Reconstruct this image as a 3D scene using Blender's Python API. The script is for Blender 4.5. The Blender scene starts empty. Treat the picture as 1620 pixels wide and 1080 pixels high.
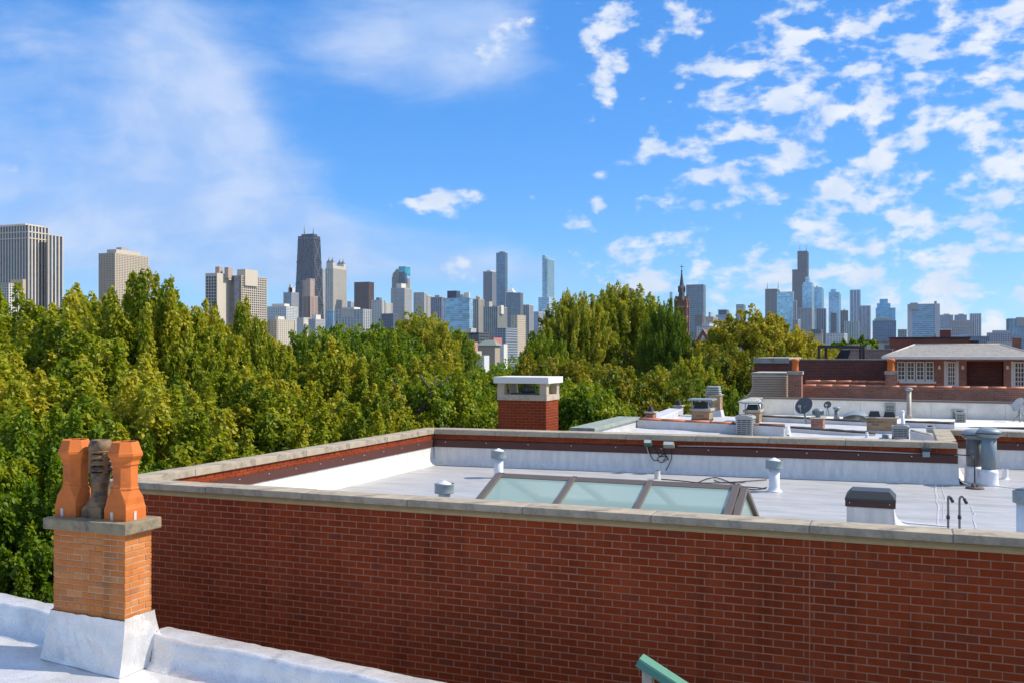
import bpy, math, random
import numpy as np
from mathutils import Vector, Matrix, noise as mnoise

random.seed(7)
rng = np.random.default_rng(11)
scene = bpy.context.scene
COL = scene.collection

# ------------------------------------------------------------------ camera
CAM_Z = 13.0                      # eye above the street
FPX, CX, HY = 1537.0, 810.0, 555.0
YAW = math.radians(21.8)
S_, C_ = math.sin(YAW), math.cos(YAW)
cam_data = bpy.data.cameras.new('camera')
cam = bpy.data.objects.new('camera', cam_data)
COL.objects.link(cam)
cam.location = (0, 0, CAM_Z)
cam.rotation_euler = (math.radians(90), 0, YAW)
cam_data.sensor_width = 36.0
cam_data.lens = FPX / 1620 * 36.0
cam_data.shift_y = 15.0 / 1620
cam_data.clip_end = 60000
cam_data.clip_start = 0.1
scene.camera = cam

# ------------------------------------------------------------------ sun and exposure
SUN_EL = math.radians(45)
SUN_H = (0.92, 0.39)          # compass direction towards the sun
SUN_V = Vector((SUN_H[0] * math.cos(SUN_EL), SUN_H[1] * math.cos(SUN_EL), math.sin(SUN_EL))).normalized()
sd = bpy.data.lights.new('sun', 'SUN')
sd.energy = 5.0
sd.angle = math.radians(0.53)
sd.color = (1.0, 0.92, 0.79)
sun = bpy.data.objects.new('sun', sd)
COL.objects.link(sun)
sun.rotation_euler = SUN_V.to_track_quat('Z', 'Y').to_euler()
scene.view_settings.view_transform = 'Standard'
scene.view_settings.look = 'None'
scene.view_settings.gamma = 1
scene.view_settings.use_curve_mapping = False
scene.view_settings.exposure = 0.22
scene.cycles.use_denoising = True
scene.cycles.max_bounces = 8
scene.cycles.transparent_max_bounces = 8
scene.cycles.volume_bounces = 0
scene.cycles.sample_clamp_indirect = 6


# ------------------------------------------------------------------ world: sky with clouds
class NT:
    """small node-tree writer"""
    def __init__(s, tree):
        s.t = tree
    def n(s, kind, **kw):
        nd = s.t.nodes.new(kind)
        for k, v in kw.items():
            if k == 'inp':
                for i, x in v.items():
                    if isinstance(x, bpy.types.NodeSocket):
                        s.t.links.new(x, nd.inputs[i])
                    else:
                        nd.inputs[i].default_value = x
            else:
                setattr(nd, k, v)
        return nd
    def m(s, op, a, b=None, c=None, clamp=False):
        inp = {0: a}
        if b is not None: inp[1] = b
        if c is not None: inp[2] = c
        return s.n('ShaderNodeMath', operation=op, use_clamp=clamp, inp=inp).outputs[0]
    def vm(s, op, a, b=None):
        inp = {0: a}
        if b is not None: inp[1] = b
        return s.n('ShaderNodeVectorMath', operation=op, inp=inp).outputs[0]
    def noise(s, vec, scale, detail=6, rough=0.55, dist=0.0, lac=2.0):
        return s.n('ShaderNodeTexNoise', inp={'Vector': vec, 'Scale': scale, 'Detail': detail,
                   'Roughness': rough, 'Distortion': dist, 'Lacunarity': lac}).outputs[0]
    def mr(s, v, a, b, c=0.0, d=1.0, smooth=True):
        nd = s.n('ShaderNodeMapRange', inp={0: v, 1: a, 2: b, 3: c, 4: d})
        nd.interpolation_type = 'SMOOTHSTEP' if smooth else 'LINEAR'
        return nd.outputs[0]
    def mix(s, f, a, b, mode='MIX'):
        nd = s.n('ShaderNodeMix', data_type='RGBA', blend_type=mode)
        for i, x in ((0, f), (6, a), (7, b)):
            if isinstance(x, bpy.types.NodeSocket):
                s.t.links.new(x, nd.inputs[i])
            else:
                nd.inputs[i].default_value = x if i == 0 else tuple(x)[:3] + (1,)
        return nd.outputs[2]
    def rgb(s, c):
        nd = s.n('ShaderNodeRGB')
        nd.outputs[0].default_value = tuple(c)[:3] + (1,)
        return nd.outputs[0]


def sky_angle(px, py):
    u = (px - CX) / FPX
    az = math.atan(u) - YAW              # clockwise from +Y
    el = math.atan((HY - py) / FPX * math.cos(math.atan(u)))
    return az, el


world = bpy.data.worlds.new('World')
scene.world = world
world.use_nodes = True
wt = world.node_tree
wt.nodes.clear()
W = NT(wt)
sky = W.n('ShaderNodeTexSky', sky_type='NISHITA')
sky.sun_disc = False
sky.sun_elevation = SUN_EL
sky.sun_rotation = math.atan2(*SUN_H)
sky.altitude = 200
sky.air_density = 1.0
sky.dust_density = 0.0
sky.ozone_density = 3.0
geo = W.n('ShaderNodeTexCoord').outputs['Generated']
sep = W.n('ShaderNodeSeparateXYZ', inp={0: geo})
dx, dy, dz = sep.outputs
az = W.m('ARCTAN2', dx, dy)
el = W.m('ARCSINE', dz)
# layer coordinates: directions projected on a flat cloud sheet
hz = W.m('ADD', W.m('MAXIMUM', dz, 0.0), 0.12)
sheet = W.n('ShaderNodeCombineXYZ', inp={0: W.m('DIVIDE', dx, hz), 1: W.m('DIVIDE', dy, hz), 2: 0.0}).outputs[0]
ang = W.n('ShaderNodeCombineXYZ', inp={0: az, 1: W.m('MULTIPLY', el, 1.5), 2: 0.0}).outputs[0]


def blob(px, py, rx, ry, rot=0.0, amp=1.0):
    """soft elliptical cloud patch around a compass direction worked out from an image pixel"""
    a0, e0 = sky_angle(px, py)
    ra, re = rx / FPX, ry / FPX
    x = W.m('SUBTRACT', az, a0); y = W.m('SUBTRACT', el, e0)
    cr, sr = math.cos(rot), math.sin(rot)
    xr = W.m('DIVIDE', W.m('ADD', W.m('MULTIPLY', x, cr), W.m('MULTIPLY', y, sr)), ra)
    yr = W.m('DIVIDE', W.m('SUBTRACT', W.m('MULTIPLY', y, cr), W.m('MULTIPLY', x, sr)), re)
    d2 = W.m('ADD', W.m('MULTIPLY', xr, xr), W.m('MULTIPLY', yr, yr))
    return W.m('MULTIPLY', W.m('EXPONENT', W.m('MULTIPLY', d2, -1.0)), amp)


def add_all(lst):
    r = lst[0]
    for x in lst[1:]:
        r = W.m('ADD', r, x)
    return r

SOFT = [  # broad veils of thin cloud
    (20, 250, 300, 150, 0.0, 0.82), (290, 120, 75, 150, 0.45, 0.8), (350, 260, 110, 130, 0.5, 0.95), (420, 350, 100, 90, -0.5, 0.8),
    (200, 390, 340, 70, 0.0, 0.6), (600, 60, 190, 95, -0.1, 0.95), (770, 60, 90, 80, 0.2, 0.9),
    (560, 400, 190, 60, 0.0, 0.62), (820, 430, 160, 38, 0.0, 0.7), (60, 60, 170, 70, 0.0, 0.5)]
PUFF = [  # broken small heaps
    (720, 310, 110, 30, 0.15, 0.75), (890, 358, 55, 26, 0.0, 0.8), (948, 278, 38, 26, 0, 0.75), (948, 110, 50, 75, 0.2, 0.75),
    (1000, 20, 90, 60, 0, 0.85), (1120, 225, 130, 85, 0.5, 1.0), (1270, 215, 130, 100, 0.7, 0.95), (1160, 50, 130, 60, 0.4, 0.7),
    (1310, 80, 130, 60, 0.3, 0.72), (1490, 50, 110, 80, 0.3, 0.85), (1500, 170, 100, 70, 0, 0.8), (1610, 150, 80, 140, 0.0, 1.0),
    (1440, 310, 160, 70, 0.2, 0.95), (1600, 250, 80, 80, 0.0, 0.85), (1060, 365, 60, 40, 0.3, 0.75), (970, 400, 70, 28, 0, 0.85),
    (1090, 418, 130, 30, 0, 0.95), (1250, 425, 60, 30, 0, 0.6), (1390, 440, 170, 60, 0.2, 0.95), (1570, 470, 150, 60, 0.2, 1.1),
    (1180, 470, 130, 35, 0, 0.9), (960, 450, 110, 26, 0, 0.8), (1330, 370, 80, 40, 0.2, 0.7), (1420, 260, 60, 40, 0.2, 0.75),
    (745, 440, 60, 28, 0, 0.7), (1460, 510, 160, 35, 0, 0.9)]
SMALL = [(720, 312, 75, 20, 0.15, 1), (668, 322, 30, 12, 0, .8), (892, 358, 36, 16, 0.1, 1), (944, 278, 22, 17, 0, 1), (950, 95, 26, 36, 0.3, 1), (958, 128, 22, 14, 0, .9), (990, 30, 40, 26, 0, 1), (1016, 155, 15, 11, 0, .9),
  (945, 325, 15, 18, 0, .9), (1060, 365, 30, 18, 0.3, 1), (1055, 60, 16, 12, 0, .8), (970, 402, 34, 16, 0, 1), (1008, 330, 14, 10, 0, .7), (1062, 318, 12, 9, 0, .8), (1243, 400, 20, 12, 0, .9), (830, 30, 60, 40, 0.2, .8), (770, 85, 40, 26, 0.3, 1.0)]
soft_m = W.m('MINIMUM', add_all([blob(*b) for b in SOFT]), 1.05)
puff_m = W.m('MINIMUM', add_all([blob(*b) for b in PUFF]), 1.0)
small_m = W.m('MINIMUM', add_all([blob(*b) for b in SMALL]), 1.0)
warp = W.n('ShaderNodeTexNoise', inp={'Vector': ang, 'Scale': 3.0, 'Detail': 3.0}).outputs[1]
ang_w = W.vm('ADD', ang, W.vm('MULTIPLY', warp, (0.16, 0.16, 0.0)))
n_soft = W.noise(ang_w, 7.0, 9, 0.58)
n_fib = W.noise(W.vm('MULTIPLY', ang_w, (1.0, 2.6, 1.0)), 9.0, 8, 0.62, 0.4)
d_soft = W.mr(W.m('ADD', W.m('MULTIPLY', soft_m, 0.62), W.m('MULTIPLY', W.m('ADD', n_soft, n_fib), 0.55)), 0.72, 1.30)
ang_p = W.vm('ADD', ang, W.vm('MULTIPLY', warp, (0.07, 0.07, 0.0)))
n_p = W.noise(W.vm('MULTIPLY', ang_p, (1.0, 1.2, 1.0)), 21.0, 9, 0.54, 0.0)
n_p2 = W.noise(ang_w, 6.0, 3, 0.5)
n_p3 = W.noise(ang_p, 44.0, 7, 0.55)
d_puff = W.mr(W.m('ADD', W.m('MULTIPLY', puff_m, 0.36), W.m('ADD', W.m('MULTIPLY', n_p, 1.35), W.m('ADD', W.m('MULTIPLY', n_p3, 0.45), W.m('MULTIPLY', n_p2, 0.2)))), 1.265, 1.50)
d_small = W.mr(W.m('ADD', W.m('MULTIPLY', small_m, 0.62), W.m('ADD', W.m('MULTIPLY', n_p3, 1.1), W.m('MULTIPLY', n_p, 1.1))), 1.48, 1.85)
d_puff = W.m('MAXIMUM', d_puff, d_small)
# unseen sky outside the view: denser random cloud, added to whiten the ambient light
n_far = W.noise(sheet, 1.6, 9, 0.6, 0.2)
inview = W.m('MULTIPLY', W.mr(W.m('ABSOLUTE', W.m('ADD', az, YAW)), 0.55, 0.75, 1.0, 0.0), W.mr(el, 0.36, 0.55, 1.0, 0.0))
d_far = W.m('MULTIPLY', W.mr(n_far, 0.43, 0.62), W.m('SUBTRACT', 1.0, inview))
shade = W.mr(W.noise(W.vm('ADD', ang_w, (0.012, -0.02, 0.0)), 15.0, 6, 0.55), 0.35, 0.72)
puff_col = W.mix(shade, (6.0, 6.9, 8.4), (8.2, 8.4, 8.7))
soft_col = W.mix(shade, (3.6, 5.2, 8.3), (5.6, 6.6, 8.6))
# the sky itself: a little deeper blue, as clear autumn air shows it
hs = W.n('ShaderNodeHueSaturation', inp={'Hue': 0.5, 'Saturation': 1.3, 'Value': 1.30, 'Fac': 1.0, 'Color': sky.outputs[0]}).outputs[0]
hs = W.mix(1.0, hs, (0.66, 0.93, 1.20), 'MULTIPLY')
hs = W.mix(0.38, hs, (0.95, 3.5, 8.6))
c = W.mix(W.m('MULTIPLY', d_soft, 0.85), hs, soft_col)
c = W.mix(W.m('MULTIPLY', W.m('MAXIMUM', d_puff, d_far), 0.93), c, puff_col)
bg = W.n('ShaderNodeBackground', inp={0: c, 1: 0.1})
wo = W.n('ShaderNodeOutputWorld', inp={0: bg.outputs[0]})


# ------------------------------------------------------------------ pixel <-> place (each thing gets its own distance)
def rayd(px):
    u = (px - CX) / FPX
    return (-S_ + C_ * u, C_ + S_ * u)
def at_d(px, py, d):
    rx, ry = rayd(px)
    return Vector((rx * d, ry * d, CAM_Z + (HY - py) / FPX * d))
def at_y(px, py, Y):
    return at_d(px, py, Y / rayd(px)[1])
def at_z(px, py, drop):
    return at_d(px, py, drop * FPX / (py - HY))
def depth(p):
    return -p[0] * S_ + p[1] * C_
def topx(p):
    d = depth(p)
    return CX + FPX * (p[0] * C_ + p[1] * S_) / d, HY + FPX * (CAM_Z - p[2]) / d, d


# ------------------------------------------------------------------ mesh helpers
class MB:
    def __init__(s):
        s.v = []; s.f = []; s.mi = []; s.cur = 0; s.sm = []
        s.smooth = False
    def face(s, idx):
        s.f.append(tuple(idx)); s.mi.append(s.cur); s.sm.append(s.smooth)
    def add(s, verts, faces):
        b = len(s.v)
        s.v.extend([tuple(v) for v in verts])
        for f in faces:
            s.face([b + i for i in f])
    def box(s, x0, x1, y0, y1, z0, z1):
        s.add([(x0, y0, z0), (x1, y0, z0), (x1, y1, z0), (x0, y1, z0), (x0, y0, z1), (x1, y0, z1), (x1, y1, z1), (x0, y1, z1)],
              [(0, 3, 2, 1), (4, 5, 6, 7), (0, 1, 5, 4), (1, 2, 6, 5), (2, 3, 7, 6), (3, 0, 4, 7)])
        return s
    def obox(s, c, half, M=None):
        hx, hy, hz = half
        vs = [(-hx, -hy, -hz), (hx, -hy, -hz), (hx, hy, -hz), (-hx, hy, -hz), (-hx, -hy, hz), (hx, -hy, hz), (hx, hy, hz), (-hx, hy, hz)]
        if M is not None: vs = [M @ Vector(v) for v in vs]
        s.add([(v[0] + c[0], v[1] + c[1], v[2] + c[2]) for v in vs],
              [(0, 3, 2, 1), (4, 5, 6, 7), (0, 1, 5, 4), (1, 2, 6, 5), (2, 3, 7, 6), (3, 0, 4, 7)])
        return s
    def bar(s, a, b, w, h, up=(0, 0, 1)):
        """rectangular bar from a to b"""
        a, b = Vector(a), Vector(b)
        d = (b - a); L = d.length; d.normalize()
        sx = d.cross(Vector(up))
        if sx.length < 1e-4: sx = d.cross(Vector((0, 1, 0)))
        sx.normalize(); uz = sx.cross(d)
        M = Matrix((sx, d, uz)).transposed()
        return s.obox((a + b) / 2, (w / 2, L / 2, h / 2), M)
    def lathe(s, prof, c, n=20, rot=0.0, smooth=True, cap=True, squash=(1, 1)):
        """prof: list of (radius, z)"""
        o = s.smooth; s.smooth = smooth
        b = len(s.v)
        for r, z in prof:
            for i in range(n):
                a = rot + 2 * math.pi * i / n
                s.v.append((c[0] + r * math.cos(a) * squash[0], c[1] + r * math.sin(a) * squash[1], c[2] + z))
        for j in range(len(prof) - 1):
            for i in range(n):
                k = (i + 1) % n
                s.face((b + j * n + i, b + j * n + k, b + (j + 1) * n + k, b + (j + 1) * n + i))
        if cap:
            s.smooth = False
            s.face([b + i for i in range(n)][::-1])
            s.face([b + (len(prof) - 1) * n + i for i in range(n)])
        s.smooth = o
        return s
    def tube(s, pts, r, n=6, smooth=True):
        o = s.smooth; s.smooth = smooth
        pts = [Vector(p) for p in pts]
        rr = r if isinstance(r, (list, tuple)) else [r] * len(pts)
        b = len(s.v)
        up = Vector((0.12, 0.07, 1)).normalized()
        for i, p in enumerate(pts):
            d = (pts[min(i + 1, len(pts) - 1)] - pts[max(i - 1, 0)])
            if d.length < 1e-6: d = Vector((0, 0, 1))
            d.normalize()
            x = d.cross(up)
            if x.length < 1e-3: x = d.cross(Vector((1, 0, 0)))
            x.normalize(); y = d.cross(x)
            for k in range(n):
                a = 2 * math.pi * k / n
                q = p + x * (rr[i] * math.cos(a)) + y * (rr[i] * math.sin(a))
                s.v.append(tuple(q))
        for j in range(len(pts) - 1):
            for i in range(n):
                k = (i + 1) % n
                s.face((b + j * n + i, b + j * n + k, b + (j + 1) * n + k, b + (j + 1) * n + i))
        s.face([b + i for i in range(n)][::-1])
        s.face([b + (len(pts) - 1) * n + i for i in range(n)])
        s.smooth = o
        return s
    def prism(s, poly, axis, a0, a1):
        """extrude 2D polygon along axis ('x','y','z')"""
        n = len(poly)
        def P(u, v, t):
            return {'x': (t, u, v), 'y': (u, t, v), 'z': (u, v, t)}[axis]
        vs = [P(u, v, a0) for u, v in poly] + [P(u, v, a1) for u, v in poly]
        fs = [tuple(range(n))[::-1], tuple(range(n, 2 * n))]
        for i in range(n):
            k = (i + 1) % n
            fs.append((i, k, n + k, n + i))
        s.add(vs, fs)
        return s
    def grid(s, fn, nu, nv, smooth=True):
        o = s.smooth; s.smooth = smooth
        b = len(s.v)
        for j in range(nv + 1):
            for i in range(nu + 1):
                s.v.append(tuple(fn(i / nu, j / nv)))
        w = nu + 1
        for j in range(nv):
            for i in range(nu):
                s.face((b + j * w + i, b + j * w + i + 1, b + (j + 1) * w + i + 1, b + (j + 1) * w + i))
        s.smooth = o
        return s
    def mesh(s, name, mats, origin=(0, 0, 0)):
        me = bpy.data.meshes.new(name)
        ox, oy, oz = origin
        me.from_pydata([(x - ox, y - oy, z - oz) for x, y, z in s.v], [], s.f)
        for m in (mats if isinstance(mats, (list, tuple)) else [mats]):
            me.materials.append(m)
        if s.f:
            me.polygons.foreach_set('material_index', s.mi)
            me.polygons.foreach_set('use_smooth', s.sm)
        me.update()
        fix_normals(me)
        return me
    def build(s, name, mats, parent=None, loc=None, bevel=0.0, kind=None, fix=True):
        """link as one mesh object; vertices are in world coordinates"""
        org = Vector(loc) if loc is not None else (parent_loc(parent) if parent else Vector((0, 0, 0)))
        me = s.mesh(name, mats, org)
        o = bpy.data.objects.new(name, me)
        COL.objects.link(o)
        if parent:
            o.parent = parent
            o.location = org - parent_loc(parent)
        else:
            o.location = org
        if bevel:
            b = o.modifiers.new('bevel', 'BEVEL'); b.width = bevel; b.segments = 2; b.limit_method = 'ANGLE'
        if kind: o['kind'] = kind
        return o


def parent_loc(p):
    v = Vector((0, 0, 0))
    while p is not None:
        v = v + p.location
        p = p.parent
    return v


import bmesh
def fix_normals(me):
    if len(me.polygons) > 60000 or len(me.polygons) == 0: return
    bm = bmesh.new(); bm.from_mesh(me)
    bmesh.ops.recalc_face_normals(bm, faces=bm.faces)
    bm.to_mesh(me); bm.free()


def thing(name, label, cat, loc=(0, 0, 0), group=None):
    o = bpy.data.objects.new(name, None)
    COL.objects.link(o)
    o.location = loc
    o.empty_display_size = 0.3
    return tag(o, label, cat, group)
def tag(o, label, cat, group=None, kind=None):
    o['label'] = label; o['category'] = cat
    if group: o['group'] = group
    if kind: o['kind'] = kind
    return o
def struct(o, label=None):
    o['kind'] = 'structure'
    if label: o['label'] = label
    return o
def dup(o, loc=None, rotz=None, scale=None, label=None, parent=None):
    c_ = o.copy(); COL.objects.link(c_)
    if parent is not None: c_.parent = parent
    if loc is not None: c_.location = loc
    if rotz is not None: c_.rotation_euler = (0, 0, rotz)
    if scale is not None: c_.scale = scale
    if label: c_['label'] = label
    for ch in [x for x in list(o.children)]:
        dup(ch, parent=c_)
    return c_


# ------------------------------------------------------------------ materials
MATS = {}
def pm(name, col, rough=0.7, metal=0.0, var=0.12, vscale=3.0, bump=0.0, bscale=30.0, col2=None, c2scale=2.0, c2lo=0.45, c2hi=0.7,
       spec=0.5, alpha=1.0, coat=0.0, rvar=0.0, stretch=(1, 1, 1), trans=0.0):
    """general procedural surface: base colour with tone variation, an optional second colour in stains, and fine relief"""
    if name in MATS: return MATS[name]
    m = bpy.data.materials.new(name); m.use_nodes = True
    t = m.node_tree; t.nodes.clear(); N = NT(t)
    tc = N.n('ShaderNodeTexCoord').outputs['Object']
    v = N.vm('MULTIPLY', tc, stretch) if stretch != (1, 1, 1) else tc
    base = N.rgb(col)
    nz = N.noise(v, vscale, 6, 0.6)
    f = N.mr(nz, 0.25, 0.75, 1 - var, 1 + var, smooth=False)
    hv = N.n('ShaderNodeHueSaturation', inp={'Value': f, 'Color': base}).outputs[0]
    if col2 is not None:
        s2 = N.mr(N.noise(N.vm('ADD', v, (7.3, 1.9, 4.1)), c2scale, 8, 0.65), c2lo, c2hi)
        hv = N.mix(s2, hv, col2)
    b = N.n('ShaderNodeBsdfPrincipled')
    t.links.new(hv, b.inputs['Base Color'])
    b.inputs['Metallic'].default_value = metal
    b.inputs['Specular IOR Level'].default_value = spec
    if rvar:
        t.links.new(N.mr(N.noise(v, vscale * 1.7, 5, 0.6), 0.3, 0.7, max(0.02, rough - rvar), min(1, rough + rvar)), b.inputs['Roughness'])
    else:
        b.inputs['Roughness'].default_value = rough
    b.inputs['Alpha'].default_value = alpha
    b.inputs['Coat Weight'].default_value = coat
    b.inputs['Transmission Weight'].default_value = trans
    if bump:
        bn = N.n('ShaderNodeBump', inp={'Strength': bump, 'Distance': 0.02, 'Height': N.noise(tc, bscale, 6, 0.6)})
        t.links.new(bn.outputs[0], b.inputs['Normal'])
    N.n('ShaderNodeOutputMaterial', inp={0: b.outputs[0]})
    MATS[name] = m
    return m


def brick_mat(name, cols, rough=0.85, island=True, weather=None):
    """each brick takes a tone of its own (per object, or per brick inside a joined mesh)"""
    if name in MATS: return MATS[name]
    m = bpy.data.materials.new(name); m.use_nodes = True
    t = m.node_tree; t.nodes.clear(); N = NT(t)
    tc = N.n('ShaderNodeTexCoord').outputs['Object']
    pos = N.n('ShaderNodeNewGeometry')
    oi = N.n('ShaderNodeObjectInfo').outputs['Random']
    r = N.m('FRACT', N.m('ADD', oi, N.m('MULTIPLY', pos.outputs['Random Per Island'], 1.0)))
    cr = N.n('ShaderNodeValToRGB', inp={0: r})
    e = cr.color_ramp.elements
    cr.color_ramp.interpolation = 'LINEAR'
    for i, (p, cc) in enumerate(cols):
        if i < 2: el_ = e[i]; el_.position = p
        else: el_ = e.new(p)
        el_.color = tuple(cc) + (1,)
    nz = N.noise(pos.outputs['Position'], 60, 5, 0.7)
    f = N.mr(nz, 0.3, 0.7, 0.86, 1.12, smooth=False)
    big = N.mr(N.noise(pos.outputs['Position'], 0.9, 4, 0.6), 0.3, 0.7, 0.86, 1.1)
    hv = N.n('ShaderNodeHueSaturation', inp={'Value': N.m('MULTIPLY', f, big), 'Color': cr.outputs[0]}).outputs[0]
    streak = N.mr(N.noise(N.vm('MULTIPLY', pos.outputs['Position'], (5.0, 5.0, 0.30)), 1.0, 5, 0.6), 0.50, 0.72, 1.0, 0.72)
    hv = N.n('ShaderNodeHueSaturation', inp={'Value': streak, 'Color': hv}).outputs[0]
    if weather is not None:
        w = N.mr(N.noise(N.vm('MULTIPLY', pos.outputs['Position'], (3, 3, 1.2)), 2.2, 7, 0.7), 0.55, 0.75, 0, 0.7)
        hv = N.mix(w, hv, weather)
    b = N.n('ShaderNodeBsdfPrincipled', inp={'Base Color': hv, 'Roughness': rough, 'Specular IOR Level': 0.15})
    bn = N.n('ShaderNodeBump', inp={'Strength': 0.35, 'Distance': 0.004, 'Height': N.noise(pos.outputs['Position'], 180, 5, 0.65)})
    t.links.new(bn.outputs[0], b.inputs['Normal'])
    N.n('ShaderNodeOutputMaterial', inp={0: b.outputs[0]})
    MATS[name] = m
    return m


def coursed_mat(name, brick, brick2, mortar, L=0.215, H=0.075, rough=0.9):
    """brickwork too far away to be laid brick by brick; works on any vertical face"""
    if name in MATS: return MATS[name]
    m = bpy.data.materials.new(name); m.use_nodes = True
    t = m.node_tree; t.nodes.clear(); N = NT(t)
    g = N.n('ShaderNodeNewGeometry')
    sp = N.n('ShaderNodeSeparateXYZ', inp={0: g.outputs['Position']})
    nn = N.n('ShaderNodeSeparateXYZ', inp={0: g.outputs['Normal']})
    side = N.m('GREATER_THAN', N.m('ABSOLUTE', nn.outputs[0]), 0.7)
    h = N.m('ADD', N.m('MULTIPLY', sp.outputs[0], N.m('SUBTRACT', 1.0, side)), N.m('MULTIPLY', sp.outputs[1], side))
    v = N.n('ShaderNodeCombineXYZ', inp={0: h, 1: sp.outputs[2], 2: 0.0}).outputs[0]
    br = N.n('ShaderNodeTexBrick', inp={'Vector': v, 'Color1': tuple(brick) + (1,), 'Color2': tuple(brick2) + (1,), 'Mortar': tuple(mortar) + (1,),
             'Scale': 1.0, 'Mortar Size': 0.006, 'Mortar Smooth': 0.3, 'Bias': 0.0, 'Brick Width': L, 'Row Height': H})
    f = N.mr(N.noise(g.outputs['Position'], 1.3, 6, 0.65), 0.25, 0.75, 0.75, 1.2)
    hv = N.n('ShaderNodeHueSaturation', inp={'Value': f, 'Color': br.outputs[0]}).outputs[0]
    b = N.n('ShaderNodeBsdfPrincipled', inp={'Base Color': hv, 'Roughness': rough})
    bn = N.n('ShaderNodeBump', inp={'Strength': 0.6, 'Distance': 0.006, 'Height': N.m('SUBTRACT', 1.0, br.outputs[1])})
    t.links.new(bn.outputs[0], b.inputs['Normal'])
    N.n('ShaderNodeOutputMaterial', inp={0: b.outputs[0]})
    MATS[name] = m
    return m


def membrane_mat(name, col, metal, rough, bump=0.3, bscale=4.0, dirt=(0.42, 0.42, 0.42), dirtlo=0.56, dirthi=0.8, fine=0.25, stretch=(1, 1, 1)):
    """aluminium-coated roofing felt: brushed on, slightly metallic, wrinkled"""
    if name in MATS: return MATS[name]
    m = bpy.data.materials.new(name); m.use_nodes = True
    t = m.node_tree; t.nodes.clear(); N = NT(t)
    p = N.n('ShaderNodeNewGeometry').outputs['Position']
    ps = N.vm('MULTIPLY', p, stretch)
    w = N.noise(ps, bscale, 7, 0.6, 0.3)
    fn = N.noise(N.vm('MULTIPLY', p, (1, 6, 1)), 14, 6, 0.6)
    base = N.n('ShaderNodeHueSaturation', inp={'Value': N.mr(w, 0.3, 0.7, 0.88, 1.08), 'Color': N.rgb(col)}).outputs[0]
    d = N.mr(N.noise(N.vm('ADD', ps, (3, 9, 1)), 1.6, 8, 0.68), dirtlo, dirthi, 0, 0.8)
    base = N.mix(d, base, dirt)
    sp = N.mr(N.noise(p, 30, 4, 0.7), 0.66, 0.72, 0, 0.06)
    base = N.mix(sp, base, dirt)
    b = N.n('ShaderNodeBsdfPrincipled', inp={'Base Color': base, 'Metallic': metal,
            'Roughness': N.mr(fn, 0.3, 0.7, rough - 0.1, rough + 0.12)})
    h = N.m('ADD', w, N.m('MULTIPLY', fn, fine))
    bn = N.n('ShaderNodeBump', inp={'Strength': bump, 'Distance': 0.03, 'Height': h})
    t.links.new(bn.outputs[0], b.inputs['Normal'])
    N.n('ShaderNodeOutputMaterial', inp={0: b.outputs[0]})
    MATS[name] = m
    return m


def leaf_mat(name, lo, mid, hi, trans=0.32):
    if name in MATS: return MATS[name]
    m = bpy.data.materials.new(name); m.use_nodes = True
    t = m.node_tree; t.nodes.clear(); N = NT(t)
    g = N.n('ShaderNodeNewGeometry')
    at = N.n('ShaderNodeAttribute', attribute_name='tint').outputs['Fac']
    oi = N.n('ShaderNodeObjectInfo').outputs['Random']
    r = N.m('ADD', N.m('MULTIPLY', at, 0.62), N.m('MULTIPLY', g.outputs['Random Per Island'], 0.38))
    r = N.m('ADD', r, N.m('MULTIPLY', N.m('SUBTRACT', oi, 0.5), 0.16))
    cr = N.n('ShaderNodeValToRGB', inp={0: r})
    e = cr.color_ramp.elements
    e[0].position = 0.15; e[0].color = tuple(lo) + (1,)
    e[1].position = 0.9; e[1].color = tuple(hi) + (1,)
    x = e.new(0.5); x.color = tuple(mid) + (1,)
    b = N.n('ShaderNodeBsdfPrincipled', inp={'Base Color': cr.outputs[0], 'Roughness': 0.45, 'Specular IOR Level': 0.22})
    tr = N.n('ShaderNodeBsdfTranslucent', inp={0: N.mix(0.5, cr.outputs[0], N.n('ShaderNodeHueSaturation', inp={'Hue': 0.48, 'Saturation': 1.1, 'Value': 1.5, 'Color': cr.outputs[0]}).outputs[0])})
    mx = N.n('ShaderNodeMixShader', inp={0: trans, 1: b.outputs[0], 2: tr.outputs[0]})
    N.n('ShaderNodeOutputMaterial', inp={0: mx.outputs[0]})
    MATS[name] = m
    return m

# ------------------------------------------------------------------ shared materials
M_RED = brick_mat('red_brick', [(0.0, (0.215, 0.033, 0.0075)), (0.3, (0.255, 0.042, 0.010)), (0.6, (0.23, 0.036, 0.0085)), (0.8, (0.285, 0.050, 0.0125)), (0.93, (0.225, 0.040, 0.012)), (1.0, (0.195, 0.040, 0.016))], weather=(0.14, 0.024, 0.010))
M_REDMORTAR = pm('rose_mortar', (0.35, 0.155, 0.09), 0.95, var=0.22, vscale=5, bump=0.4, bscale=160)
M_YEL = brick_mat('orange_brick', [(0.0, (0.52, 0.175, 0.05)), (0.4, (0.60, 0.205, 0.055)), (0.7, (0.56, 0.185, 0.05)), (0.9, (0.58, 0.25, 0.09)), (1.0, (0.43, 0.16, 0.06))], weather=(0.46, 0.24, 0.12))
M_YELMORTAR = pm('grey_mortar', (0.48, 0.34, 0.22), 0.95, var=0.2, vscale=9, bump=0.5, bscale=120)
M_STONE = pm('coping_stone', (0.39, 0.325, 0.235), 0.88, var=0.2, vscale=4, bump=0.4, bscale=70, col2=(0.15, 0.13, 0.105), c2scale=4.2, c2lo=0.44, c2hi=0.75)
M_STONE_D = pm('slab_stone', (0.27, 0.215, 0.13), 0.92, var=0.25, vscale=7, bump=0.6, bscale=50, col2=(0.13, 0.115, 0.095), c2scale=7, c2lo=0.48, c2hi=0.72)
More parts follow.
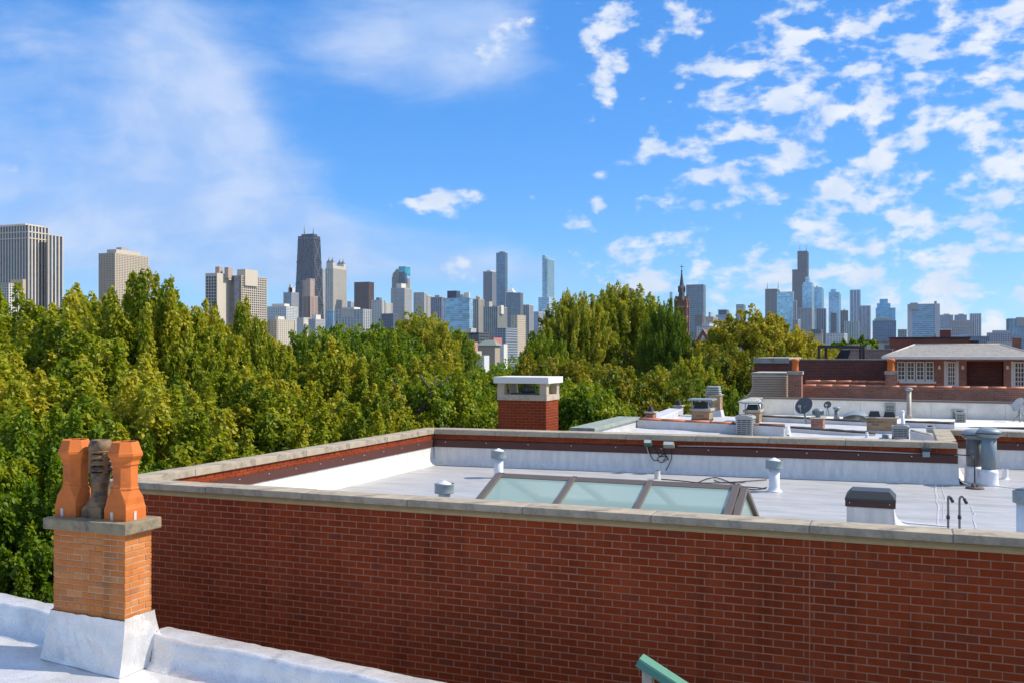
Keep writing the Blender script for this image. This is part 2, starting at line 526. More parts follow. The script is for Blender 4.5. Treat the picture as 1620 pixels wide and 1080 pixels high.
M_TAN = pm('tan_bedding', (0.40, 0.27, 0.12), 0.95, var=0.15, vscale=8, bump=0.3, bscale=80)
M_SLIT = pm('joint_sealant', (0.16, 0.16, 0.16), 0.8)
M_FLASH = pm('brown_flashing', (0.085, 0.032, 0.024), 0.5, metal=0.0, spec=0.3, var=0.08)
M_ROOF = membrane_mat('silver_roof', (0.455, 0.445, 0.435), 0.05, 0.46, bump=0.35, bscale=2.4, dirtlo=0.44, dirthi=0.70, dirt=(0.31, 0.30, 0.29), stretch=(0.5, 2.2, 1))
M_UPST = membrane_mat('silver_upstand', (0.68, 0.655, 0.61), 0.12, 0.5, bump=0.25, bscale=3.0, dirt=(0.48, 0.5, 0.53), stretch=(3.0, 3.0, 0.6))
M_ALU = membrane_mat('aluminium_felt', (0.74, 0.72, 0.70), 0.45, 0.34, bump=1.0, bscale=2.2, dirt=(0.40, 0.40, 0.43), dirtlo=0.5, dirthi=0.85, fine=0.04)
M_GALV = pm('galvanised_steel', (0.23, 0.28, 0.295), 0.5, metal=0.15, var=0.14, vscale=9, col2=(0.34, 0.37, 0.39), c2scale=6, c2lo=0.55, c2hi=0.8)
M_WPIPE = pm('white_painted_pipe', (0.72, 0.73, 0.75), 0.5, metal=0.1, var=0.1, vscale=6, col2=(0.5, 0.5, 0.5), c2scale=5, c2lo=0.6, c2hi=0.85)
M_GPIPE = pm('grey_stack_paint', (0.15, 0.145, 0.135), 0.55, metal=0.1, var=0.12, vscale=5, col2=(0.25, 0.27, 0.3), c2scale=4)
M_DARK = pm('black_plastic', (0.02, 0.02, 0.022), 0.5)
M_BRONZE = pm('bronze_frame', (0.165, 0.130, 0.105), 0.42, metal=0.3, var=0.06)
M_CABLE = pm('black_cable', (0.012, 0.012, 0.013), 0.5)
M_BOLT = pm('bolt_zinc', (0.75, 0.75, 0.75), 0.35, metal=0.4)
M_TERRA = pm('terracotta', (0.60, 0.160, 0.034), 0.7, spec=0.25, var=0.10, vscale=5, bump=0.15, bscale=60, col2=(0.27, 0.085, 0.035), c2scale=3.5, c2lo=0.48, c2hi=0.80)
M_SOOT = pm('sooty_clay', (0.23, 0.135, 0.06), 0.6, var=0.35, vscale=8, bump=0.4, bscale=50, col2=(0.03, 0.024, 0.02), c2scale=5, c2lo=0.42, c2hi=0.68)
M_PATINA = pm('patina_green_paint', (0.085, 0.245, 0.17), 0.6, var=0.1, vscale=20, bump=0.2, bscale=150)
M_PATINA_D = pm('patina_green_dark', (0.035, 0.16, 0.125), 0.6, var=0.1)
M_OLDWOOD = pm('old_grey_wood', (0.28, 0.25, 0.215), 0.85, var=0.3, vscale=14, bump=0.5, bscale=40, stretch=(1, 1, 6))

# a skylight pane: milky aqua laminated glass
def glass_mat(name, col, alpha, rough=0.06):
    m = pm(name, col, rough, var=0.03, alpha=alpha, spec=0.8)
    return m
M_SKYGLASS = glass_mat('aqua_skylight_glass', (0.33, 0.46, 0.41), 0.68)

# ------------------------------------------------------------------ bricks
def brick_proto(name, L, H, D, mat, bev=0.004):
    """one brick, front face towards -Y, back open to the mortar: 5 faces and a small arris"""
    mb = MB()
    l, h = L / 2, H / 2
    mb.add([(-l, D, -h), (l, D, -h), (l, D, h), (-l, D, h),
            (-l, bev, -h), (l, bev, -h), (l, bev, h), (-l, bev, h),
            (-l + bev, 0, -h + bev), (l - bev, 0, -h + bev), (l - bev, 0, h - bev), (-l + bev, 0, h - bev)],
           [(8, 9, 10, 11), (4, 5, 9, 8), (5, 6, 10, 9), (6, 7, 11, 10), (7, 4, 8, 11),
            (0, 1, 5, 4), (1, 2, 6, 5), (2, 3, 7, 6), (3, 0, 4, 7)])
    return mb, mb.mesh(name, mat)


def brick_positions(W, Z0, Z1, L, H, joint, seams=(), rnd=None, offset=0.0):
    """running bond from the top down: yields (centre along, centre z, length)"""
    out = []
    z = Z1 - H / 2; row = 0
    while z - H / 2 > Z0 - 0.02:
        x = -L * (0.5 if row % 2 else 0.0) + offset
        while x < W:
            a, b = max(x, 0), min(x + L, W)
            cuts = [a] + [s_ for s_ in seams if a + 0.015 < s_ < b - 0.015] + [b]
            for i in range(len(cuts) - 1):
                p, q = cuts[i], cuts[i + 1]
                if q - p > 0.03:
                    out.append(((p + q) / 2, z, q - p - joint))
            x += L
        z -= H; row += 1
    return out


def lay_bricks(parent, frame, W, Z0, Z1, L, H, mat, joint=0.010, single=10 ** 9, proud=0.006, D=0.03, seams=(), proto=None, prio=None, names='brick', offset=0.0, jitter=0.0012):
    """frame: (origin, along, outward) ; bricks stand proud of a mortar plane through origin.
    The `single` bricks that show largest are objects, the others one joined piece."""
    org, al, out = Vector(frame[0]), Vector(frame[1]).normalized(), Vector(frame[2]).normalized()
    pos = brick_positions(W, Z0, Z1, L, H, joint, seams, offset=offset)
    R = Matrix((al, -out, Vector((0, 0, 1)))).transposed()      # local x=along, y=-outward (into wall)
    mb, me = proto or brick_proto(names, L - joint, H - joint, D, mat)
    items = []
    for (a, z, ln) in pos:
        c_ = org + al * a + out * (proud + random.uniform(-jitter, jitter)); c_.z = z
        items.append((c_, ln / (L - joint)))
    if prio: items.sort(key=lambda it: prio(it[0]))
    ploc = parent_loc(parent)
    R4 = R.to_4x4()
    for c_, sx in items[:single]:
        o = bpy.data.objects.new(names, me)
        COL.objects.link(o); o.parent = parent
        tilt = Matrix.Rotation(random.uniform(-0.004, 0.004), 4, 'Y')
        o.matrix_local = Matrix.Translation(c_ - ploc) @ R4 @ tilt @ Matrix.Diagonal((sx, 1, 1, 1))
    rest = items[single:]
    if rest:
        st = MB()
        for c_, sx in rest:
            vs = []
            for v in mb.v:
                q = R @ Vector((v[0] * sx, v[1], v[2])) + c_
                vs.append(q)
            st.add(vs, mb.f)
        st.build(names + 's', mat, parent, kind='stuff')
    return me


def zt(drop): return CAM_Z - drop

# ------------------------------------------------------------------ the red brick building in front
XL, XR = -10.2, 4.2              # outer left edge, far right (outside the frame)
YF = 10.32                       # front of the coping
WF = YF + 0.03                   # wall plane
TOP = zt(1.77)
ROOFZ = zt(2.57)
bld = thing('brick_building', 'long red brick building with stone coping and flat silver roof filling the foreground', 'building', (-3.0, 15.0, 0))

# front wall: mortar sheet, bricks, coping stones
w = MB(); w.box(XL + 0.03, XR, WF + 0.008, WF + 0.30, 0, TOP - 0.155)
front_wall = w.build('wall', M_REDMORTAR, bld)
def front_prio(c_):
    px, py, d = topx(c_)
    inside = 240 < px < 1640 and py < 1095
    # hidden behind the low silver parapet
    if px < 690 and py > 985 + 0.205 * (px - 245) - 5: inside = False
    return d if inside else 1000 + d
lay_bricks(front_wall, ((XL + 0.03, WF + 0.008, 0), (1, 0, 0), (0, -1, 0)), XR - XL - 0.03, zt(6.2), TOP - 0.158, 0.203, 0.081, M_RED, joint=0.0125,
           single=300, seams=(-0.864 - XL - 0.03,), prio=front_prio, proud=0.005, offset=-0.09, jitter=0.0018)
# lower part of the wall, out of the picture
# small lead anchors left in one mortar line
nails = MB()
for px, py in ((969, 943), (1053, 953), (1142, 962), (1232, 968), (1366, 983), (1467, 992), (1577, 1004), (815, 928)):
    q = at_y(px, py, WF - 0.01)
    nails.lathe([(0.006, -0.012), (0.008, 0.0), (0.004, 0.012)], q, 6)
nails.build('wall_anchor', pm('rusty_iron', (0.10, 0.07, 0.05), 0.8), bld)

joints = [XL, -9.3, -8.45, -6.96, -5.48, -4.0, -2.51, -0.864, 0.473, 1.95, 3.3, XR]
joints = [XL, -8.45, -6.96, -5.48, -4.0, -2.51, -0.864, 0.473, 1.95, 3.3, XR]
def coping_run(parent, p0, p1, inward, width, thick, cuts, top, lower=True, name='coping_stone', g=0.005):
    """stones between p0 and p1 (plan points on the face line), spreading `width` towards `inward`"""
    a, b = Vector((*p0, 0)), Vector((*p1, 0))
    al = (b - a).normalized(); L = (b - a).length
    inn = Vector((*inward, 0)).normalized()
    M = Matrix((al, inn, Vector((0, 0, 1)))).transposed()
    for s0, s1 in zip(cuts[:-1], cuts[1:]):
        mb = MB()
        cc = a + al * ((s0 + s1) / 2) + inn * (width / 2); cc.z = top - thick / 2 + random.uniform(-0.003, 0.003)
        mb.obox(cc, ((s1 - s0) / 2 - g, width / 2, thick / 2), M)
        o = mb.build(name, M_STONE, parent, loc=cc, bevel=0.008)
    for s0 in cuts[1:-1]:
        sl = MB()
        cc = a + al * s0 + inn * (width / 2); cc.z = top - thick / 2 - 0.001
        sl.obox(cc, (g + 0.001, width / 2 - 0.006, thick / 2 - 0.004), M)
        sl.build('joint', M_SLIT, parent)
coping_run(bld, (XL, YF), (XR, YF), (0, 1), 0.35, 0.085, [x - XL for x in joints], TOP)
w = MB()
w.prism([(YF + 0.05, TOP - 0.0855), (YF + 0.33, TOP - 0.0855), (YF + 0.33, TOP - 0.156), (YF + 0.022, TOP - 0.156), (YF + 0.022, TOP - 0.13)], 'x', XL + 0.02, XR - 0.02)
w.build('coping_bed', M_TAN, bld)

# left wall
YB0, YB1 = 19.9, 20.62                      # inner face of the back wall at its left and right end
XJ = 1.03                                   # right end of the back wall (where the roof steps back)
def yb(x): return YB0 + (YB1 - YB0) * (x + 9.77) / (10.8)
w = MB(); w.box(XL + 0.03, -9.91, WF + 0.30, yb(-9.9) + 0.35, 0, TOP - 0.11)
w.build('wall', M_REDMORTAR, bld)
ycuts = [0.35, 1.5, 2.95, 4.45, 5.9, 7.4, 8.8, 9.9]
coping_run(bld, (-9.86, YF), (-9.86, YF + 10), (-1, 0), 0.34, 0.11, ycuts, TOP + 0.001)
lay_bricks(bld, ((-9.905, WF + 0.33, 0), (0, 1, 0), (1, 0, 0)), yb(-9.9) - WF - 0.34, TOP - 0.27, TOP - 0.115, 0.203, 0.081, M_RED, single=0, proud=0.006)
# outer side of the left wall
lay_bricks(bld, ((XL + 0.028, yb(-9.9) + 0.3, 0), (0, -1, 0), (-1, 0, 0)), yb(-9.9) - WF + 0.25, zt(4.5), TOP - 0.115, 0.203, 0.081, M_RED, single=0, names='outer_brick')

# back wall, slightly out of square with the front
ab = Vector((10.8, YB1 - YB0, 0)).normalized(); nb = Vector((ab.y, -ab.x, 0))     # along, towards the camera
p0 = Vector((-9.88, yb(-9.88), 0)); Lb = (XJ + 9.88) / ab.x
Mb = Matrix((ab, -nb, Vector((0, 0, 1)))).transposed()
w = MB()
cc = p0 + ab * (Lb / 2) - nb * 0.22; cc.z = (TOP - 0.12) / 2
w.obox(cc, (Lb / 2, 0.18, (TOP - 0.12) / 2), Mb)
w.build('wall', M_REDMORTAR, bld)
bc = [0.0] + [1.48 * i for i in range(1, 8)] + [Lb]
bc[-2] = min(bc[-2], Lb - 0.6)
coping_run(bld, (p0.x, p0.y), (p0.x + ab.x * Lb, p0.y + ab.y * Lb), (-nb.x, -nb.y), 0.45, 0.115, bc, TOP + 0.002)
lay_bricks(bld, (p0 - nb * 0.035, ab, nb), Lb - 0.02, TOP - 0.28, TOP - 0.12, 0.203, 0.081, M_RED, single=0, proud=0.006)

# short return wall and the second back wall at the right
w = MB(); w.box(0.72, 1.0, yb(0.85) + 0.42, 23.9, 0, TOP - 0.115)
w.build('wall', M_REDMORTAR, bld)
coping_run(bld, (XJ, yb(XJ) + 0.46), (XJ, 24.0), (-1, 0), 0.35, 0.115, [0.0, 1.1, 2.2, 23.9 - yb(XJ) - 0.36], TOP + 0.001)
w = MB(); w.box(0.72, 6.5, 23.93, 24.2, 0, TOP - 0.12)
w.build('wall', M_REDMORTAR, bld)
coping_run(bld, (XJ - 0.35, 23.9), (6.5, 23.9), (0, 1), 0.36, 0.115, [0.0, 1.5, 3.0, 4.5, 5.82], TOP - 0.002)
lay_bricks(bld, ((1.02, 23.925, 0), (1, 0, 0), (0, -1, 0)), 5.4, TOP - 0.28, TOP - 0.12, 0.203, 0.081, M_RED, single=0, proud=0.006)

# metal counterflashing along the parapets, with its bolts
F0, F1 = zt(2.015), zt(2.17)
w = MB()
w.prism([(-9.905, F0 + 0.01), (-9.86, F0 - 0.002), (-9.86, F1), (-9.905, F1)], 'y', WF + 0.33, yb(-9.9) - 0.03)
w.build('flashing', M_FLASH, bld)
def oriented_prism(mb, prof, org, al, nn, L):
    """prof: (outward, z) swept along al for L"""
    vs = []
    for t in (0, L):
        for (u, z) in prof:
            q = org + al * t + nn * u
            vs.append((q.x, q.y, z))
    n = len(prof)
    fs = [tuple(range(n)), tuple(range(n, 2 * n))[::-1]] + [(i, (i + 1) % n, n + (i + 1) % n, n + i) for i in range(n)]
    mb.add(vs, fs)
w = MB()
oriented_prism(w, [(-0.03, F0 + 0.012), (0.02, F0), (0.02, F1), (-0.03, F1)], p0 + ab * 0.03, ab, nb, Lb - 0.035)
w.build('flashing', M_FLASH, bld)
w = MB()
w.prism([(23.91, F0 + 0.012), (23.86, F0), (23.86, F1), (23.91, F1)], 'x', 1.04, 6.4)
w.build('flashing', M_FLASH, bld)
w = MB()
for y in np.arange(11.3, 19.8, 0.78):
    w.lathe([(0.012, 0), (0.008, 0.012)], (-9.852, y, (F0 + F1) / 2 + 0.03), 6)
for s_ in np.arange(0.3, Lb, 0.98):
    q = p0 + ab * s_ + nb * 0.026
    w.lathe([(0.012, 0), (0.012, 0.018)], (q.x, q.y, (F0 + F1) / 2 + 0.03), 6)
for x in np.arange(1.4, 6, 0.98):
    w.lathe([(0.012, 0), (0.012, 0.018)], (x, 23.85, (F0 + F1) / 2 + 0.03), 6)
w.build('bolt', M_BOLT, bld, kind='stuff')

# upstand: painted felt dressed down the wall and out over a cant strip
def upstand(org, al, nn, L, seg=0.25):
    prof = [(0.0, F1 + 0.01), (0.006, zt(2.3)), (0.012, zt(2.42)), (0.03, zt(2.48)), (0.09, zt(2.545)), (0.17, ROOFZ + 0.004)]
    mb = MB()
    nu = max(2, int(L / seg)); nv = len(prof) - 1
    def fn(u, v):
        j = min(int(v * nv + 1e-6), nv); pr = prof[j]
        q = org + al * (u * L)
        k = mnoise.noise(Vector((q.x * 1.3, q.y * 1.3, pr[1] * 2))) * 0.006
        q = q + nn * (pr[0] + (k if 0 < j < nv else 0))
        return (q.x, q.y, pr[1])
    mb.grid(fn, nu, nv)
    return mb.build('upstand', M_UPST, bld)
upstand(Vector((-9.88, WF + 0.30, 0)), Vector((0, 1, 0)), Vector((1, 0, 0)), yb(-9.9) - WF - 0.30)
upstand(p0 + ab * 0.02, ab, nb, Lb - 0.03)
upstand(Vector((1.035, 23.88, 0)), Vector((1, 0, 0)), Vector((0, -1, 0)), 5.4)
mb = MB(); oriented_prism(mb, [(-0.32, zt(2.0)), (0.004, zt(2.0)), (0.0045, F1 + 0.01), (0.006, zt(2.3)), (0.012, zt(2.42)), (0.03, zt(2.48)), (0.09, zt(2.545)), (0.17, ROOFZ + 0.004), (-0.32, ROOFZ + 0.004)], p0 + ab * (Lb - 0.06), ab, nb, 0.075)
mb.build('upstand_end', M_UPST, bld)
# curved felt end where the roof passes the return wall
upstand(Vector((XJ + 0.0, yb(XJ) + 0.0, 0)), Vector((0, 1, 0)), Vector((1, 0, 0)), 23.88 - yb(XJ))
# inside of the front parapet
w = MB(); w.box(-9.88, XR, WF + 0.302, WF + 0.33, ROOFZ, TOP - 0.12); w.build('upstand', M_UPST, bld)

M_SEAL = pm('white_sealant_streak', (0.58, 0.58, 0.58), 0.35, var=0.1)
# roof sheet
w = MB()
def rf(u, v):
    x = -9.9 + u * (5.9 + 9.9); y = WF + 0.3 + v * 13.4
    return (x, y, ROOFZ + 0.008 * mnoise.noise(Vector((x * 0.5, y * 0.5, 0))))
w.grid(rf, 64, 54)
w.build('roof', M_ROOF, bld)
# lap seams in the roof felt, a few mm proud
w = MB()
for y in (17.3,):
    w.grid(lambda u, v: (-9.7 + u * 12.5, y + (v - .5) * 0.10 + 0.02 * mnoise.noise(Vector((u * 20, y, 0))), ROOFZ + 0.004 + 0.008 * mnoise.noise(Vector(((-9.7 + u * 12.5) * 0.5, y * 0.5, 0)))), 60, 1)
for (pts_, wd_) in (([(1477, 748), (1479, 775), (1484, 800), (1483, 832)], .02), ([(1490, 760), (1494, 790), (1492, 826)], .015), ([(1536, 800), (1541, 812), (1544, 836)], .025), ([(1418, 822), (1440, 827), (1470, 829), (1500, 832)], .07), ([(1420, 830), (1450, 832), (1480, 835)], .05), ([(1575, 768), (1600, 771), (1618, 772)], .05)):
    P_ = [at_z(a_, b_, 2.57) for a_, b_ in pts_]
    n_ = 14
    def path(u):
        f_ = u * (len(P_) - 1); i_ = min(int(f_), len(P_) - 2); return P_[i_].lerp(P_[i_ + 1], f_ - i_)
    w = MB()
    def fs(u, v):
        q_ = path(u); k_ = mnoise.noise(Vector((q_.x * 9, q_.y * 9, 2)))
        return (q_.x + (v - .5) * wd_ * (1 + 1.2 * k_) + 0.05 * k_, q_.y + (v - .5) * wd_ * 1.4, ROOFZ + 0.008 * mnoise.noise(Vector((q_.x * 0.5, q_.y * 0.5, 0))) + 0.008)
    w.grid(fs, n_, 1); w.build('sealant_streak', M_SEAL, bld)
# low metal drain hood near the front parapet
q = at_z(563, 772, 2.40)
w = MB()
w.add([(q.x - .55, q.y - .9, ROOFZ + .01), (q.x + .45, q.y - .9, ROOFZ + .01), (q.x + .35, q.y + .3, ROOFZ + .01), (q.x - .45, q.y + .3, ROOFZ + .01), (q.x, q.y, ROOFZ + 0.12)],
      [(0, 1, 4), (1, 2, 4), (2, 3, 4), (3, 0, 4)])
o = w.build('roof_drain_hood', pm('beige_metal', (0.42, 0.40, 0.36), 0.6, metal=0.1), None, loc=(q.x, q.y, ROOFZ))
tag(o, 'low beige pyramid hood on the silver roof just behind the front coping', 'drain hood')

# ------------------------------------------------------------------ round roof vents on the silver roof
def roof_vent(x, y, h, label, capr=0.155, pr=0.095, group='round capped vents on the silver roof', base=ROOFZ, pipe_mat=None):
    t = thing('roof_vent', label, 'roof vent', (x, y, base), group)
    mb = MB()
    mb.lathe([(pr + 0.06, 0.0), (pr + 0.03, 0.02), (pr + 0.006, 0.06), (pr, 0.10), (pr, h * 0.76)], (x, y, base), 24)
    mb.build('pipe', pipe_mat or M_WPIPE, t)
    mb = MB()
    ch = min(0.15, h * 0.3)
    z0 = h - ch - 0.045
    mb.lathe([(capr, z0), (capr + 0.004, z0 + 0.01), (capr, z0 + 0.02), (capr, z0 + ch - 0.02), (capr + 0.005, z0 + ch - 0.01), (capr, z0 + ch)], (x, y, base), 28, cap=False)
    mb.lathe([(capr - 0.012, z0 + ch), (capr - 0.012, z0)], (x, y, base), 28, cap=False)
    mb.build('cap_band', M_GALV, t)
    mb = MB()
    mb.lathe([(0.13 * capr / .155, z0 + ch - 0.015), (0.09, z0 + ch + 0.012), (0.045, z0 + ch + 0.030), (0.018, z0 + ch + 0.048)], (x, y, base), 24)
    mb.build('cap_cone', M_WPIPE, t)
    mb = MB()
    for k in range(3):
        a = 2 * math.pi * k / 3 + 0.4
        mb.bar((x + pr * math.cos(a), y + pr * math.sin(a), base + z0 + 0.03), (x + capr * math.cos(a), y + capr * math.sin(a), base + z0 + 0.05), 0.02, 0.004)
    mb.build('bracket', M_GALV, t)
    return t
q = at_d(703, 760, 15.4)
roof_vent(q.x, q.y, 0.52, 'round grey roof vent nearest the front coping, left of the skylight')
q = at_z(798, 752.5, 2.57)
roof_vent(q.x, 18.2, 0.60, 'white roof vent pipe with grey cap standing behind the left corner of the skylight')
q = at_z(1225, 777, 2.57)
roof_vent(q.x, q.y, 0.62, 'white roof vent pipe with grey cap standing alone to the right of the skylight')

# large stacks at the right
def stack(px, ytop, ybase, capd, piped, label, mat, collar=0.3):
    b = at_z(px, ybase, 2.57); d = depth(b)
    h = (ybase - ytop) / FPX * d
    t = thing('vent_stack', label, 'vent stack', (b.x, b.y, ROOFZ), 'tall grey exhaust stacks on the silver roof')
    c_ = (b.x, b.y, ROOFZ)
    r = piped / 2; R = capd / 2
    mb = MB(); mb.lathe([(r + 0.05, 0.0), (r + 0.035, 0.03), (r + 0.03, collar - 0.02), (r + 0.034, collar), (r + 0.002, collar + 0.05)], c_, 28); mb.build('collar', M_WPIPE, t)
    mb = MB(); mb.lathe([(r, collar), (r, h * 0.9)], c_, 28); mb.build('pipe', mat, t)
    mb = MB()
    mb.lathe([(r + 0.01, h - 0.20), (R - 0.02, h - 0.17), (R, h - 0.16), (R, h - 0.13), (R + 0.008, h - 0.125), (R + 0.008, h - 0.07), (R - 0.005, h - 0.055), (R * 0.8, h - 0.02), (R * 0.45, h - 0.003), (0.01, h)], c_, 32)
    mb.build('cap', M_GALV, t)
    mb = MB(); mb.lathe([(R + 0.011, h - 0.118), (R + 0.011, h - 0.098)], c_, 32, cap=False); mb.build('cap_ring', M_DARK, t)
    return t
stack(1541.5, 678, 763, 0.45, 0.30, 'darker grey exhaust stack with domed cap, left one of the tall pair', M_GPIPE, 0.28)
stack(1564.5, 675.5, 767, 0.42, 0.27, 'lighter blue grey exhaust stack with domed cap, right one of the tall pair', pm('pale_stack_paint', (0.19, 0.24, 0.265), 0.5, metal=0.1, var=0.1, vscale=5), 0.26)
# short open pipe
b = at_z(1590, 757, 2.57)
t = thing('vent_pipe', 'short white open pipe stub on the silver roof, right of the two tall stacks', 'vent pipe', (b.x, b.y, ROOFZ))
mb = MB(); mb.lathe([(0.09, 0), (0.065, 0.02), (0.06, 0.05), (0.06, 0.2)], (b.x, b.y, ROOFZ), 16, cap=False)
mb.lathe([(0.05, 0.2), (0.05, 0.02)], (b.x, b.y, ROOFZ), 16, cap=False); mb.build('pipe', M_WPIPE, t)
mb = MB(); mb.lathe([(0.048, 0.12), (0.046, 0.125)], (b.x, b.y, ROOFZ), 16); mb.build('bore', M_DARK, t)
# cut off at the right edge: a tall square-capped vent near the front coping
b = at_d(1622, 775, 12.6)
t = thing('roof_vent', 'tall pale vent with wide cap cut off by the right edge', 'roof vent', (b.x, b.y, ROOFZ))
hh = b.z - ROOFZ
mb = MB(); mb.lathe([(0.15, 0), (0.12, 0.03), (0.105, 0.06), (0.105, hh - 0.1)], (b.x, b.y, ROOFZ), 24); mb.build('pipe', M_WPIPE, t)
mb = MB(); mb.lathe([(0.145, hh - 0.16), (0.15, hh - 0.15), (0.15, hh - 0.01), (0.145, hh)], (b.x, b.y, ROOFZ), 28); mb.build('cap_band', M_GALV, t)
mb = MB(); mb.lathe([(0.13, hh + 0.001), (0.02, hh + 0.04)], (b.x, b.y, ROOFZ), 28); mb.build('cap_cone', M_GALV, t)

# two gooseneck conduits
def gooseneck(px, top, hook, label):
    b = at_d(px, top, 13.4)
    t = thing('gooseneck_conduit', label, 'conduit', (b.x, b.y, ROOFZ), 'grey gooseneck conduits near the front coping')
    h = b.z - ROOFZ; x, y, z = b.x, b.y, ROOFZ
    r = hook
    dirx, diry = (0.55, -0.83) if hook < 0.07 else (0.93, 0.37)
    pts = [(x, y, z), (x, y, z + h - r)]
    for k in range(1, 8):
        a = math.pi * k / 8.5
        s_ = r * (1 - math.cos(a)); pts.append((x + dirx * s_, y + diry * s_, z + h - r + r * math.sin(a)))
    mb = MB(); mb.tube(pts, 0.016, 8); mb.build('pipe', pm('grey_conduit', (0.19, 0.19, 0.20), 0.45, metal=0.3), t)
    e = Vector(pts[-1]); e2 = e + (Vector(pts[-1]) - Vector(pts[-2])).normalized() * 0.07
    mb = MB(); mb.tube([e, e2], 0.022, 8); mb.build('nozzle', M_DARK, t)
    mb = MB(); mb.lathe([(0.024, h * 0.45), (0.024, h * 0.45 + 0.05)], (x, y, z), 10); mb.build('coupling', M_DARK, t)
gooseneck(1500, 784, 0.03, 'straight thin grey conduit on the silver roof, left of the hooked one')
gooseneck(1518, 784, 0.055, 'thin grey conduit bent over into a hook, standing right of the straight one')

# curb hatch with black lid
t0 = at_d(1338, 799, 13.9)
q0 = at_d(1338, 799, 13.95); Yh = q0.y
qa = at_y(1337, 800, Yh); qb = at_y(1417, 804, Yh)
xa, xb = qa.x, qb.x; zr = qa.z
hatch = thing('roof_hatch', 'white curbed roof hatch with black hipped lid and dark red rim', 'roof hatch', ((xa + xb) / 2, Yh + 0.3, ROOFZ))
w = MB(); w.box(xa + 0.02, xb - 0.02, Yh + 0.02, Yh + 0.62, ROOFZ, zr); 
w.build('curb', M_UPST, hatch, bevel=0.01)
w = MB()   # felt flares out at the foot, towards the right
w.grid(lambda u, v: (xb - 0.022 + 0.35 * (v ** 2.2) + 0.05 * v * math.sin(u * 9), Yh + 0.02 + u * 0.6 - 0.1 * v + 0.2 * u * v, ROOFZ + 0.30 * (1 - v) ** 2.5 + 0.012), 10, 8)
w.build('felt_skirt', M_ALU, hatch)
w = MB(); w.box(xa, xb, Yh, Yh + 0.64, zr, zr + 0.09); w.build('rim', pm('oxblood_metal', (0.06, 0.022, 0.02), 0.4, metal=0.2), hatch, bevel=0.004)
w = MB()
z0 = zr + 0.09
A = [(xa - 0.005, Yh - 0.005, z0), (xb + 0.005, Yh - 0.005, z0), (xb + 0.005, Yh + 0.645, z0), (xa - 0.005, Yh + 0.645, z0)]
B_ = [(x, y, z0 + 0.03) for x, y, z in A]
C2 = [(xa + 0.08, Yh + 0.10, z0 + 0.13), (xb - 0.08, Yh + 0.10, z0 + 0.13), (xb - 0.08, Yh + 0.54, z0 + 0.13), (xa + 0.08, Yh + 0.54, z0 + 0.13)]
w.add(A + B_ + C2, [(0, 3, 2, 1), (0, 1, 5, 4), (1, 2, 6, 5), (2, 3, 7, 6), (3, 0, 4, 7), (4, 5, 9, 8), (5, 6, 10, 9), (6, 7, 11, 10), (7, 4, 8, 11), (8, 9, 10, 11)])
w.build('lid', pm('black_lid', (0.045, 0.045, 0.045), 0.42, var=0.1, metal=0.2), hatch, bevel=0.005)
w = MB()
for x in (xa + 0.06, xb - 0.08): w.lathe([(0.007, 0), (0.007, 0.014)], (x, Yh - 0.008, zr + 0.05), 6)
w.build('screw', M_BOLT, hatch)

# ------------------------------------------------------------------ skylight: a long low gable of aqua panes in bronze frames
SX = [-5.66, -4.48, -3.33, -2.11]; YR, HW, ZR = 13.66, 1.70, zt(1.87)
ZE = ROOFZ + 0.05
sk = thing('skylight', 'long gabled skylight with bronze frame and pale aqua panes on the silver roof', 'skylight', (-3.9, YR, ROOFZ))
w = MB()
for s_ in (-1, 1):
    pass
w.box(SX[0] - 0.03, SX[-1] + 0.03, YR - HW - 0.02, YR - HW + 0.05, ROOFZ, ZE); w.box(SX[0] - 0.03, SX[-1] + 0.03, YR + HW - 0.05, YR + HW + 0.02, ROOFZ, ZE)
w.box(SX[0] - 0.03, SX[0] + 0.03, YR - HW + 0.05, YR + HW - 0.05, ROOFZ, ZE); w.box(SX[-1] - 0.03, SX[-1] + 0.03, YR - HW + 0.05, YR + HW - 0.05, ROOFZ, ZE)
w.build('curb', M_BRONZE, sk)
for sgn in (-1, 1):
    for i, x in enumerate(SX):
        mb = MB(); wd = 0.075 if 0 < i < 3 else 0.10
        mb.bar((x, YR + sgn * HW, ZE + 0.03), (x, YR + sgn * 0.03, ZR - 0.01), wd, 0.07)
        mb.build('rafter', M_BRONZE, sk, bevel=0.004)
    for i in range(3):
        mb = MB()
        xa_, xb_ = SX[i] + 0.03, SX[i + 1] - 0.03
        y0_, z0_, y1_, z1_ = YR + sgn * (HW - 0.03), ZE + 0.028, YR + sgn * 0.02, ZR - 0.012
        mb.add([(xa_, y0_, z0_), (xb_, y0_, z0_), (xb_, y1_, z1_), (xa_, y1_, z1_)], [(0, 1, 2, 3)])
        mb.build('pane', M_SKYGLASS, sk)
    mb = MB(); mb.bar((SX[0] - 0.05, YR + sgn * HW, ZE + 0.03), (SX[-1] + 0.05, YR + sgn * HW, ZE + 0.03), 0.08, 0.06); mb.build('eave_bar', M_BRONZE, sk)
mb = MB(); mb.prism([(YR - 0.09, ZR - 0.03), (YR, ZR + 0.02), (YR + 0.09, ZR - 0.03), (YR + 0.09, ZR - 0.07), (YR - 0.09, ZR - 0.07)], 'x', SX[0] - 0.05, SX[-1] + 0.05)
mb.build('ridge_bar', M_BRONZE, sk)
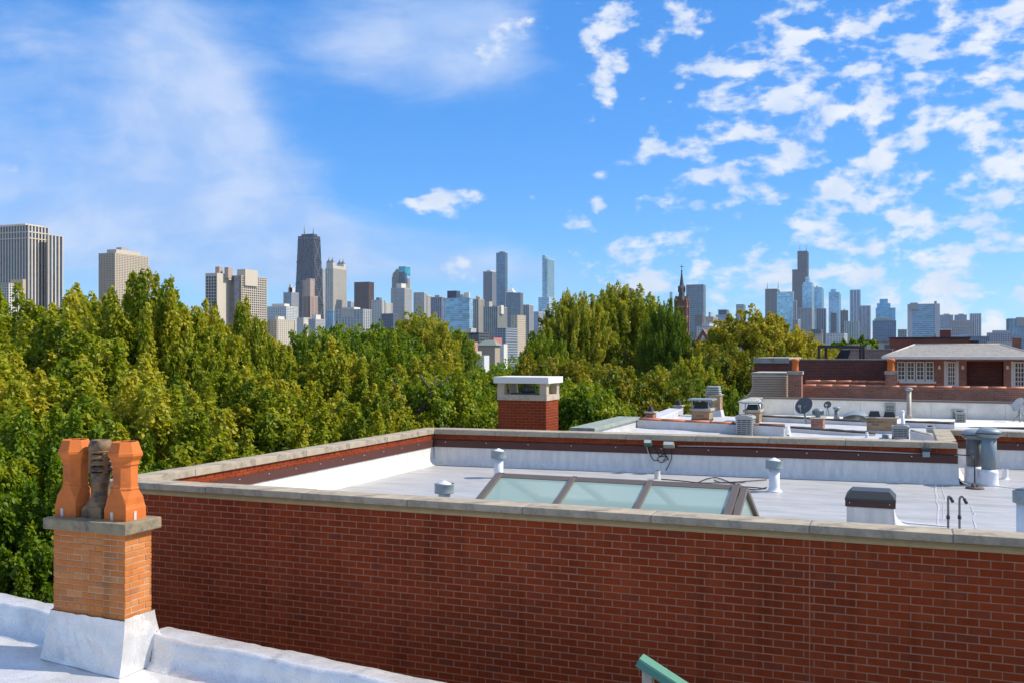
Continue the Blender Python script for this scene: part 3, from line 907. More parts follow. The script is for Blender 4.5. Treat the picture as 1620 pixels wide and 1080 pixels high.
# glazed gable end at the right, built out as a second slim frame
for x in (SX[-1] + 0.11,):
    for sgn in (-1, 1):
        mb = MB(); mb.bar((x, YR + sgn * (HW if sgn < 0 else 1.25), ZE + 0.0), (x, YR + sgn * 0.02, ZR - 0.03), 0.09, 0.06); mb.build('gable_rafter', M_BRONZE, sk, bevel=0.004)
    mb = MB(); mb.prism([(YR - HW + 0.12, ROOFZ + 0.06), (YR + 1.25 - 0.12, ROOFZ + 0.06), (YR, ZR - 0.08)], 'x', x - 0.02, x - 0.005); mb.build('gable_pane', M_SKYGLASS, sk)
    mb = MB(); mb.bar((x, YR - HW, ROOFZ + 0.03), (x, YR + 1.25, ROOFZ + 0.03), 0.08, 0.06); mb.build('gable_sill', M_BRONZE, sk)
x = SX[0]
mb = MB(); mb.prism([(YR - HW + 0.1, ROOFZ + 0.05), (YR + HW - 0.1, ROOFZ + 0.05), (YR, ZR - 0.07)], 'x', x - 0.012, x + 0.002); mb.build('gable_pane', M_SKYGLASS, sk)
mb = MB(); mb.box(SX[0] + 0.031, SX[-1] - 0.031, YR - HW + 0.051, YR + HW - 0.051, ROOFZ + 0.013, ROOFZ + 0.03); mb.build('shaft_floor', pm('pale_shaft', (0.66, 0.74, 0.71), 0.8), sk)

# ------------------------------------------------------------------ flood lights, wires and conduit on the back parapet
def on_back(px, py, out=0.0):
    """point on the back parapet plane pushed outward"""
    rx, ry = rayd(px); r = Vector((rx, ry, 0))
    n_ = nb; d = (p0 + nb * out).dot(n_) / r.dot(n_)
    return Vector((rx * d, ry * d, CAM_Z + (HY - py) / FPX * d))
def flood(px, py, wpx, label, mat):
    c_ = on_back(px, py, 0.16); d = depth(c_); w_ = wpx / FPX * d / 2
    t = thing('flood_light', label, 'flood light', c_)
    M = Mb @ Matrix.Rotation(math.radians(-35), 3, 'X')
    mb = MB(); mb.obox(c_, (w_, 0.07, 0.045), M); mb.build('housing', mat, t, bevel=0.01)
    mb = MB(); mb.obox(c_ + M @ Vector((0, -0.072, -0.0)), (w_ * 0.86, 0.004, 0.036), M); mb.build('lens', pm('lamp_glass', (0.55, 0.56, 0.5), 0.25), t)
    q = on_back(px, py, -0.03)
    mb = MB(); mb.bar(c_, q, 0.04, 0.04); mb.build('arm', M_DARK, t)
flood(1025, 700, 12, 'small dark green flood light under the back coping, the left of the two lamps', pm('green_housing', (0.05, 0.12, 0.08), 0.5))
flood(1058, 703, 17, 'larger grey green flood light under the back coping, the right of the two lamps', pm('olive_housing', (0.22, 0.25, 0.19), 0.5))
def wire(pts, r=0.006): 
    """soft curve through points"""
    P = [Vector(p) for p in pts]; out = []
    for i in range(len(P) - 1):
        a, b, c2, d2 = P[max(i - 1, 0)], P[i], P[i + 1], P[min(i + 2, len(P) - 1)]
        for k in range(6):
            t = k / 6
            out.append(0.5 * ((2 * b) + (c2 - a) * t + (2 * a - 5 * b + 4 * c2 - d2) * t * t + (-a + 3 * b - 3 * c2 + d2) * t ** 3))
    out.append(P[-1])
    return out, r
cab = MB()
for pts in ([(1031, 701), (1038, 712), (1043, 722)], [(1024, 703), (1028, 716), (1034, 727), (1042, 727)], [(1050, 710), (1053, 722), (1049, 728)],
            [(1043, 722), (1050, 718), (1056, 724), (1046, 731), (1040, 724), (1052, 721), (1058, 727)], [(1062, 712), (1062, 725), (1054, 742), (1046, 754)]):
    p_, r_ = wire([on_back(x, y, 0.05) for x, y in pts]); cab.tube(p_, 0.009, 5)
o = cab.build('cable_bundle', M_CABLE, None, loc=on_back(1045, 725, 0.05))
tag(o, 'tangle of black cables hanging below the two flood lights on the back parapet', 'cable')
cab = MB(); p_, r_ = wire([on_back(1023, 706, 0.04), on_back(1028, 724, 0.04), on_back(1034, 743, 0.04)]); cab.tube(p_, 0.006, 5)
o = cab.build('cable', M_WPIPE, None, loc=on_back(1023, 706, 0.04)); tag(o, 'thin white wire running down from the left flood light', 'cable')
b = at_z(1040, 757, 2.57)
t = thing('pipe_stub', 'short pale pipe stub on the roof below the hanging cables', 'pipe', (b.x, b.y, ROOFZ))
mb = MB(); mb.lathe([(0.07, 0), (0.062, 0.015), (0.058, 0.16), (0.058, 0.165)], (b.x, b.y, ROOFZ), 14); mb.build('pipe', pm('stub_paint', (0.55, 0.53, 0.48), 0.7, var=0.3), t)
mb = MB(); mb.lathe([(0.05, 0.166), (0.05, 0.169)], (b.x, b.y, ROOFZ), 14); mb.build('bore', M_DARK, t)
cab = MB()
for pts in ([(1046, 757), (1080, 760), (1110, 763), (1150, 762), (1213, 758)], [(1105, 762), (1120, 756), (1135, 755), (1160, 764), (1168, 768), (1190, 770), (1212, 772)],
            [(1168, 765), (1185, 773), (1200, 773), (1213, 770)], [(1130, 758), (1140, 762), (1165, 763), (1180, 761)]):
    P = []
    for x, y in pts:
        q = at_z(x, y, 2.55); P.append(q)
    p_, r_ = wire(P); cab.tube(p_, 0.011, 5)
o = cab.build('roof_cable', M_CABLE, None, loc=at_z(1120, 762, 2.56)); tag(o, 'black cables lying loose across the silver roof behind the skylight', 'cable')
# conduit along the flashing to the junction box, then over to the stacks
cab = MB()
A = [on_back(1072, 704.5, 0.045), on_back(1200, 706.5, 0.045), on_back(1330, 711.5, 0.045), on_back(1459, 717, 0.045)]
cab.tube(A, 0.011, 6)
o = cab.build('conduit', pm('light_conduit', (0.42, 0.42, 0.43), 0.4, metal=0.4), None, loc=A[0]); tag(o, 'thin grey electrical conduit running along the back parapet flashing', 'conduit')
c_ = on_back(1465, 716, 0.09)
t = thing('junction_box', 'pale grey junction box with dark top mounted near the right end of the back parapet', 'junction box', c_)
mb = MB(); mb.obox(c_ + Vector((0, 0, -0.02)), (0.065, 0.05, 0.055), Mb); mb.build('box', M_GALV, t, bevel=0.006)
mb = MB(); mb.obox(c_ + Vector((0, 0, 0.065)), (0.085, 0.065, 0.028), Mb); mb.build('cover', M_DARK, t, bevel=0.004)
mb = MB()
c3 = on_back(1470, 717, 0.09); c4 = on_back(1507, 718, 0.09)
e1 = at_d(1537, 720, 18.2); e2 = at_d(1542, 726, 18.2); e3 = at_z(1542, 765, 2.57); e3 = Vector((e2.x, e2.y, ROOFZ + 0.04))
mb.tube([c3, c4, (c4 + e1) / 2, e1, e2, e3], 0.012, 6)
o = mb.build('conduit', M_DARK, None, loc=c3); tag(o, 'dark conduit bridging from the junction box to the foot of the exhaust stacks', 'conduit')
mb = MB()
for k in range(7):
    mb.lathe([(0.03, 0), (0.035, 0.03), (0.02, 0.06 + 0.02 * (k % 3))], (e3.x + 0.05 * math.cos(k * 2.1), e3.y + 0.05 * math.sin(k * 2.1), ROOFZ + 0.005), 6)
mb.lathe([(0.17, 0.0), (0.15, 0.03), (0.0, 0.035)], (e3.x, e3.y, ROOFZ + 0.002), 14)
o = mb.build('pipe_boot', pm('rusty_boot', (0.13, 0.09, 0.07), 0.8, var=0.4, vscale=20), None, loc=(e3.x, e3.y, ROOFZ)); tag(o, 'small rusty clamp and sealant boot at the foot of the tall stacks', 'pipe boot')

# ------------------------------------------------------------------ foreground: the silver roof below and its chimney
K = 0.87  # scale about the camera; also baked into the roof and chimney numbers below
def ptop(x): return zt(3.158 + 0.055 * (x + 7.99))
def froof(x, y): return ptop(x) - 0.35 + 0.02 * mnoise.noise(Vector((x * 0.8, y * 0.8, 3))) + 0.008 * mnoise.noise(Vector((x * 3, y * 3, 5)))
near = thing('neighbour_building', 'building with wrinkled silver felt roof and low felt covered parapet in the lower left corner', 'building', (-8, 5, 0))
w = MB(); w.box(-19.9, -0.2, -6, 8.9, 0, zt(4.5)); w.build('wall', coursed_mat('common_brick', (0.30, 0.16, 0.10), (0.24, 0.13, 0.085), (0.30, 0.27, 0.23)), near)
w = MB()
def fr(u, v):
    x = -20 + 20 * u; y = -6 + 14.57 * v
    return (x, y, froof(x, y))
w.grid(fr, 90, 80); w.build('roof', M_ALU, near)
def parapet(xa, xb, label):
    prof = [(y_ * K, z_ * K, k_) for y_, z_, k_ in [(9.58, -0.47, 0.0), (9.73, -0.42, 0.3), (9.82, -0.34, 1), (9.855, -0.20, 1), (9.87, -0.06, 1), (9.89, -0.012, 1), (9.94, 0.0, 1), (10.06, 0.005, 0.8), (10.18, 0.0, 0.8), (10.25, -0.01, .6), (10.29, -0.05, 0.6), (10.295, -0.5, 0)]]
    nu = int((xb - xa) / 0.055); nv = len(prof) - 1
    mb = MB()
    def fn(u, v):
        x = xa + (xb - xa) * u; j = min(int(v * nv + 1e-6), nv); y, dz, k = prof[j]
        e = min(x - xa, xb - x)
        en = 1 - math.exp(-max(e, 0) / 0.06)
        n1 = mnoise.noise(Vector((x * 1.6, y * 3, dz * 3))) * 0.022 + (0.5 - abs(mnoise.noise(Vector((x * 4 + dz * 3, y * 5, dz * 6))))) * 0.020
        n1 += mnoise.noise(Vector((x * 13, y * 13, dz * 13))) * 0.005
        # lapped joints in the felt
        lap = 0
        for xs in (-10.6, -6.13, -5.13, -3.1):
            t_ = (x - xs)
            if -0.03 < t_ < 0.5: lap = max(lap, 0.016 * (1 - max(t_, 0) / 0.5))
            if abs(t_) < 0.12: n1 += 0.014 * mnoise.noise(Vector((x * 22, y * 14, dz * 12)))
        yy = y + (n1 * 1.0 - lap) * (1 if y < 8.7 else 0.4) * k
        if j in (9, 10): yy += 0.02 * mnoise.noise(Vector((x * 9, 4, 1)))
        zz = ptop(x) + dz + (n1 + lap) * k
        if e < 0.25 and y < 8.7: yy += 0.04 * (1 - en)
        return (x, yy, zz)
    mb.grid(fn, nu, nv)
    return mb.build('parapet', M_ALU, near)
parapet(-20, -8.83, ''); parapet(-7.80, 0.0, '')

CXL, CXR, CYF, CYB = -8.87, -7.83, 8.243, 8.657
ZBT, ZBB = zt(1.992), zt(2.888)
ch = thing('chimney', 'orange brick chimney with stone slab and three clay pots standing on the low silver parapet', 'chimney', ((CXL + CXR) / 2, (CYF + CYB) / 2, zt(3.5)))
w = MB(); w.box(CXL + 0.01, CXR - 0.01, CYF + 0.01, CYB - 0.01, zt(3.6), ZBT); core = w.build('mortar_core', M_YELMORTAR, ch)
yproto = brick_proto('brick', 0.197, 0.0585, 0.02, M_YEL, 0.004)
Hc = 0.0672
lay_bricks(ch, ((CXL, CYF + 0.01, 0), (1, 0, 0), (0, -1, 0)), CXR - CXL, ZBB - 0.12, ZBT - 0.004, 0.206, Hc, M_YEL, joint=0.009, proud=0.005, proto=yproto, jitter=0.004)
lay_bricks(ch, ((CXR - 0.01, CYF, 0), (0, 1, 0), (1, 0, 0)), CYB - CYF, ZBB - 0.12, ZBT - 0.004, 0.206, Hc, M_YEL, joint=0.009, proud=0.005, proto=yproto, offset=-0.10, jitter=0.004)
lay_bricks(ch, ((CXL + 0.01, CYB, 0), (0, -1, 0), (-1, 0, 0)), CYB - CYF, ZBB - 0.12, ZBT - 0.004, 0.206, Hc, M_YEL, joint=0.009, proud=0.005, single=0, proto=yproto)
lay_bricks(ch, ((CXR, CYB - 0.01, 0), (-1, 0, 0), (0, 1, 0)), CXR - CXL, ZBB - 0.12, ZBT - 0.004, 0.206, Hc, M_YEL, joint=0.009, proud=0.005, single=0, proto=yproto)
# stone slab with worn edges
mb = MB()
def slabface(): pass
mb.box(CXL - 0.074, CXR + 0.074, CYF - 0.074, CYB + 0.074, ZBT, ZBT + 0.126)
slab = mb.build('slab', M_STONE_D, ch, bevel=0.014)
# felt dressed up the foot of the chimney
mb = MB()
zb0 = ZBB - 0.02
ring_t = [(CXL - 0.02, CYF - 0.02), (CXR + 0.02, CYF - 0.02), (CXR + 0.02, CYB + 0.02), (CXL - 0.02, CYB + 0.02)]
ring_b = [(CXL - 0.10, CYF - 0.09), (CXR + 0.02, CYF - 0.10), (CXR + 0.05, CYB + 0.06), (CXL - 0.08, CYB + 0.06)]
def skirt(i0, i1, nu):
    a, b = ring_t[i0], ring_t[i1]; c2, d2 = ring_b[i0], ring_b[i1]
    def fn(u, v):
        k = v ** 1.35
        xt, yt = a[0] + (b[0] - a[0]) * u, a[1] + (b[1] - a[1]) * u
        xb_, yb_ = c2[0] + (d2[0] - c2[0]) * u, c2[1] + (d2[1] - c2[1]) * u
        x, y = xt + (xb_ - xt) * k, yt + (yb_ - yt) * k
        zb = froof(x, min(y, 8.5)) + 0.005
        if y > 8.56: zb = ptop(x) + 0.015 - 0.35 * max(0, 1 - (y - 8.56) / 0.1)
        ztp = zb0 + 0.012 * mnoise.noise(Vector((x * 9, y * 9, 2))) - 0.025 * u * (1 if i0 == 0 else 0)
        z = ztp + (zb - ztp) * v
        n1 = 0.024 * mnoise.noise(Vector((x * 3, y * 3, z * 3))) - 0.03 * abs(mnoise.noise(Vector((x * 5 + z * 2, y * 5, z * 2 + 7)))) + 0.004 * mnoise.noise(Vector((x * 14, y * 14, z * 14)))
        e = math.sin(math.pi * min(1, max(0, u))) ** 0.4 * math.sin(math.pi * v) ** 0.5 if 0 < v < 1 else 0
        nx, ny = (0, -1) if i0 == 0 else ((1, 0) if i0 == 1 else ((0, 1) if i0 == 2 else (-1, 0)))
        return (x + nx * n1 * e, y + ny * n1 * e, z)
    mb.grid(fn, nu, 22)
skirt(0, 1, 44); skirt(1, 2, 22); skirt(2, 3, 20); skirt(3, 0, 20)
mb.build('felt_skirt', M_ALU, ch)

# chimney pots
def oct_ring(r, sq, z):
    """8 points between a square (sq=1) and a regular octagon (sq=0), half width r"""
    k = r * (math.tan(math.pi / 8) * (1 - sq) + 0.97 * sq)
    r *= K; k *= K; z *= K
    P = [(r, -k), (r, k), (k, r), (-k, r), (-r, k), (-r, -k), (-k, -r), (k, -r)]
    return [(x, y, z) for x, y in P]
def loft(mb, rings, c, hollow=True):
    b = len(mb.v)
    for ring in rings:
        mb.v.extend([(c[0] + x, c[1] + y, c[2] + z) for x, y, z in ring])
    for j in range(len(rings) - 1):
        for i in range(8):
            k = (i + 1) % 8
            mb.face((b + j * 8 + i, b + j * 8 + k, b + (j + 1) * 8 + k, b + (j + 1) * 8 + i))
def clay_pot(x, y, label):
    z = ZBT + 0.126
    o_ = (x, y, z); k = 1.0
    mb = MB()
    R = [oct_ring(0.178, 1, 0), oct_ring(0.178, 1, 0.15), oct_ring(0.172, 1, 0.165), oct_ring(0.165, 1, 0.20), oct_ring(0.168, 0.7, 0.28), oct_ring(0.154, 0.0, 0.38),
         oct_ring(0.160, 0, 0.385), oct_ring(0.160, 0, 0.405), oct_ring(0.149, 0, 0.415), oct_ring(0.149, 0, 0.69),
         oct_ring(0.164, 0, 0.70), oct_ring(0.164, 0, 0.74), oct_ring(0.168, 0, 0.755), oct_ring(0.198, 0, 0.80), oct_ring(0.208, 0, 0.815), oct_ring(0.208, 0, 0.85), oct_ring(0.200, 0, 0.858),
         oct_ring(0.158, 0, 0.985), oct_ring(0.154, 0, 0.99), oct_ring(0.128, 0, 0.99), oct_ring(0.122, 0, 0.80), oct_ring(0.02, 0, 0.79)]
    loft(mb, R, o_)
    body = mb.build('chimney_pot', M_TERRA, ch, loc=(x, y, z), bevel=0.004)
    body['label'] = label
    # white sealant marks at the foot
    mb = MB()
    mb.obox((x + 0.158, y - 0.02, z + 0.05), (0.004, 0.018, 0.048))
    mb.build('sealant_dab', pm('white_sealant', (0.62, 0.56, 0.50), 0.6, var=0.3, vscale=30), body)
    mb = MB(); mb.obox((x - 0.04, y - 0.158, z + 0.05), (0.018, 0.004, 0.044))
    mb.build('sealant_dab', pm('white_sealant', (0.62, 0.56, 0.50), 0.6, var=0.3, vscale=30), body)
    mb = MB()
    mb.lathe([(0.098, 0.70), (0.096, 0.705)], o_, 12); mb.build('bore', M_DARK, body)
    return body
ypot = (CYF + CYB) / 2
clay_pot(-8.02, ypot - 0.0, 'clean terracotta pot, right')
clay_pot(-8.745, ypot + 0.0, 'clean terracotta pot, left')
# middle pot, sooty, with louvre rings
mb = MB(); z = ZBT + 0.126; o_ = (-8.405, ypot + 0.03, z)
SC = lambda pr: [(a_ * K, b_ * K) for a_, b_ in pr]
loft(mb, [oct_ring(0.165, 1, 0), oct_ring(0.165, 1, 0.10), oct_ring(0.155, 0.9, 0.14), oct_ring(0.14, 0.2, 0.17)], o_)
mb.lathe(SC([(0.165, 0.15), (0.168, 0.165), (0.16, 0.19), (0.13, 0.24), (0.118, 0.27), (0.118, 0.43), (0.128, 0.44), (0.128, 0.455), (0.12, 0.465), (0.122, 0.56), (0.13, 0.575)]), o_, 28, cap=False)
# louvre section: overlapping skirts
for zz in (0.575, 0.655, 0.735, 0.815):
    mb.lathe(SC([(0.092, zz - 0.01), (0.094, zz + 0.015), (0.152, zz + 0.022), (0.149, zz + 0.045), (0.120, zz + 0.078)]), o_, 28, cap=False)
mb.lathe(SC([(0.150, 0.87), (0.155, 0.885), (0.15, 0.93), (0.125, 0.985), (0.118, 0.995), (0.09, 0.995), (0.083, 0.85), (0.0, 0.84)]), o_, 28, cap=False)
for k in range(4):
    a = k * math.pi / 2 + math.radians(250)
    mb.bar((o_[0] + 0.111 * math.cos(a), o_[1] + 0.111 * math.sin(a), z + 0.50), (o_[0] + 0.111 * math.cos(a), o_[1] + 0.111 * math.sin(a), z + 0.775), 0.05, 0.035, up=(math.cos(a), math.sin(a), 0))
mp = mb.build('chimney_pot', M_SOOT, ch, loc=o_); mp['label'] = 'sooty dark pot with louvre rings, in the middle'

# ------------------------------------------------------------------ stair guard with a green capped rail at the bottom edge
gA = at_y(1012, 1040, 8.4)
gx, gy, gz = gA.x, gA.y, gA.z
sl = -0.52
t = thing('stair_guard', 'sloping wooden stair guard with green painted cap board at the bottom edge of the picture', 'stair guard', (gx + 0.6, gy, gz - 1.2))
mb = MB()
L_ = 2.2
M_ = Matrix.Rotation(math.atan(-sl), 3, 'Y')
c_ = Vector((gx, gy + 0.06, gz)) + M_ @ Vector((L_ / 2, 0, -0.01))
mb.obox(c_, (L_ / 2, 0.075, 0.012), M_); mb.build('cap_board', M_PATINA, t, bevel=0.003)
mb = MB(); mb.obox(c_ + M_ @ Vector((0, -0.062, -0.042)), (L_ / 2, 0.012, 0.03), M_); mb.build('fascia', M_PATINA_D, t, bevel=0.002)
mb = MB(); mb.obox((gx + 0.06, gy + 0.06, gz - 0.92), (0.045, 0.045, 0.86)); mb.build('post', M_OLDWOOD, t, bevel=0.004)
mb = MB(); mb.obox(c_ + M_ @ Vector((0.15, -0.01, -0.13)), (L_ / 2 - 0.16, 0.02, 0.022), M_); mb.build('rail', pm('peeling_cream_paint', (0.55, 0.48, 0.36), 0.8, var=0.35, vscale=30), t)
for i in range(7):
    x_ = gx + 0.24 + i * 0.13
    mb = MB(); mb.obox((x_, gy + 0.055, gz - 0.95 + (x_ - gx) * sl), (0.045, 0.012, 0.75)); mb.build('board', M_OLDWOOD, t)
mb = MB(); mb.box(gx - 0.1, gx + 2.5, gy + 0.0, gy + 0.12, zt(4.6), gz - 1.75); mb.build('stringer', M_OLDWOOD, t)

# ------------------------------------------------------------------ neighbouring roofs
def corners(x0, xc, x1, d, mindep=None):
    """axis-aligned block from three picture columns: left end, near corner, right end, with the near corner d metres deep"""
    Cn = at_d(xc, HY, d)
    r0 = rayd(x0); X0 = r0[0] * Cn.y / r0[1]
    w_ = abs(Cn.x - X0)
    Yb = None
    if x1 > xc + 0.2:
        r1 = rayd(x1)
        if abs(r1[0]) > 1e-4:
            yy = Cn.x * r1[1] / r1[0]
            if yy > Cn.y and yy - Cn.y < 4 * max(w_, 1) + 20: Yb = yy
    if Yb is None: Yb = Cn.y + (mindep or max(w_ * 0.8, 0.4))
    return X0, Cn.x, Cn.y, Yb
def hz_at(py, d): return CAM_Z + (HY - py) / FPX * d

M_CB = coursed_mat('common_yellow_brick', (0.40, 0.25, 0.12), (0.20, 0.12, 0.07), (0.30, 0.26, 0.21))
M_CB_RED = coursed_mat('common_red_brick', (0.33, 0.13, 0.075), (0.24, 0.10, 0.065), (0.34, 0.27, 0.22))
M_DKBR = coursed_mat('dark_maroon_brick', (0.20, 0.050, 0.034), (0.15, 0.040, 0.028), (0.26, 0.15, 0.11), rough=0.8)
M_PKBR = coursed_mat('dusty_rose_brick', (0.40, 0.17, 0.10), (0.31, 0.12, 0.075), (0.36, 0.27, 0.22))
M_CONC = pm('weathered_concrete', (0.42, 0.39, 0.32), 0.9, var=0.2, vscale=4, bump=0.3, bscale=40, col2=(0.24, 0.22, 0.19), c2scale=3)
M_WROOF = membrane_mat('white_roof_paint', (0.74, 0.70, 0.62), 0.0, 0.65, bump=0.12, bscale=2.5, dirt=(0.50, 0.49, 0.46), dirtlo=0.5, dirthi=0.8)
M_SROOF = membrane_mat('silvered_felt', (0.55, 0.545, 0.54), 0.1, 0.55, bump=0.35, bscale=3, dirt=(0.40, 0.41, 0.42), dirtlo=0.5, dirthi=0.75)
M_TAR = pm('black_tar', (0.06, 0.05, 0.045), 0.8, var=0.3, vscale=8, bump=0.4, bscale=20)
M_TILE = pm('orange_coping_tile', (0.55, 0.19, 0.09), 0.6, var=0.25, vscale=4, col2=(0.35, 0.13, 0.08), c2scale=3)
M_TILE_D = pm('brown_coping_tile', (0.16, 0.075, 0.05), 0.7, var=0.35, vscale=3)
M_SLATE = pm('green_grey_slate', (0.27, 0.31, 0.26), 0.8, var=0.15, vscale=4, bump=0.3, bscale=30, col2=(0.18, 0.2, 0.18), c2scale=3)
M_SIDING = pm('beige_siding', (0.66, 0.50, 0.35), 0.7, var=0.08)
M_ACBODY = pm('ac_beige_metal', (0.33, 0.335, 0.31), 0.55, metal=0.05, var=0.08)
M_ACDARK = pm('ac_fin_dark', (0.10, 0.105, 0.11), 0.6, metal=0.3)
M_IRON = pm('cast_iron_black', (0.03, 0.028, 0.028), 0.6, var=0.2)
M_WPAINT = pm('cream_window_paint', (0.76, 0.73, 0.62), 0.5, var=0.05)
M_WGLASS = pm('window_glass_dark', (0.035, 0.042, 0.045), 0.06, spec=0.9)

# --- first neighbour behind the back parapet
def n1z(x): return zt(2.04 + 0.035 * (x + 6.5))
nb1 = thing('neighbour_building', 'building right behind the back parapet, with green slate coping and silvered roof', 'building', (-3, 23.4, 0))
Y1 = 25.35
w = MB(); w.box(-6.95, 0.6, 21.45, Y1 + 0.25, 0, zt(3.3)); w.build('wall', M_CB, nb1)
w = MB(); w.grid(lambda u, v: (-6.6 + 7.3 * u, 21.2 + (Y1 - 21.2) * v, n1z(-6.6 + 7.3 * u) + 0.03 * mnoise.noise(Vector((u * 9, v * 5, 8)))), 50, 30); w.build('roof', M_SROOF, nb1)
w = MB(); w.box(-7.1, -6.5, 21.35, Y1 + 0.2, zt(1.84), zt(1.76)); w.build('coping', M_SLATE, nb1, bevel=0.01)
w = MB(); w.box(-7.05, -6.56, 21.4, Y1 + 0.15, zt(3.3), zt(1.842)); w.build('parapet', M_SROOF, nb1)
# dividing wall with tile coping, stepping down to the right
def wallrun(parent, x0, x1, y, z0, z1, base_fn, name_mat, tile_mats, th=0.22, n=1, name='parapet'):
    w = MB()
    w.add([(x0, y, base_fn(x0) - 0.5), (x1, y, base_fn(x1) - 0.5), (x1, y + th, base_fn(x1) - 0.5), (x0, y + th, base_fn(x0) - 0.5), (x0, y, z0), (x1, y, z1), (x1, y + th, z1), (x0, y + th, z0)],
          [(0, 3, 2, 1), (4, 5, 6, 7), (0, 1, 5, 4), (1, 2, 6, 5), (2, 3, 7, 6), (3, 0, 4, 7)])
    w.build(name, name_mat, parent)
    L = x1 - x0; k = max(1, int(L / 0.6))
    for i in range(k):
        a = x0 + L * i / k; b = x0 + L * (i + 1) / k
        za = z0 + (z1 - z0) * i / k; zb_ = z0 + (z1 - z0) * (i + 1) / k
        mb = MB(); j = random.uniform(0, 0.015)
        mb.tube([(a + 0.01, y + th / 2, za + j), (b + 0.01, y + th / 2, zb_ + 0.01 + j)], [0.05, 0.058], 8)
        mb.build('coping_tile', tile_mats[i % len(tile_mats)] if i > 2 else tile_mats[0], parent)
q1 = at_y(1008, 664, Y1); q2 = at_y(1240, 675, Y1)
wallrun(nb1, q1.x, q2.x, Y1, q1.z, q2.z, n1z, M_SROOF, [M_TILE, M_TILE_D, M_TILE_D])

def brick_chimney(px0, pxc, px1, ytop, ybase, d, label, brick=M_CB, slab_px=4, white_px=0, pots=0, cap=None, group='brick chimneys on the roofs behind', tar_px=0, name='chimney'):
    X0, X1, Yc, Yb = corners(px0, pxc, px1, d)
    Yb = max(min(Yb, Yc + 1.2), Yc + 0.4)
    zt_, zb_ = hz_at(ytop, d), hz_at(ybase, d)
    pxm = d / FPX
    t = thing(name, label, 'chimney', ((X0 + X1) / 2, (Yc + Yb) / 2, zb_ - 0.1), group)
    zs = zt_ - slab_px * pxm; zw = zb_ + white_px * pxm
    w = MB(); w.box(X0, X1, Yc, Yb, zw, zs); w.build('stack', brick, t)
    if tar_px:
        w = MB(); w.box(X0 - 0.012, X1 + 0.012, Yc - 0.012, Yb + 0.012, zw, zw + tar_px * pxm); w.build('tar_band', M_TAR, t)
    if white_px:
        w = MB(); f = 0.12
        w.add([(X0 - f, Yc - f, zb_ - 0.1), (X1 + f, Yc - f, zb_ - 0.1), (X1 + f, Yb, zb_ - 0.1), (X0 - f, Yb, zb_ - 0.1), (X0 - .02, Yc - .02, zw + 0.01), (X1 + .02, Yc - .02, zw + 0.01), (X1 + .02, Yb + .02, zw + 0.01), (X0 - .02, Yb + .02, zw + 0.01)],
              [(0, 3, 2, 1), (4, 5, 6, 7), (0, 1, 5, 4), (1, 2, 6, 5), (2, 3, 7, 6), (3, 0, 4, 7)])
        w.build('felt_skirt', M_SROOF, t)
    else:
        w = MB(); w.box(X0 - 0.003, X1 + 0.003, Yc - 0.003, Yb + 0.003, zb_ - 0.3, zb_ + 0.04); w.build('felt_skirt', M_SROOF, t)
    w = MB(); w.box(X0 - 0.05, X1 + 0.05, Yc - 0.05, Yb + 0.05, zs, zt_); w.build('slab', M_CONC, t, bevel=0.01)
    return t, X0, X1, Yc, Yb, zt_
def flat_cover(t, X0, X1, Yc, Yb, z, h, cover=True):
    """dark flue tiles under a flat raised cover"""
    n = max(1, int((X1 - X0) / 0.32)); wd = (X1 - X0) / n
    for i in range(n):
        mb = MB(); a = X0 + wd * i + 0.04
        mb.add([(a, Yc + .05, z), (a + wd - .08, Yc + .05, z), (a + wd - .08, Yb - .05, z), (a, Yb - .05, z), (a + .04, Yc + .09, z + h * 0.62), (a + wd - .12, Yc + .09, z + h * 0.62), (a + wd - .12, Yb - .09, z + h * 0.62), (a + .04, Yb - .09, z + h * 0.62)],
               [(0, 3, 2, 1), (4, 5, 6, 7), (0, 1, 5, 4), (1, 2, 6, 5), (2, 3, 7, 6), (3, 0, 4, 7)])
        mb.build('flue', M_IRON, t)
    if cover:
        mb = MB(); mb.box(X0 - 0.09, X1 + 0.09, Yc - 0.09, Yb + 0.09, z + h - 0.04, z + h); mb.build('cover', M_GALV, t)
        for x in (X0 + 0.02, X1 - 0.02):
            for y in (Yc + 0.02, Yb - 0.02):
                mb = MB(); mb.box(x - 0.015, x + 0.015, y - 0.015, y + 0.015, z, z + h - 0.04); mb.build('leg', M_GALV, t)
r = brick_chimney(1094, 1122, 1128, 646, 683, 25.7, 'yellow brick chimney with white felt foot and flat cover over dark flues', white_px=16, tar_px=4, slab_px=4)
flat_cover(r[0], *r[1:5], r[5], 15 / FPX * 25.7)
r = brick_chimney(1115, 1139, 1143, 624, 664, 31.5, 'tall yellow brick chimney with louvred grey metal top, just behind the flat covered one', white_px=15, slab_px=1)
X0, X1, Yc, Yb, z = r[1:]
for k in range(4):
    mb = MB(); zz = z + k * 0.07; mb.box(X0 + 0.02 + k * 0.01, X1 - 0.02 - k * 0.01, Yc + 0.02, Yb - 0.02, zz + 0.01, zz + 0.06); mb.build('louvre', M_ACBODY, r[0], bevel=0.012)
r = brick_chimney(1021, 1033, 1037, 651, 664, 27.5, 'small brick chimney with black hooded flue left of the white parapet end', brick=M_CB_RED, slab_px=2)
flat_cover(r[0], *r[1:5], r[5], 9 / FPX * 27.5 * 1.4, cover=False)
r = brick_chimney(1066, 1077, 1081, 641, 658, 33, 'small chimney with black hooded flue at the far end of the white sloping parapet', brick=M_SROOF, slab_px=2)
flat_cover(r[0], *r[1:5], r[5], 9 / FPX * 33 * 1.4, cover=False)
r = brick_chimney(1178, 1201, 1206, 648, 670, 29.5, 'low brick chimney with flat metal cover left of the two dishes', slab_px=4)
flat_cover(r[0], *r[1:5], r[5], 12 / FPX * 29.5)
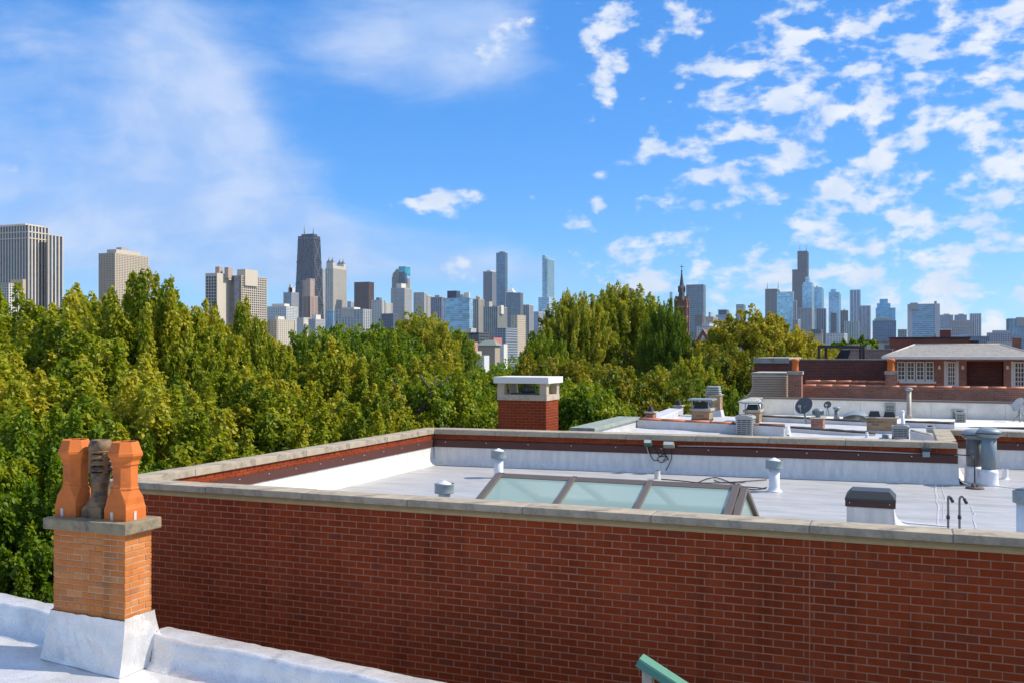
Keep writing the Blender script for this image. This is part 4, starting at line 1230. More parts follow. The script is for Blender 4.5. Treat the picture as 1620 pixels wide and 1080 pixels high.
r = brick_chimney(1283, 1302, 1305, 661, 681, 27.5, 'small reddish brick chimney carrying a round turbine vent, right of the large dish', brick=M_CB_RED, slab_px=1)
tv = r
r = brick_chimney(1371, 1419, 1425, 660, 684, 26.5, 'wide yellow brick chimney with three black flue pots in the middle of the far roofs', slab_px=2)
flat_cover(r[0], *r[1:5], r[5], 0.24, cover=False)
# dark bands of old coping and tar running along the roofs
def strip(px0, py0, px1, py1, d0, d1, h, wdt, mat, name, label, cat, bumps=True):
    a, b = at_d(px0, py0, d0), at_d(px1, py1, d1)
    mb = MB(); n = 24
    pts = [a.lerp(b, i / n) + Vector((0, 0, 0.015 * mnoise.noise(Vector((i * 0.9, d0, 0))))) for i in range(n + 1)]
    mb.tube(pts, [wdt * (1 + 0.35 * mnoise.noise(Vector((i * 1.7, d1, 2)))) for i in range(n + 1)], 7)
    o = mb.build(name, mat, None, loc=a); tag(o, label, cat); return o
# --- second roof, silvered, in steps
nb2 = thing('neighbour_building', 'building two doors behind with patched silver roof, many chimneys and tarred parapets', 'building', (-2, 29, 0))
z2 = lambda x: zt(2.12 + 0.02 * (x + 6.5))
w = MB(); w.box(-6.95, 3.6, Y1 + 0.26, 32.6, 0, zt(3.3)); w.build('wall', M_CB, nb2)
w = MB(); w.grid(lambda u, v: (-6.7 + 12.6 * u, Y1 + 0.22 + (32.2 - Y1) * v, z2(-6.7 + 12.6 * u) + 0.04 * mnoise.noise(Vector((u * 9, v * 5, 3)))), 60, 30); w.build('roof', M_SROOF, nb2)
a, b = at_d(1040, 660, 27.6), at_d(1079, 645, 32.5)
w = MB(); w.add([(a.x - .5, a.y, a.z - 1.2), (a.x, a.y, a.z - 1.2), (b.x, b.y, b.z - 1.2), (b.x - .5, b.y, b.z - 1.2), (a.x - .45, a.y, a.z), (a.x, a.y, a.z - 0.03), (b.x, b.y, b.z - 0.03), (b.x - .45, b.y, b.z)],
      [(0, 3, 2, 1), (4, 5, 6, 7), (0, 1, 5, 4), (1, 2, 6, 5), (2, 3, 7, 6), (3, 0, 4, 7)]); w.build('parapet', M_SROOF, nb2, bevel=0.04)
# low blueish inner parapets with tarred tops
def lowwall(px0, py0, px1, py1, Y, h, parent, mat=M_SROOF, top=M_TAR, th=0.25):
    a, b = at_y(px0, py0, Y), at_y(px1, py1, Y)
    w = MB(); w.add([(a.x, Y, a.z - h), (b.x, Y, b.z - h), (b.x, Y + th, b.z - h), (a.x, Y + th, a.z - h), (a.x, Y, a.z), (b.x, Y, b.z), (b.x, Y + th, b.z), (a.x, Y + th, a.z)],
          [(0, 3, 2, 1), (4, 5, 6, 7), (0, 1, 5, 4), (1, 2, 6, 5), (2, 3, 7, 6), (3, 0, 4, 7)]); w.build('parapet', mat, parent)
    mb = MB(); n = int((b - a).length / 0.22) + 2
    pts = [Vector((a.x + (b.x - a.x) * i / n, Y + th / 2 + 0.02 * mnoise.noise(Vector((i, Y, 1))), a.z + (b.z - a.z) * i / n + 0.03 * abs(mnoise.noise(Vector((i * 1.3, Y, 0)))))) for i in range(n + 1)]
    mb.tube(pts, [0.055 + 0.04 * abs(mnoise.noise(Vector((i * 1.9, 3, Y)))) for i in range(n + 1)], 7); mb.build('coping', top, parent)
lowwall(1247, 677, 1385, 687, 27.2, 0.5, nb2)
lowwall(1205, 659, 1372, 668, 30.8, 0.4, nb2)
lowwall(1432, 668, 1510, 671, 30.8, 0.4, nb2)
lowwall(1160, 671, 1196, 673, 26.6, 0.4, nb2)
lowwall(1440, 682, 1480, 691, 26.0, 0.4, nb2, top=M_CONC)
w = MB()
# lumpy felt covered box
a, b = at_d(1196, 673, 25.2), at_d(1246, 690, 25.2)
w.grid(lambda u, v: (a.x + (b.x - a.x) * u, a.y + (b.y - a.y) * u - 0.10 * v, a.z + (b.z - a.z) * v + 0.05 * mnoise.noise(Vector((u * 5, v * 3, 1))) * (1 - v)), 20, 6)
w.grid(lambda u, v: (a.x + (b.x - a.x) * u, a.y + (b.y - a.y) * u + 0.5 * v, a.z + 0.05 * mnoise.noise(Vector((u * 5, 0, 1))) * (1 - v)), 20, 2)
w.grid(lambda u, v: (b.x + 0.05 * v, b.y + 0.5 * u, a.z + (b.z - a.z) * v), 4, 4)
o = w.build('felt_covered_box', M_SROOF, None, loc=(a + b) / 2); tag(o, 'lumpy white felt covered box behind the back coping beside an air conditioner', 'roof box')

# --- third roof: white, with a long white parapet wall
nb3 = thing('neighbour_building', 'building at the right with bright white flat roof and long white parapet wall', 'building', (4, 34, 0))
Y3a, Y3b = 31.4, 36.6
qa = at_y(1206, 630, Y3b); qb = at_y(1640, 634, Y3b)
w = MB(); w.box(qa.x - 0.9, 16, Y3a + 0.3, Y3b + 0.5, 0, zt(3.0)); w.build('wall', M_CB, nb3)
w = MB(); w.grid(lambda u, v: (qa.x - 0.8 + (16 - qa.x) * u, Y3a + (Y3b - Y3a) * v, zt(2.32)), 4, 4); w.build('roof', M_WROOF, nb3)
w = MB()
w.add([(qa.x, Y3b, zt(2.6)), (9.3, Y3b, zt(2.6)), (9.3, Y3b + .3, zt(2.6)), (qa.x, Y3b + .3, zt(2.6)), (qa.x, Y3b, qa.z), (9.3, Y3b, qa.z - 0.05), (9.3, Y3b + .3, qa.z - 0.05), (qa.x, Y3b + .3, qa.z)],
      [(0, 3, 2, 1), (4, 5, 6, 7), (0, 1, 5, 4), (1, 2, 6, 5), (2, 3, 7, 6), (3, 0, 4, 7)])
w.box(qa.x - 0.02, qa.x - 0.35, Y3a + 2.0, Y3b + 0.3, zt(2.6), qa.z)
w.build('parapet', M_WROOF, nb3)
w = MB(); w.bar((qa.x - 0.4, Y3b + .15, qa.z + 0.03), (9.35, Y3b + .15, qa.z - 0.02), 0.36, 0.06); w.build('coping', M_BRONZE, nb3)
w = MB(); w.box(qa.x - 0.40, qa.x + 0.02, Y3a + 2.0, Y3b - 0.04, qa.z + 0.002, qa.z + 0.05); w.build('coping', M_CONC, nb3)
# panel joints on the white wall
w = MB()
for x in np.arange(qa.x + 1.1, 9.2, 1.15): w.box(x - 0.008, x + 0.008, Y3b - 0.006, Y3b + 0.01, zt(2.3), qa.z - 0.08)
w.build('panel_joint', pm('joint_grey', (0.5, 0.49, 0.47), 0.8), nb3)
# right end: sloping parapet running towards the camera
a, b = at_d(1598, 635, 36.9), at_d(1650, 657, 31)
w = MB(); w.add([(a.x, a.y, a.z - 1), (a.x + .4, a.y, a.z - 1), (b.x + .4, b.y, b.z - 1), (b.x, b.y, b.z - 1), (a.x, a.y, a.z), (a.x + .4, a.y, a.z), (b.x + .4, b.y, b.z + .2), (b.x, b.y, b.z + .2)],
      [(0, 3, 2, 1), (4, 5, 6, 7), (0, 1, 5, 4), (1, 2, 6, 5), (2, 3, 7, 6), (3, 0, 4, 7)]); w.build('parapet', M_WROOF, nb3)
# planted dark edge of the roof
e0, e1 = at_d(1432, 675.5, 30.2), at_d(1640, 676.5, 28.6)
w = MB(); w.bar(e0 - Vector((0, 0, .06)), e1 - Vector((0, 0, .06)), 0.3, 0.16); w.build('roof_edge', M_TAR, nb3)
# dark pipes lying along the roof
for (x0, y0, x1, y1, lab) in ((1440, 667.5, 1510, 670.5, 'dark pipe lying across the white roof in front of the double air conditioners'), ):
    strip(x0, y0, x1, y1, 31.5, 31.5, 0, 0.03, M_TILE_D, 'roof_pipe', lab, 'pipe')

# --- air conditioners
def ac_unit(px0, pxc, px1, ytop, ybase, d, label, rounded=False, slats=True):
    X0, X1, Yc, Yb = corners(px0, pxc, px1, d)
    Yb = min(Yb, Yc + 1.1 * (X1 - X0) + 0.2)
    z1, z0 = hz_at(ytop, d), hz_at(ybase, d)
    t = thing('air_conditioner', label, 'air conditioner', ((X0 + X1) / 2, (Yc + Yb) / 2, z0), 'air conditioners standing on the far roofs')
    H = z1 - z0
    mb = MB(); mb.box(X0 + .02, X1 - .02, Yc + .02, Yb - .02, z0 + .03, z1 - 0.07); mb.build('coil', M_ACDARK, t)
    mb = MB()
    for x in (X0, X1 - 0.04):
        for y in (Yc, Yb - 0.04): mb.box(x, x + 0.04, y, y + 0.04, z0, z1 - .06)
    mb.box(X0, X1, Yc, Yb, z0, z0 + 0.05)
    mb.build('frame', M_ACBODY, t)
    mb = MB(); k = max(5, int(H / 0.065))
    for i in range(k):
        z = z0 + 0.07 + (H - 0.16) * i / (k - 1)
        mb.box(X0 + .005, X1 - .005, Yc + 0.002, Yc + 0.018, z, z + 0.022); mb.box(X1 - 0.018, X1 - 0.002, Yc + .005, Yb - .005, z, z + 0.022)
    nv = max(3, int((X1 - X0) / 0.12))
    for i in range(1, nv): mb.box(X0 + (X1 - X0) * i / nv - 0.006, X0 + (X1 - X0) * i / nv + 0.006, Yc - 0.002, Yc + .012, z0 + .05, z1 - .07)
    mb.build('grille', M_ACBODY, t)
    mb = MB()
    if rounded:
        mb.prism([(X0 - .02, z1 - .08), (X1 + .02, z1 - .08), (X1 + .01, z1 - .02), (X1 - .12, z1 + .02), (X0 + .12, z1 + .02), (X0 - .01, z1 - .02)], 'y', Yc - .02, Yb + .02)
    else: mb.box(X0 - .015, X1 + .015, Yc - .015, Yb + .015, z1 - 0.07, z1 - 0.01)
    mb.build('top_panel', M_ACBODY, t, bevel=0.012)
    c_ = ((X0 + X1) / 2, (Yc + Yb) / 2, z1)
    r_ = min(X1 - X0, Yb - Yc) * 0.4
    mb = MB(); mb.lathe([(r_, -0.012), (r_, 0.012), (r_ * 0.9, 0.025), (0.05, 0.035)], c_, 20); mb.build('fan_guard', M_ACDARK, t)
ac_unit(1164, 1190, 1195, 658, 691, 24.6, 'grey air conditioner behind the back coping, left of the felt covered box', rounded=True)
ac_unit(1411, 1438, 1442, 673, 694, 24.4, 'low grey air conditioner behind the back coping in front of the wide yellow brick chimney', rounded=True)
ac_unit(1466, 1479, 1483, 675, 689, 25.6, 'smallest air conditioner, tucked behind the corner of the coping where the parapet steps back')
ac_unit(1357, 1374, 1380, 636, 652, 34.5, 'air conditioner against the white parapet wall, left of two')
ac_unit(1400, 1416, 1421, 637, 658, 34.0, 'air conditioner against the white parapet wall, right of two, left of the tall vent pipe')
ac_unit(1506, 1524, 1529, 647, 671, 33.2, 'air conditioner on the white roof, the rear one of the overlapping pair')
ac_unit(1512, 1528, 1533, 651, 673, 31.6, 'air conditioner on the white roof, the front one of the overlapping pair')

# --- small round things
def lathe_thing(name, label, cat, px, py, d, prof, mat, n=20, group=None, parts=None):
    c_ = at_d(px, py, d)
    t = thing(name, label, cat, c_, group)
    for pn, pr, mt in ([(None, prof, mat)] if parts is None else parts):
        mb = MB(); mb.lathe(pr, c_, n); mb.build(pn or 'body', mt, t)
    return t
px_m = lambda d: d / FPX
p_ = px_m(27.5)
mb = MB(); X0, X1, Yc, Yb, z = tv[1:]
c_ = Vector(((X0 + X1) / 2, (Yc + Yb) / 2, z))
t = thing('turbine_vent', 'round ribbed metal turbine vent on top of the small reddish brick chimney', 'turbine vent', c_)
mb.lathe([(0.07, 0), (0.07, 0.05), (0.12, 0.07), (0.14, 0.13), (0.14, 0.18), (0.11, 0.24), (0.05, 0.27)], c_, 16, smooth=False); mb.build('drum', M_GALV, t)
mb = MB()
for k in range(16):
    a = 2 * math.pi * k / 16; mb.bar(c_ + Vector((0.148 * math.cos(a), 0.148 * math.sin(a), 0.08)), c_ + Vector((0.148 * math.cos(a + .2), 0.148 * math.sin(a + .2), 0.2)), 0.02, 0.006)
mb.build('vane', M_ACDARK, t)
def cap_pipe(px, ytop, ybase, d, wpx, cwpx, label, mat=M_GPIPE, capmat=M_GALV):
    b = at_d(px, ybase, d); h = (ybase - ytop) * d / FPX; r = wpx * d / FPX / 2; R = cwpx * d / FPX / 2
    t = thing('vent_pipe', label, 'vent pipe', b, 'vent pipes on the far roofs')
    mb = MB(); mb.lathe([(r * 1.5, -0.05), (r * 1.2, 0.05), (r, 0.08), (r, h - R * 0.9)], b, 16); mb.build('pipe', mat, t)
    mb = MB(); mb.lathe([(r * 1.05, h - R * 0.95), (R, h - R * 0.6), (R, h - R * 0.35), (R * 0.6, h - 0.02), (0.02, h)], b, 18); mb.build('cap', capmat, t)
cap_pipe(1438, 612, 658, 33.5, 7, 12, 'tall rusty grey vent pipe with round cap in front of the white parapet wall', pm('streaked_pipe', (0.36, 0.33, 0.28), 0.6, metal=0.3, var=0.3, vscale=5))
cap_pipe(1323.5, 642, 661, 32.0, 7, 12, 'short grey vent pipe with flat cap between the small dish and the metal dome')
cap_pipe(1428, 648, 671, 29, 5, 7, 'thin pale pipe right beside the wide yellow brick chimney', M_WPIPE, M_WPIPE)
cap_pipe(1371.5, 683, 693, 25, 4.5, 5, 'tiny white pipe stub behind the back coping left of the low air conditioner', M_WPIPE, M_WPIPE)
cap_pipe(1401, 685, 693, 25, 9, 11, 'squat grey metal vent box behind the back coping beside the low air conditioner', M_GALV)
# metal dome (half round duct)
c_ = at_d(1355, 663, 31.5); k = 31.5 / FPX
t = thing('metal_dome', 'shallow silver half round dome lying on the roof left of the wide yellow chimney', 'roof dome', c_)
mb = MB()
mb.grid(lambda u, v: (c_.x + 20.5 * k * math.cos(math.pi * u) * math.sin(math.pi / 2 * min(1, v * 1.0 + 0.0001)), c_.y + 0.5 * (1 - v) * 2 - 0.3, c_.z - 0.05 + 17 * k * math.sin(math.pi * u) ** 0.8 * math.sin(math.pi / 2 * v)), 20, 8)
mb.grid(lambda u, v: (c_.x + 20.5 * k * math.cos(math.pi * u), c_.y - 0.3 - 0.35 * v, c_.z - 0.05 + 17 * k * (math.sin(math.pi * u) ** 0.8) * (1 - 0.3 * v)), 20, 3)
mb.build('shell', M_GALV, t)
# satellite dishes
def dish(px, py, d, R, label, az_, mastbase_py, foot=None, mat=None):
    c_ = at_d(px, py, d)
    t = thing('satellite_dish', label, 'satellite dish', Vector((c_.x, c_.y, hz_at(mastbase_py, d))), 'satellite dishes on the far roofs')
    dirv = Vector((math.cos(az_), math.sin(az_), 0.55)).normalized()
    q = dirv.to_track_quat('Z', 'Y').to_matrix()
    mat = mat or pm('dish_grey', (0.085, 0.09, 0.095), 0.6, var=0.1)
    mb = MB(); o_ = mb.smooth; n = 28; prof = [(0.02, 0.0), (R * .5, R * .06), (R * .85, R * .17), (R, R * .235), (R * 1.01, R * .22), (R * .85, R * .14), (R * .5, R * 0.03), (0.02, -0.03)]
    b = len(mb.v); mb.smooth = True
    for r_, z_ in prof:
        for i in range(n):
            a = 2 * math.pi * i / n
            mb.v.append(tuple(q @ Vector((r_ * math.cos(a), r_ * math.sin(a) * 1.0, z_)) + c_))
    for j in range(len(prof) - 1):
        for i in range(n):
            k = (i + 1) % n
            mb.face((b + j * n + i, b + j * n + k, b + (j + 1) * n + k, b + (j + 1) * n + i))
    mb.build('reflector', mat, t)
    mb = MB(); base = Vector((c_.x + 0.05, c_.y + 0.02, hz_at(mastbase_py, d)))
    mb.tube([base, Vector((c_.x, c_.y, c_.z - R * 0.9)), c_ - dirv * 0.06], 0.03, 8); mb.build('mast', M_GALV, t)
    tip = c_ + dirv * R * 1.25 - Vector((0, 0, R * 0.55))
    mb = MB(); mb.tube([c_ + q @ Vector((0, -R, R * 0.2)), tip], 0.014, 6); mb.build('arm', M_GALV, t)
    mb = MB(); mb.obox(tip, (0.035, 0.05, 0.03)); mb.build('receiver', M_ACBODY, t)
    if foot:
        mb = MB()
        for a in (0.3, 2.4, 4.5): mb.tube([base + Vector((0, 0, 0.45)), base + Vector((0.33 * math.cos(a), 0.33 * math.sin(a), 0))], 0.016, 6)
        mb.build('tripod', M_GALV, t)
dish(1273, 642, 28.5, 0.27, 'large dark grey satellite dish beside the reddish brick chimney', -2.0, 670)
dish(1309.5, 640, 33.5, 0.135, 'small grey satellite dish in front of the white parapet wall', -1.9, 657)
dish(1612, 640, 32.0, 0.25, 'pale satellite dish on a tripod, cut by the right edge of the picture', -2.6, 672, foot=True, mat=pm('dish_pale', (0.55, 0.53, 0.48), 0.6))
cab = MB()
for k in range(3):
    c2 = at_d(1599, 653, 34.5); pts = [c2 + Vector((0.10 * math.cos(a) * (1 + .2 * k), 0.03 * k, 0.13 * math.sin(a))) for a in np.linspace(0, 6.2, 14)]
    cab.tube(pts, 0.014, 5)
p_, _ = wire([at_d(1601, 634, 35), at_d(1598, 645, 34.6), at_d(1602, 656, 34.2), at_d(1588, 668, 33), at_d(1560, 671, 32.5)]); cab.tube(p_, 0.014, 5)
p_, _ = wire([at_d(1590, 662, 33.8), at_d(1585, 668, 33.2), at_d(1607, 671, 32.2)]); cab.tube(p_, 0.014, 5)
o = cab.build('cable_coil', M_CABLE, None, loc=at_d(1599, 653, 34.5)); tag(o, 'coil of black cable hanging on the white parapet beside the tripod dish', 'cable')

# --- red chimney with the open stone top
X0, X1, Yc, Yb = corners(788, 864, 883.5, 23.2)
d = 23.2
t = thing('chimney', 'red brick chimney with open stone posts under a white slab, before the trees', 'chimney', ((X0 + X1) / 2, (Yc + Yb) / 2, hz_at(690, d)))
zb_, zs = hz_at(700, d), hz_at(633.5, d)
w = MB(); w.box(X0 + .008, X1 - .008, Yc + .008, Yb - .008, 9, zs); rc = w.build('stack', M_REDMORTAR, t)
rproto = brick_proto('brick', 0.193, 0.058, 0.02, M_RED, 0.004)
lay_bricks(rc, ((X0, Yc + .008, 0), (1, 0, 0), (0, -1, 0)), X1 - X0, zb_, zs - .003, 0.203, 0.068, M_RED, proto=rproto, proud=0.008)
lay_bricks(rc, ((X1 - .008, Yc, 0), (0, 1, 0), (1, 0, 0)), Yb - Yc, zb_, zs - .003, 0.203, 0.068, M_RED, proto=rproto, proud=0.008, offset=-0.1)
lay_bricks(rc, ((X0 + .008, Yb, 0), (0, -1, 0), (-1, 0, 0)), Yb - Yc, zb_, zs - .003, 0.203, 0.068, M_RED, proto=rproto, proud=0.008, single=0)
M_LIME = pm('tan_limestone', (0.50, 0.41, 0.30), 0.85, var=0.15, vscale=5, bump=0.2, bscale=60, col2=(0.33, 0.27, 0.2), c2scale=4)
zr1 = hz_at(624.5, d); zp = hz_at(606.5, d); zc = hz_at(596, d)
w = MB()
for (a, b, c2, e) in ((X0 - .02, X1 + .02, Yc - .02, Yc + .14), (X0 - .02, X1 + .02, Yb - .14, Yb + .02)): w.box(a, b, c2, e, zs, zr1)
w.box(X0 - .02, X0 + .14, Yc + .141, Yb - .141, zs, zr1); w.box(X1 - .14, X1 + .02, Yc + .141, Yb - .141, zs, zr1)
w.build('stone_ring', M_LIME, t)
for x in (X0 - .015, X1 - .165):
    for y in (Yc - .015, Yb - .165):
        mb = MB(); mb.box(x, x + .18, y, y + .18, zr1 + .001, zp); mb.build('post', M_LIME, t, bevel=0.006)
mb = MB(); mb.box(X0 - .09, X1 + .09, Yc - .09, Yb + .09, zp + .001, zc); mb.build('cap_slab', pm('white_cap_stone', (0.70, 0.68, 0.62), 0.8, var=0.06), t, bevel=0.012)
mb = MB(); mb.box(X0 + .25, X1 - .25, Yc + .25, Yb - .25, zs, zr1 + .03); mb.lathe([(0.16, zr1 + .03), (0.16, zr1 + .2)], ((X0 + X1) / 2, (Yc + Yb) / 2, 0), 14); mb.build('flue', M_ACDARK, t)

# ------------------------------------------------------------------ row of brick houses behind the white roof, right
Y4 = 40.5
row = thing('row_house', 'rose brick row house with orange tile coping running behind the white parapet wall', 'house', (5, Y4, 0))
qa = at_y(1266, 610, Y4); qb = at_y(1660, 614, Y4)
w = MB(); w.box(qa.x, qb.x + 3, Y4, Y4 + .35, 0, qa.z - 0.05); w.build('wall', M_PKBR, row)
X_PIER = at_y(1400, 605, Y4 + 2.4).x
w = MB(); w.box(qa.x, X_PIER, Y4 + 2.25, Y4 + 2.55, 8, hz_at(606, 41.5)); w.build('rear_wall', M_PKBR, row)
for i, x in enumerate(np.arange(qa.x, qb.x + 2, 0.62)):
    if x < X_PIER: 
        mb = MB(); mb.tube([(x, Y4 + 2.4, hz_at(604.5, 39.5) - 0.008), (x + 0.6, Y4 + 2.4, hz_at(604.5, 39.5))], [0.055, 0.062], 8); mb.build('coping_tile', M_TILE, row)
    mb = MB(); mb.tube([(x, Y4 + .17, qa.z + 0.0), (x + 0.6, Y4 + .17, qa.z + .008)], [0.055, 0.062], 8); mb.build('coping_tile', M_TILE, row)
def pot_pier(px0, px1, ytop, ypt, potw, label, d, brick=M_PKBR):
    X0, X1, Yc, Yb = corners(px0, px1, px1, d)
    Yb = Yc + (X1 - X0) * 0.9
    z1 = hz_at(ytop, d)
    t = thing('chimney', label, 'chimney', ((X0 + X1) / 2, (Yc + Yb) / 2, 9), 'brick chimneys with one orange pot each on the rose brick house')
    w = MB(); w.box(X0, X1, Yc, Yb, 8.0, z1 - 0.12); w.build('stack', brick, t)
    w = MB(); w.box(X0 - .04, X1 + .04, Yc - .04, Yb + .04, z1 - 0.12, z1); w.build('slab', M_CONC, t)
    h = (ytop - ypt) / FPX * d; r = potw / FPX * d / 2
    mb = MB(); mb.lathe([(r * 1.15, 0), (r, h * .12), (r * .9, h * .7), (r * .95, h * .72), (r * 1.18, h * .85), (r * 1.18, h * .92), (r * 0.8, h), (r * .7, h), (r * .6, h * .8)], ((X0 + X1) / 2, (Yc + Yb) / 2, z1), 18); mb.build('chimney_pot', M_TERRA, t)
pot_pier(1246.5, 1268, 587, 567, 10.5, 'rose brick chimney with one orange clay pot, left one, beside the beige siding', 37.8)
pot_pier(1401, 1417.5, 587, 567, 11, 'rose brick chimney with one orange clay pot, right one, left of the casement windows', 37.8)
# square orange pot standing behind the white parapet
c_ = at_d(1519, 631, 37.4); k = 37.4 / FPX
t = thing('chimney_pot', 'square orange clay flue with flat grey cap behind the white parapet wall', 'chimney pot', c_)
mb = MB(); mb.obox(c_ + Vector((0, 0, 7 * k)), (5 * k, 5 * k, 8 * k)); mb.build('flue', M_TERRA, t)
mb = MB(); mb.obox(c_ + Vector((0, 0, 16.5 * k)), (6.5 * k, 6.5 * k, 1.6 * k)); mb.build('cap', M_GALV, t)
# beige siding bay with flared skirt at the left
X0, X1, Yc, Yb = corners(1190, 1247, 1247, 38.6); Yb = Yc + 3
t = thing('dormer', 'beige clapboard sided bay with flared base left of the orange potted chimney', 'dormer', ((X0 + X1) / 2, Yc + 1, 9.5))
zA, zB = hz_at(592, 38.6), hz_at(633, 38.6)
n = 11
for i in range(n):
    z1 = zA - (zA - zB) * i / n; z0 = zA - (zA - zB) * (i + 1) / n
    fl = 0.45 * max(0, (i - 5) / 6) ** 2; f2 = 0.45 * max(0, (i - 4) / 6) ** 2
    mb = MB(); mb.add([(X0 - fl, Yc - 0.01, z1), (X1, Yc - 0.01, z1), (X1, Yc - 0.11, z0 + .010), (X0 - f2, Yc - 0.11, z0 + .010), (X0 - fl, Yc + 2.5, z1), (X1, Yc + 2.5, z1), (X1, Yc + 2.5, z0), (X0 - f2, Yc + 2.5, z0)],
                      [(0, 1, 2, 3), (4, 7, 6, 5), (0, 4, 5, 1), (3, 2, 6, 7), (0, 3, 7, 4), (1, 5, 6, 2)])
    mb.build('board', M_SIDING, t)
mb = MB(); mb.box(X0 - 0.03, X1, Yc - 0.06, Yc + 2.5, zA, zA + 0.07); mb.build('trim', M_CONC, t)
mb = MB(); mb.box(X0 - .45, X1 - 0.0, Yc - .1, Yc + 2.5, zB - 0.16, zB); mb.build('sill', M_CONC, t)
# dark brick wall block behind
X0, X1, Yc, Yb = corners(1194, 1410, 1410, 45.5); Yb = Yc + 6
t = thing('row_house', 'dark maroon brick house block behind the two orange potted chimneys', 'house', ((X0 + X1) / 2, Yc, 0))
zA = hz_at(569.5, 45.5)
w = MB(); w.box(X0, X1 + 2, Yc, Yc + 6, 0, zA); w.build('wall', M_DKBR, t)
w = MB(); w.box(X0 - .05, X0 + 1.65, Yc - .05, Yc + 6.05, zA - 0.16, zA + 0.1); w.build('white_coping', M_CONC, t)
w = MB(); w.box(X0 + 1.7, X1 + 2, Yc - .03, Yc + 0.4, zA, zA + 0.05); w.build('coping', M_CONC, t)
w = MB(); w.box(X0 - 0.3, X0 + 0.0, Yc + 1, Yc + 5, 0, zA - 0.5); w.build('side_wall', M_PKBR, t)
# steel pergola on that roof
dpg = 47.5
P = [at_d(1295, 548, dpg), at_d(1364, 549, dpg)]
t = thing('pergola', 'black steel roof deck pergola frame above the dark maroon brick block', 'pergola', (P[0] + P[1]) / 2)
zf = zA
for i, a in enumerate((1295.5, 1306.5, 1361, 1366)):
    q = at_d(a, 548, dpg + (1.2 if i in (1,) else 0))
    mb = MB(); mb.box(q.x - .06, q.x + .06, q.y - .06, q.y + .06, zf, q.z); mb.build('post', M_IRON, t)
mb = MB(); mb.bar(P[0], P[1], 0.14, 0.14); mb.bar(P[0] + Vector((0.3, 1.3, 0)), P[1] + Vector((0, 1.3, 0)), 0.12, 0.12); mb.build('beam', M_IRON, t)
mb = MB()
for u in (0.0, 0.33, 0.66, 1.0): mb.bar(P[0].lerp(P[1], u) + Vector((0, .1, 0)), P[0].lerp(P[1], u) + Vector((0.1, 1.25, 0)), 0.08, 0.08)
mb.build('cross_beam', M_IRON, t)
a = at_d(1330, 567, dpg + 2); b = at_d(1340, 553, dpg + 2)
mb = MB(); mb.prism([(a.x - .25, a.z), (a.x + .35, a.z), (b.x + .2, b.z), (b.x - .3, b.z)], 'y', a.y, a.y + .3)
o = mb.build('privacy_screen', pm('navy_fabric', (0.02, 0.03, 0.05), 0.8), None, loc=a); tag(o, 'dark leaning screen panel standing under the steel pergola', 'screen')
# pink-brown brick wall behind it and the small white penthouse
X0, X1, Yc, Yb = corners(1336, 1412, 1412, 54)
t = thing('row_house', 'brown brick wall with rooftop clutter right behind the steel pergola', 'house', ((X0 + X1) / 2, Yc, 0))
w = MB(); w.box(X0, X1, Yc, Yc + 4, 0, hz_at(553, 54)); w.build('wall', coursed_mat('beige_pink_brick', (0.36, 0.25, 0.19), (0.30, 0.2, 0.16), (0.36, 0.31, 0.27)), t)
w = MB(); w.box(X0 - .1, X1 + .1, Yc - .1, Yc + .3, hz_at(553, 54), hz_at(551.5, 54)); w.build('coping', M_CONC, t)
for i, a in enumerate((1343, 1350, 1357, 1374)):
    q = at_d(a, 552, 55); mb = MB(); mb.obox(q + Vector((0, 0, 0.12)), (0.1, .15, .14)); mb.build('vent', M_ACBODY, t)
X0, X1, Yc, Yb = corners(1390, 1408, 1408, 60)
t = thing('penthouse', 'small white rooftop penthouse with one dark window behind the maroon brick parapet', 'penthouse', ((X0 + X1) / 2, Yc, 0))
w = MB(); w.box(X0, X1 + 2, Yc, Yc + 3, 5, hz_at(540, 60)); w.build('wall', pm('white_stucco', (0.7, 0.68, 0.62), 0.8), t)
w = MB(); w.box(X0 - .1, X1 + 2, Yc - .12, Yc + 3, hz_at(540, 60), hz_at(538, 60)); w.build('roof', M_CONC, t)
a, b = at_d(1399.5, 552, 60), at_d(1406.5, 545, 60)
w = MB(); w.box(a.x, b.x, Yc - .02, Yc + .05, a.z, b.z); w.build('window', M_WGLASS, t)
# maroon parapet house further back
X0, X1, Yc, Yb = corners(1407.5, 1534, 1534, 56)
t = thing('row_house', 'dark maroon brick house rising behind the shingled hip roof, with a square stair head', 'house', ((X0 + X1) / 2, Yc, 0))
zA = hz_at(535, 56)
w = MB(); w.box(X0, X1, Yc, Yc + 8, 0, zA); w.build('wall', M_DKBR, t)
w = MB(); w.box(X0 - .06, X1 + .06, Yc - .06, Yc + .4, zA, zA + 0.08); w.build('coping', M_IRON, t)
a, b = at_d(1487.5, 534, 57.5), at_d(1504, 522, 57.5)
w = MB(); w.box(a.x, b.x, a.y, a.y + .8, zA, b.z); w.build('stair_head', M_DKBR, t)
w = MB(); w.box(a.x - .05, b.x + .05, a.y - .05, a.y + .85, b.z, b.z + .06); w.build('stair_head_cap', M_WPAINT, t)
a, b = at_d(1535, 540, 57), at_d(1548, 538, 57)
w = MB(); w.box(a.x, b.x, a.y, a.y + 2, zA - .9, a.z + .05); w.build('lower_parapet', M_IRON, t)

# house with the hip roof, casements and french doors
Y5 = 44.0
d5 = Y5 / rayd(1450)[1]
hs_ = thing('hip_roof_house', 'rose brick penthouse with grey shingled hip roof, cream casement windows and french doors', 'house', (3, Y5, 0))
def X5(px): return rayd(px)[0] * Y5 / rayd(px)[1]
def Z5(px, py): return at_y(px, py, Y5).z
ze = Z5(1500, 568.0)
zfl = zt(1.9)
xl5, xr5 = X5(1415), X5(1420) + 9.5
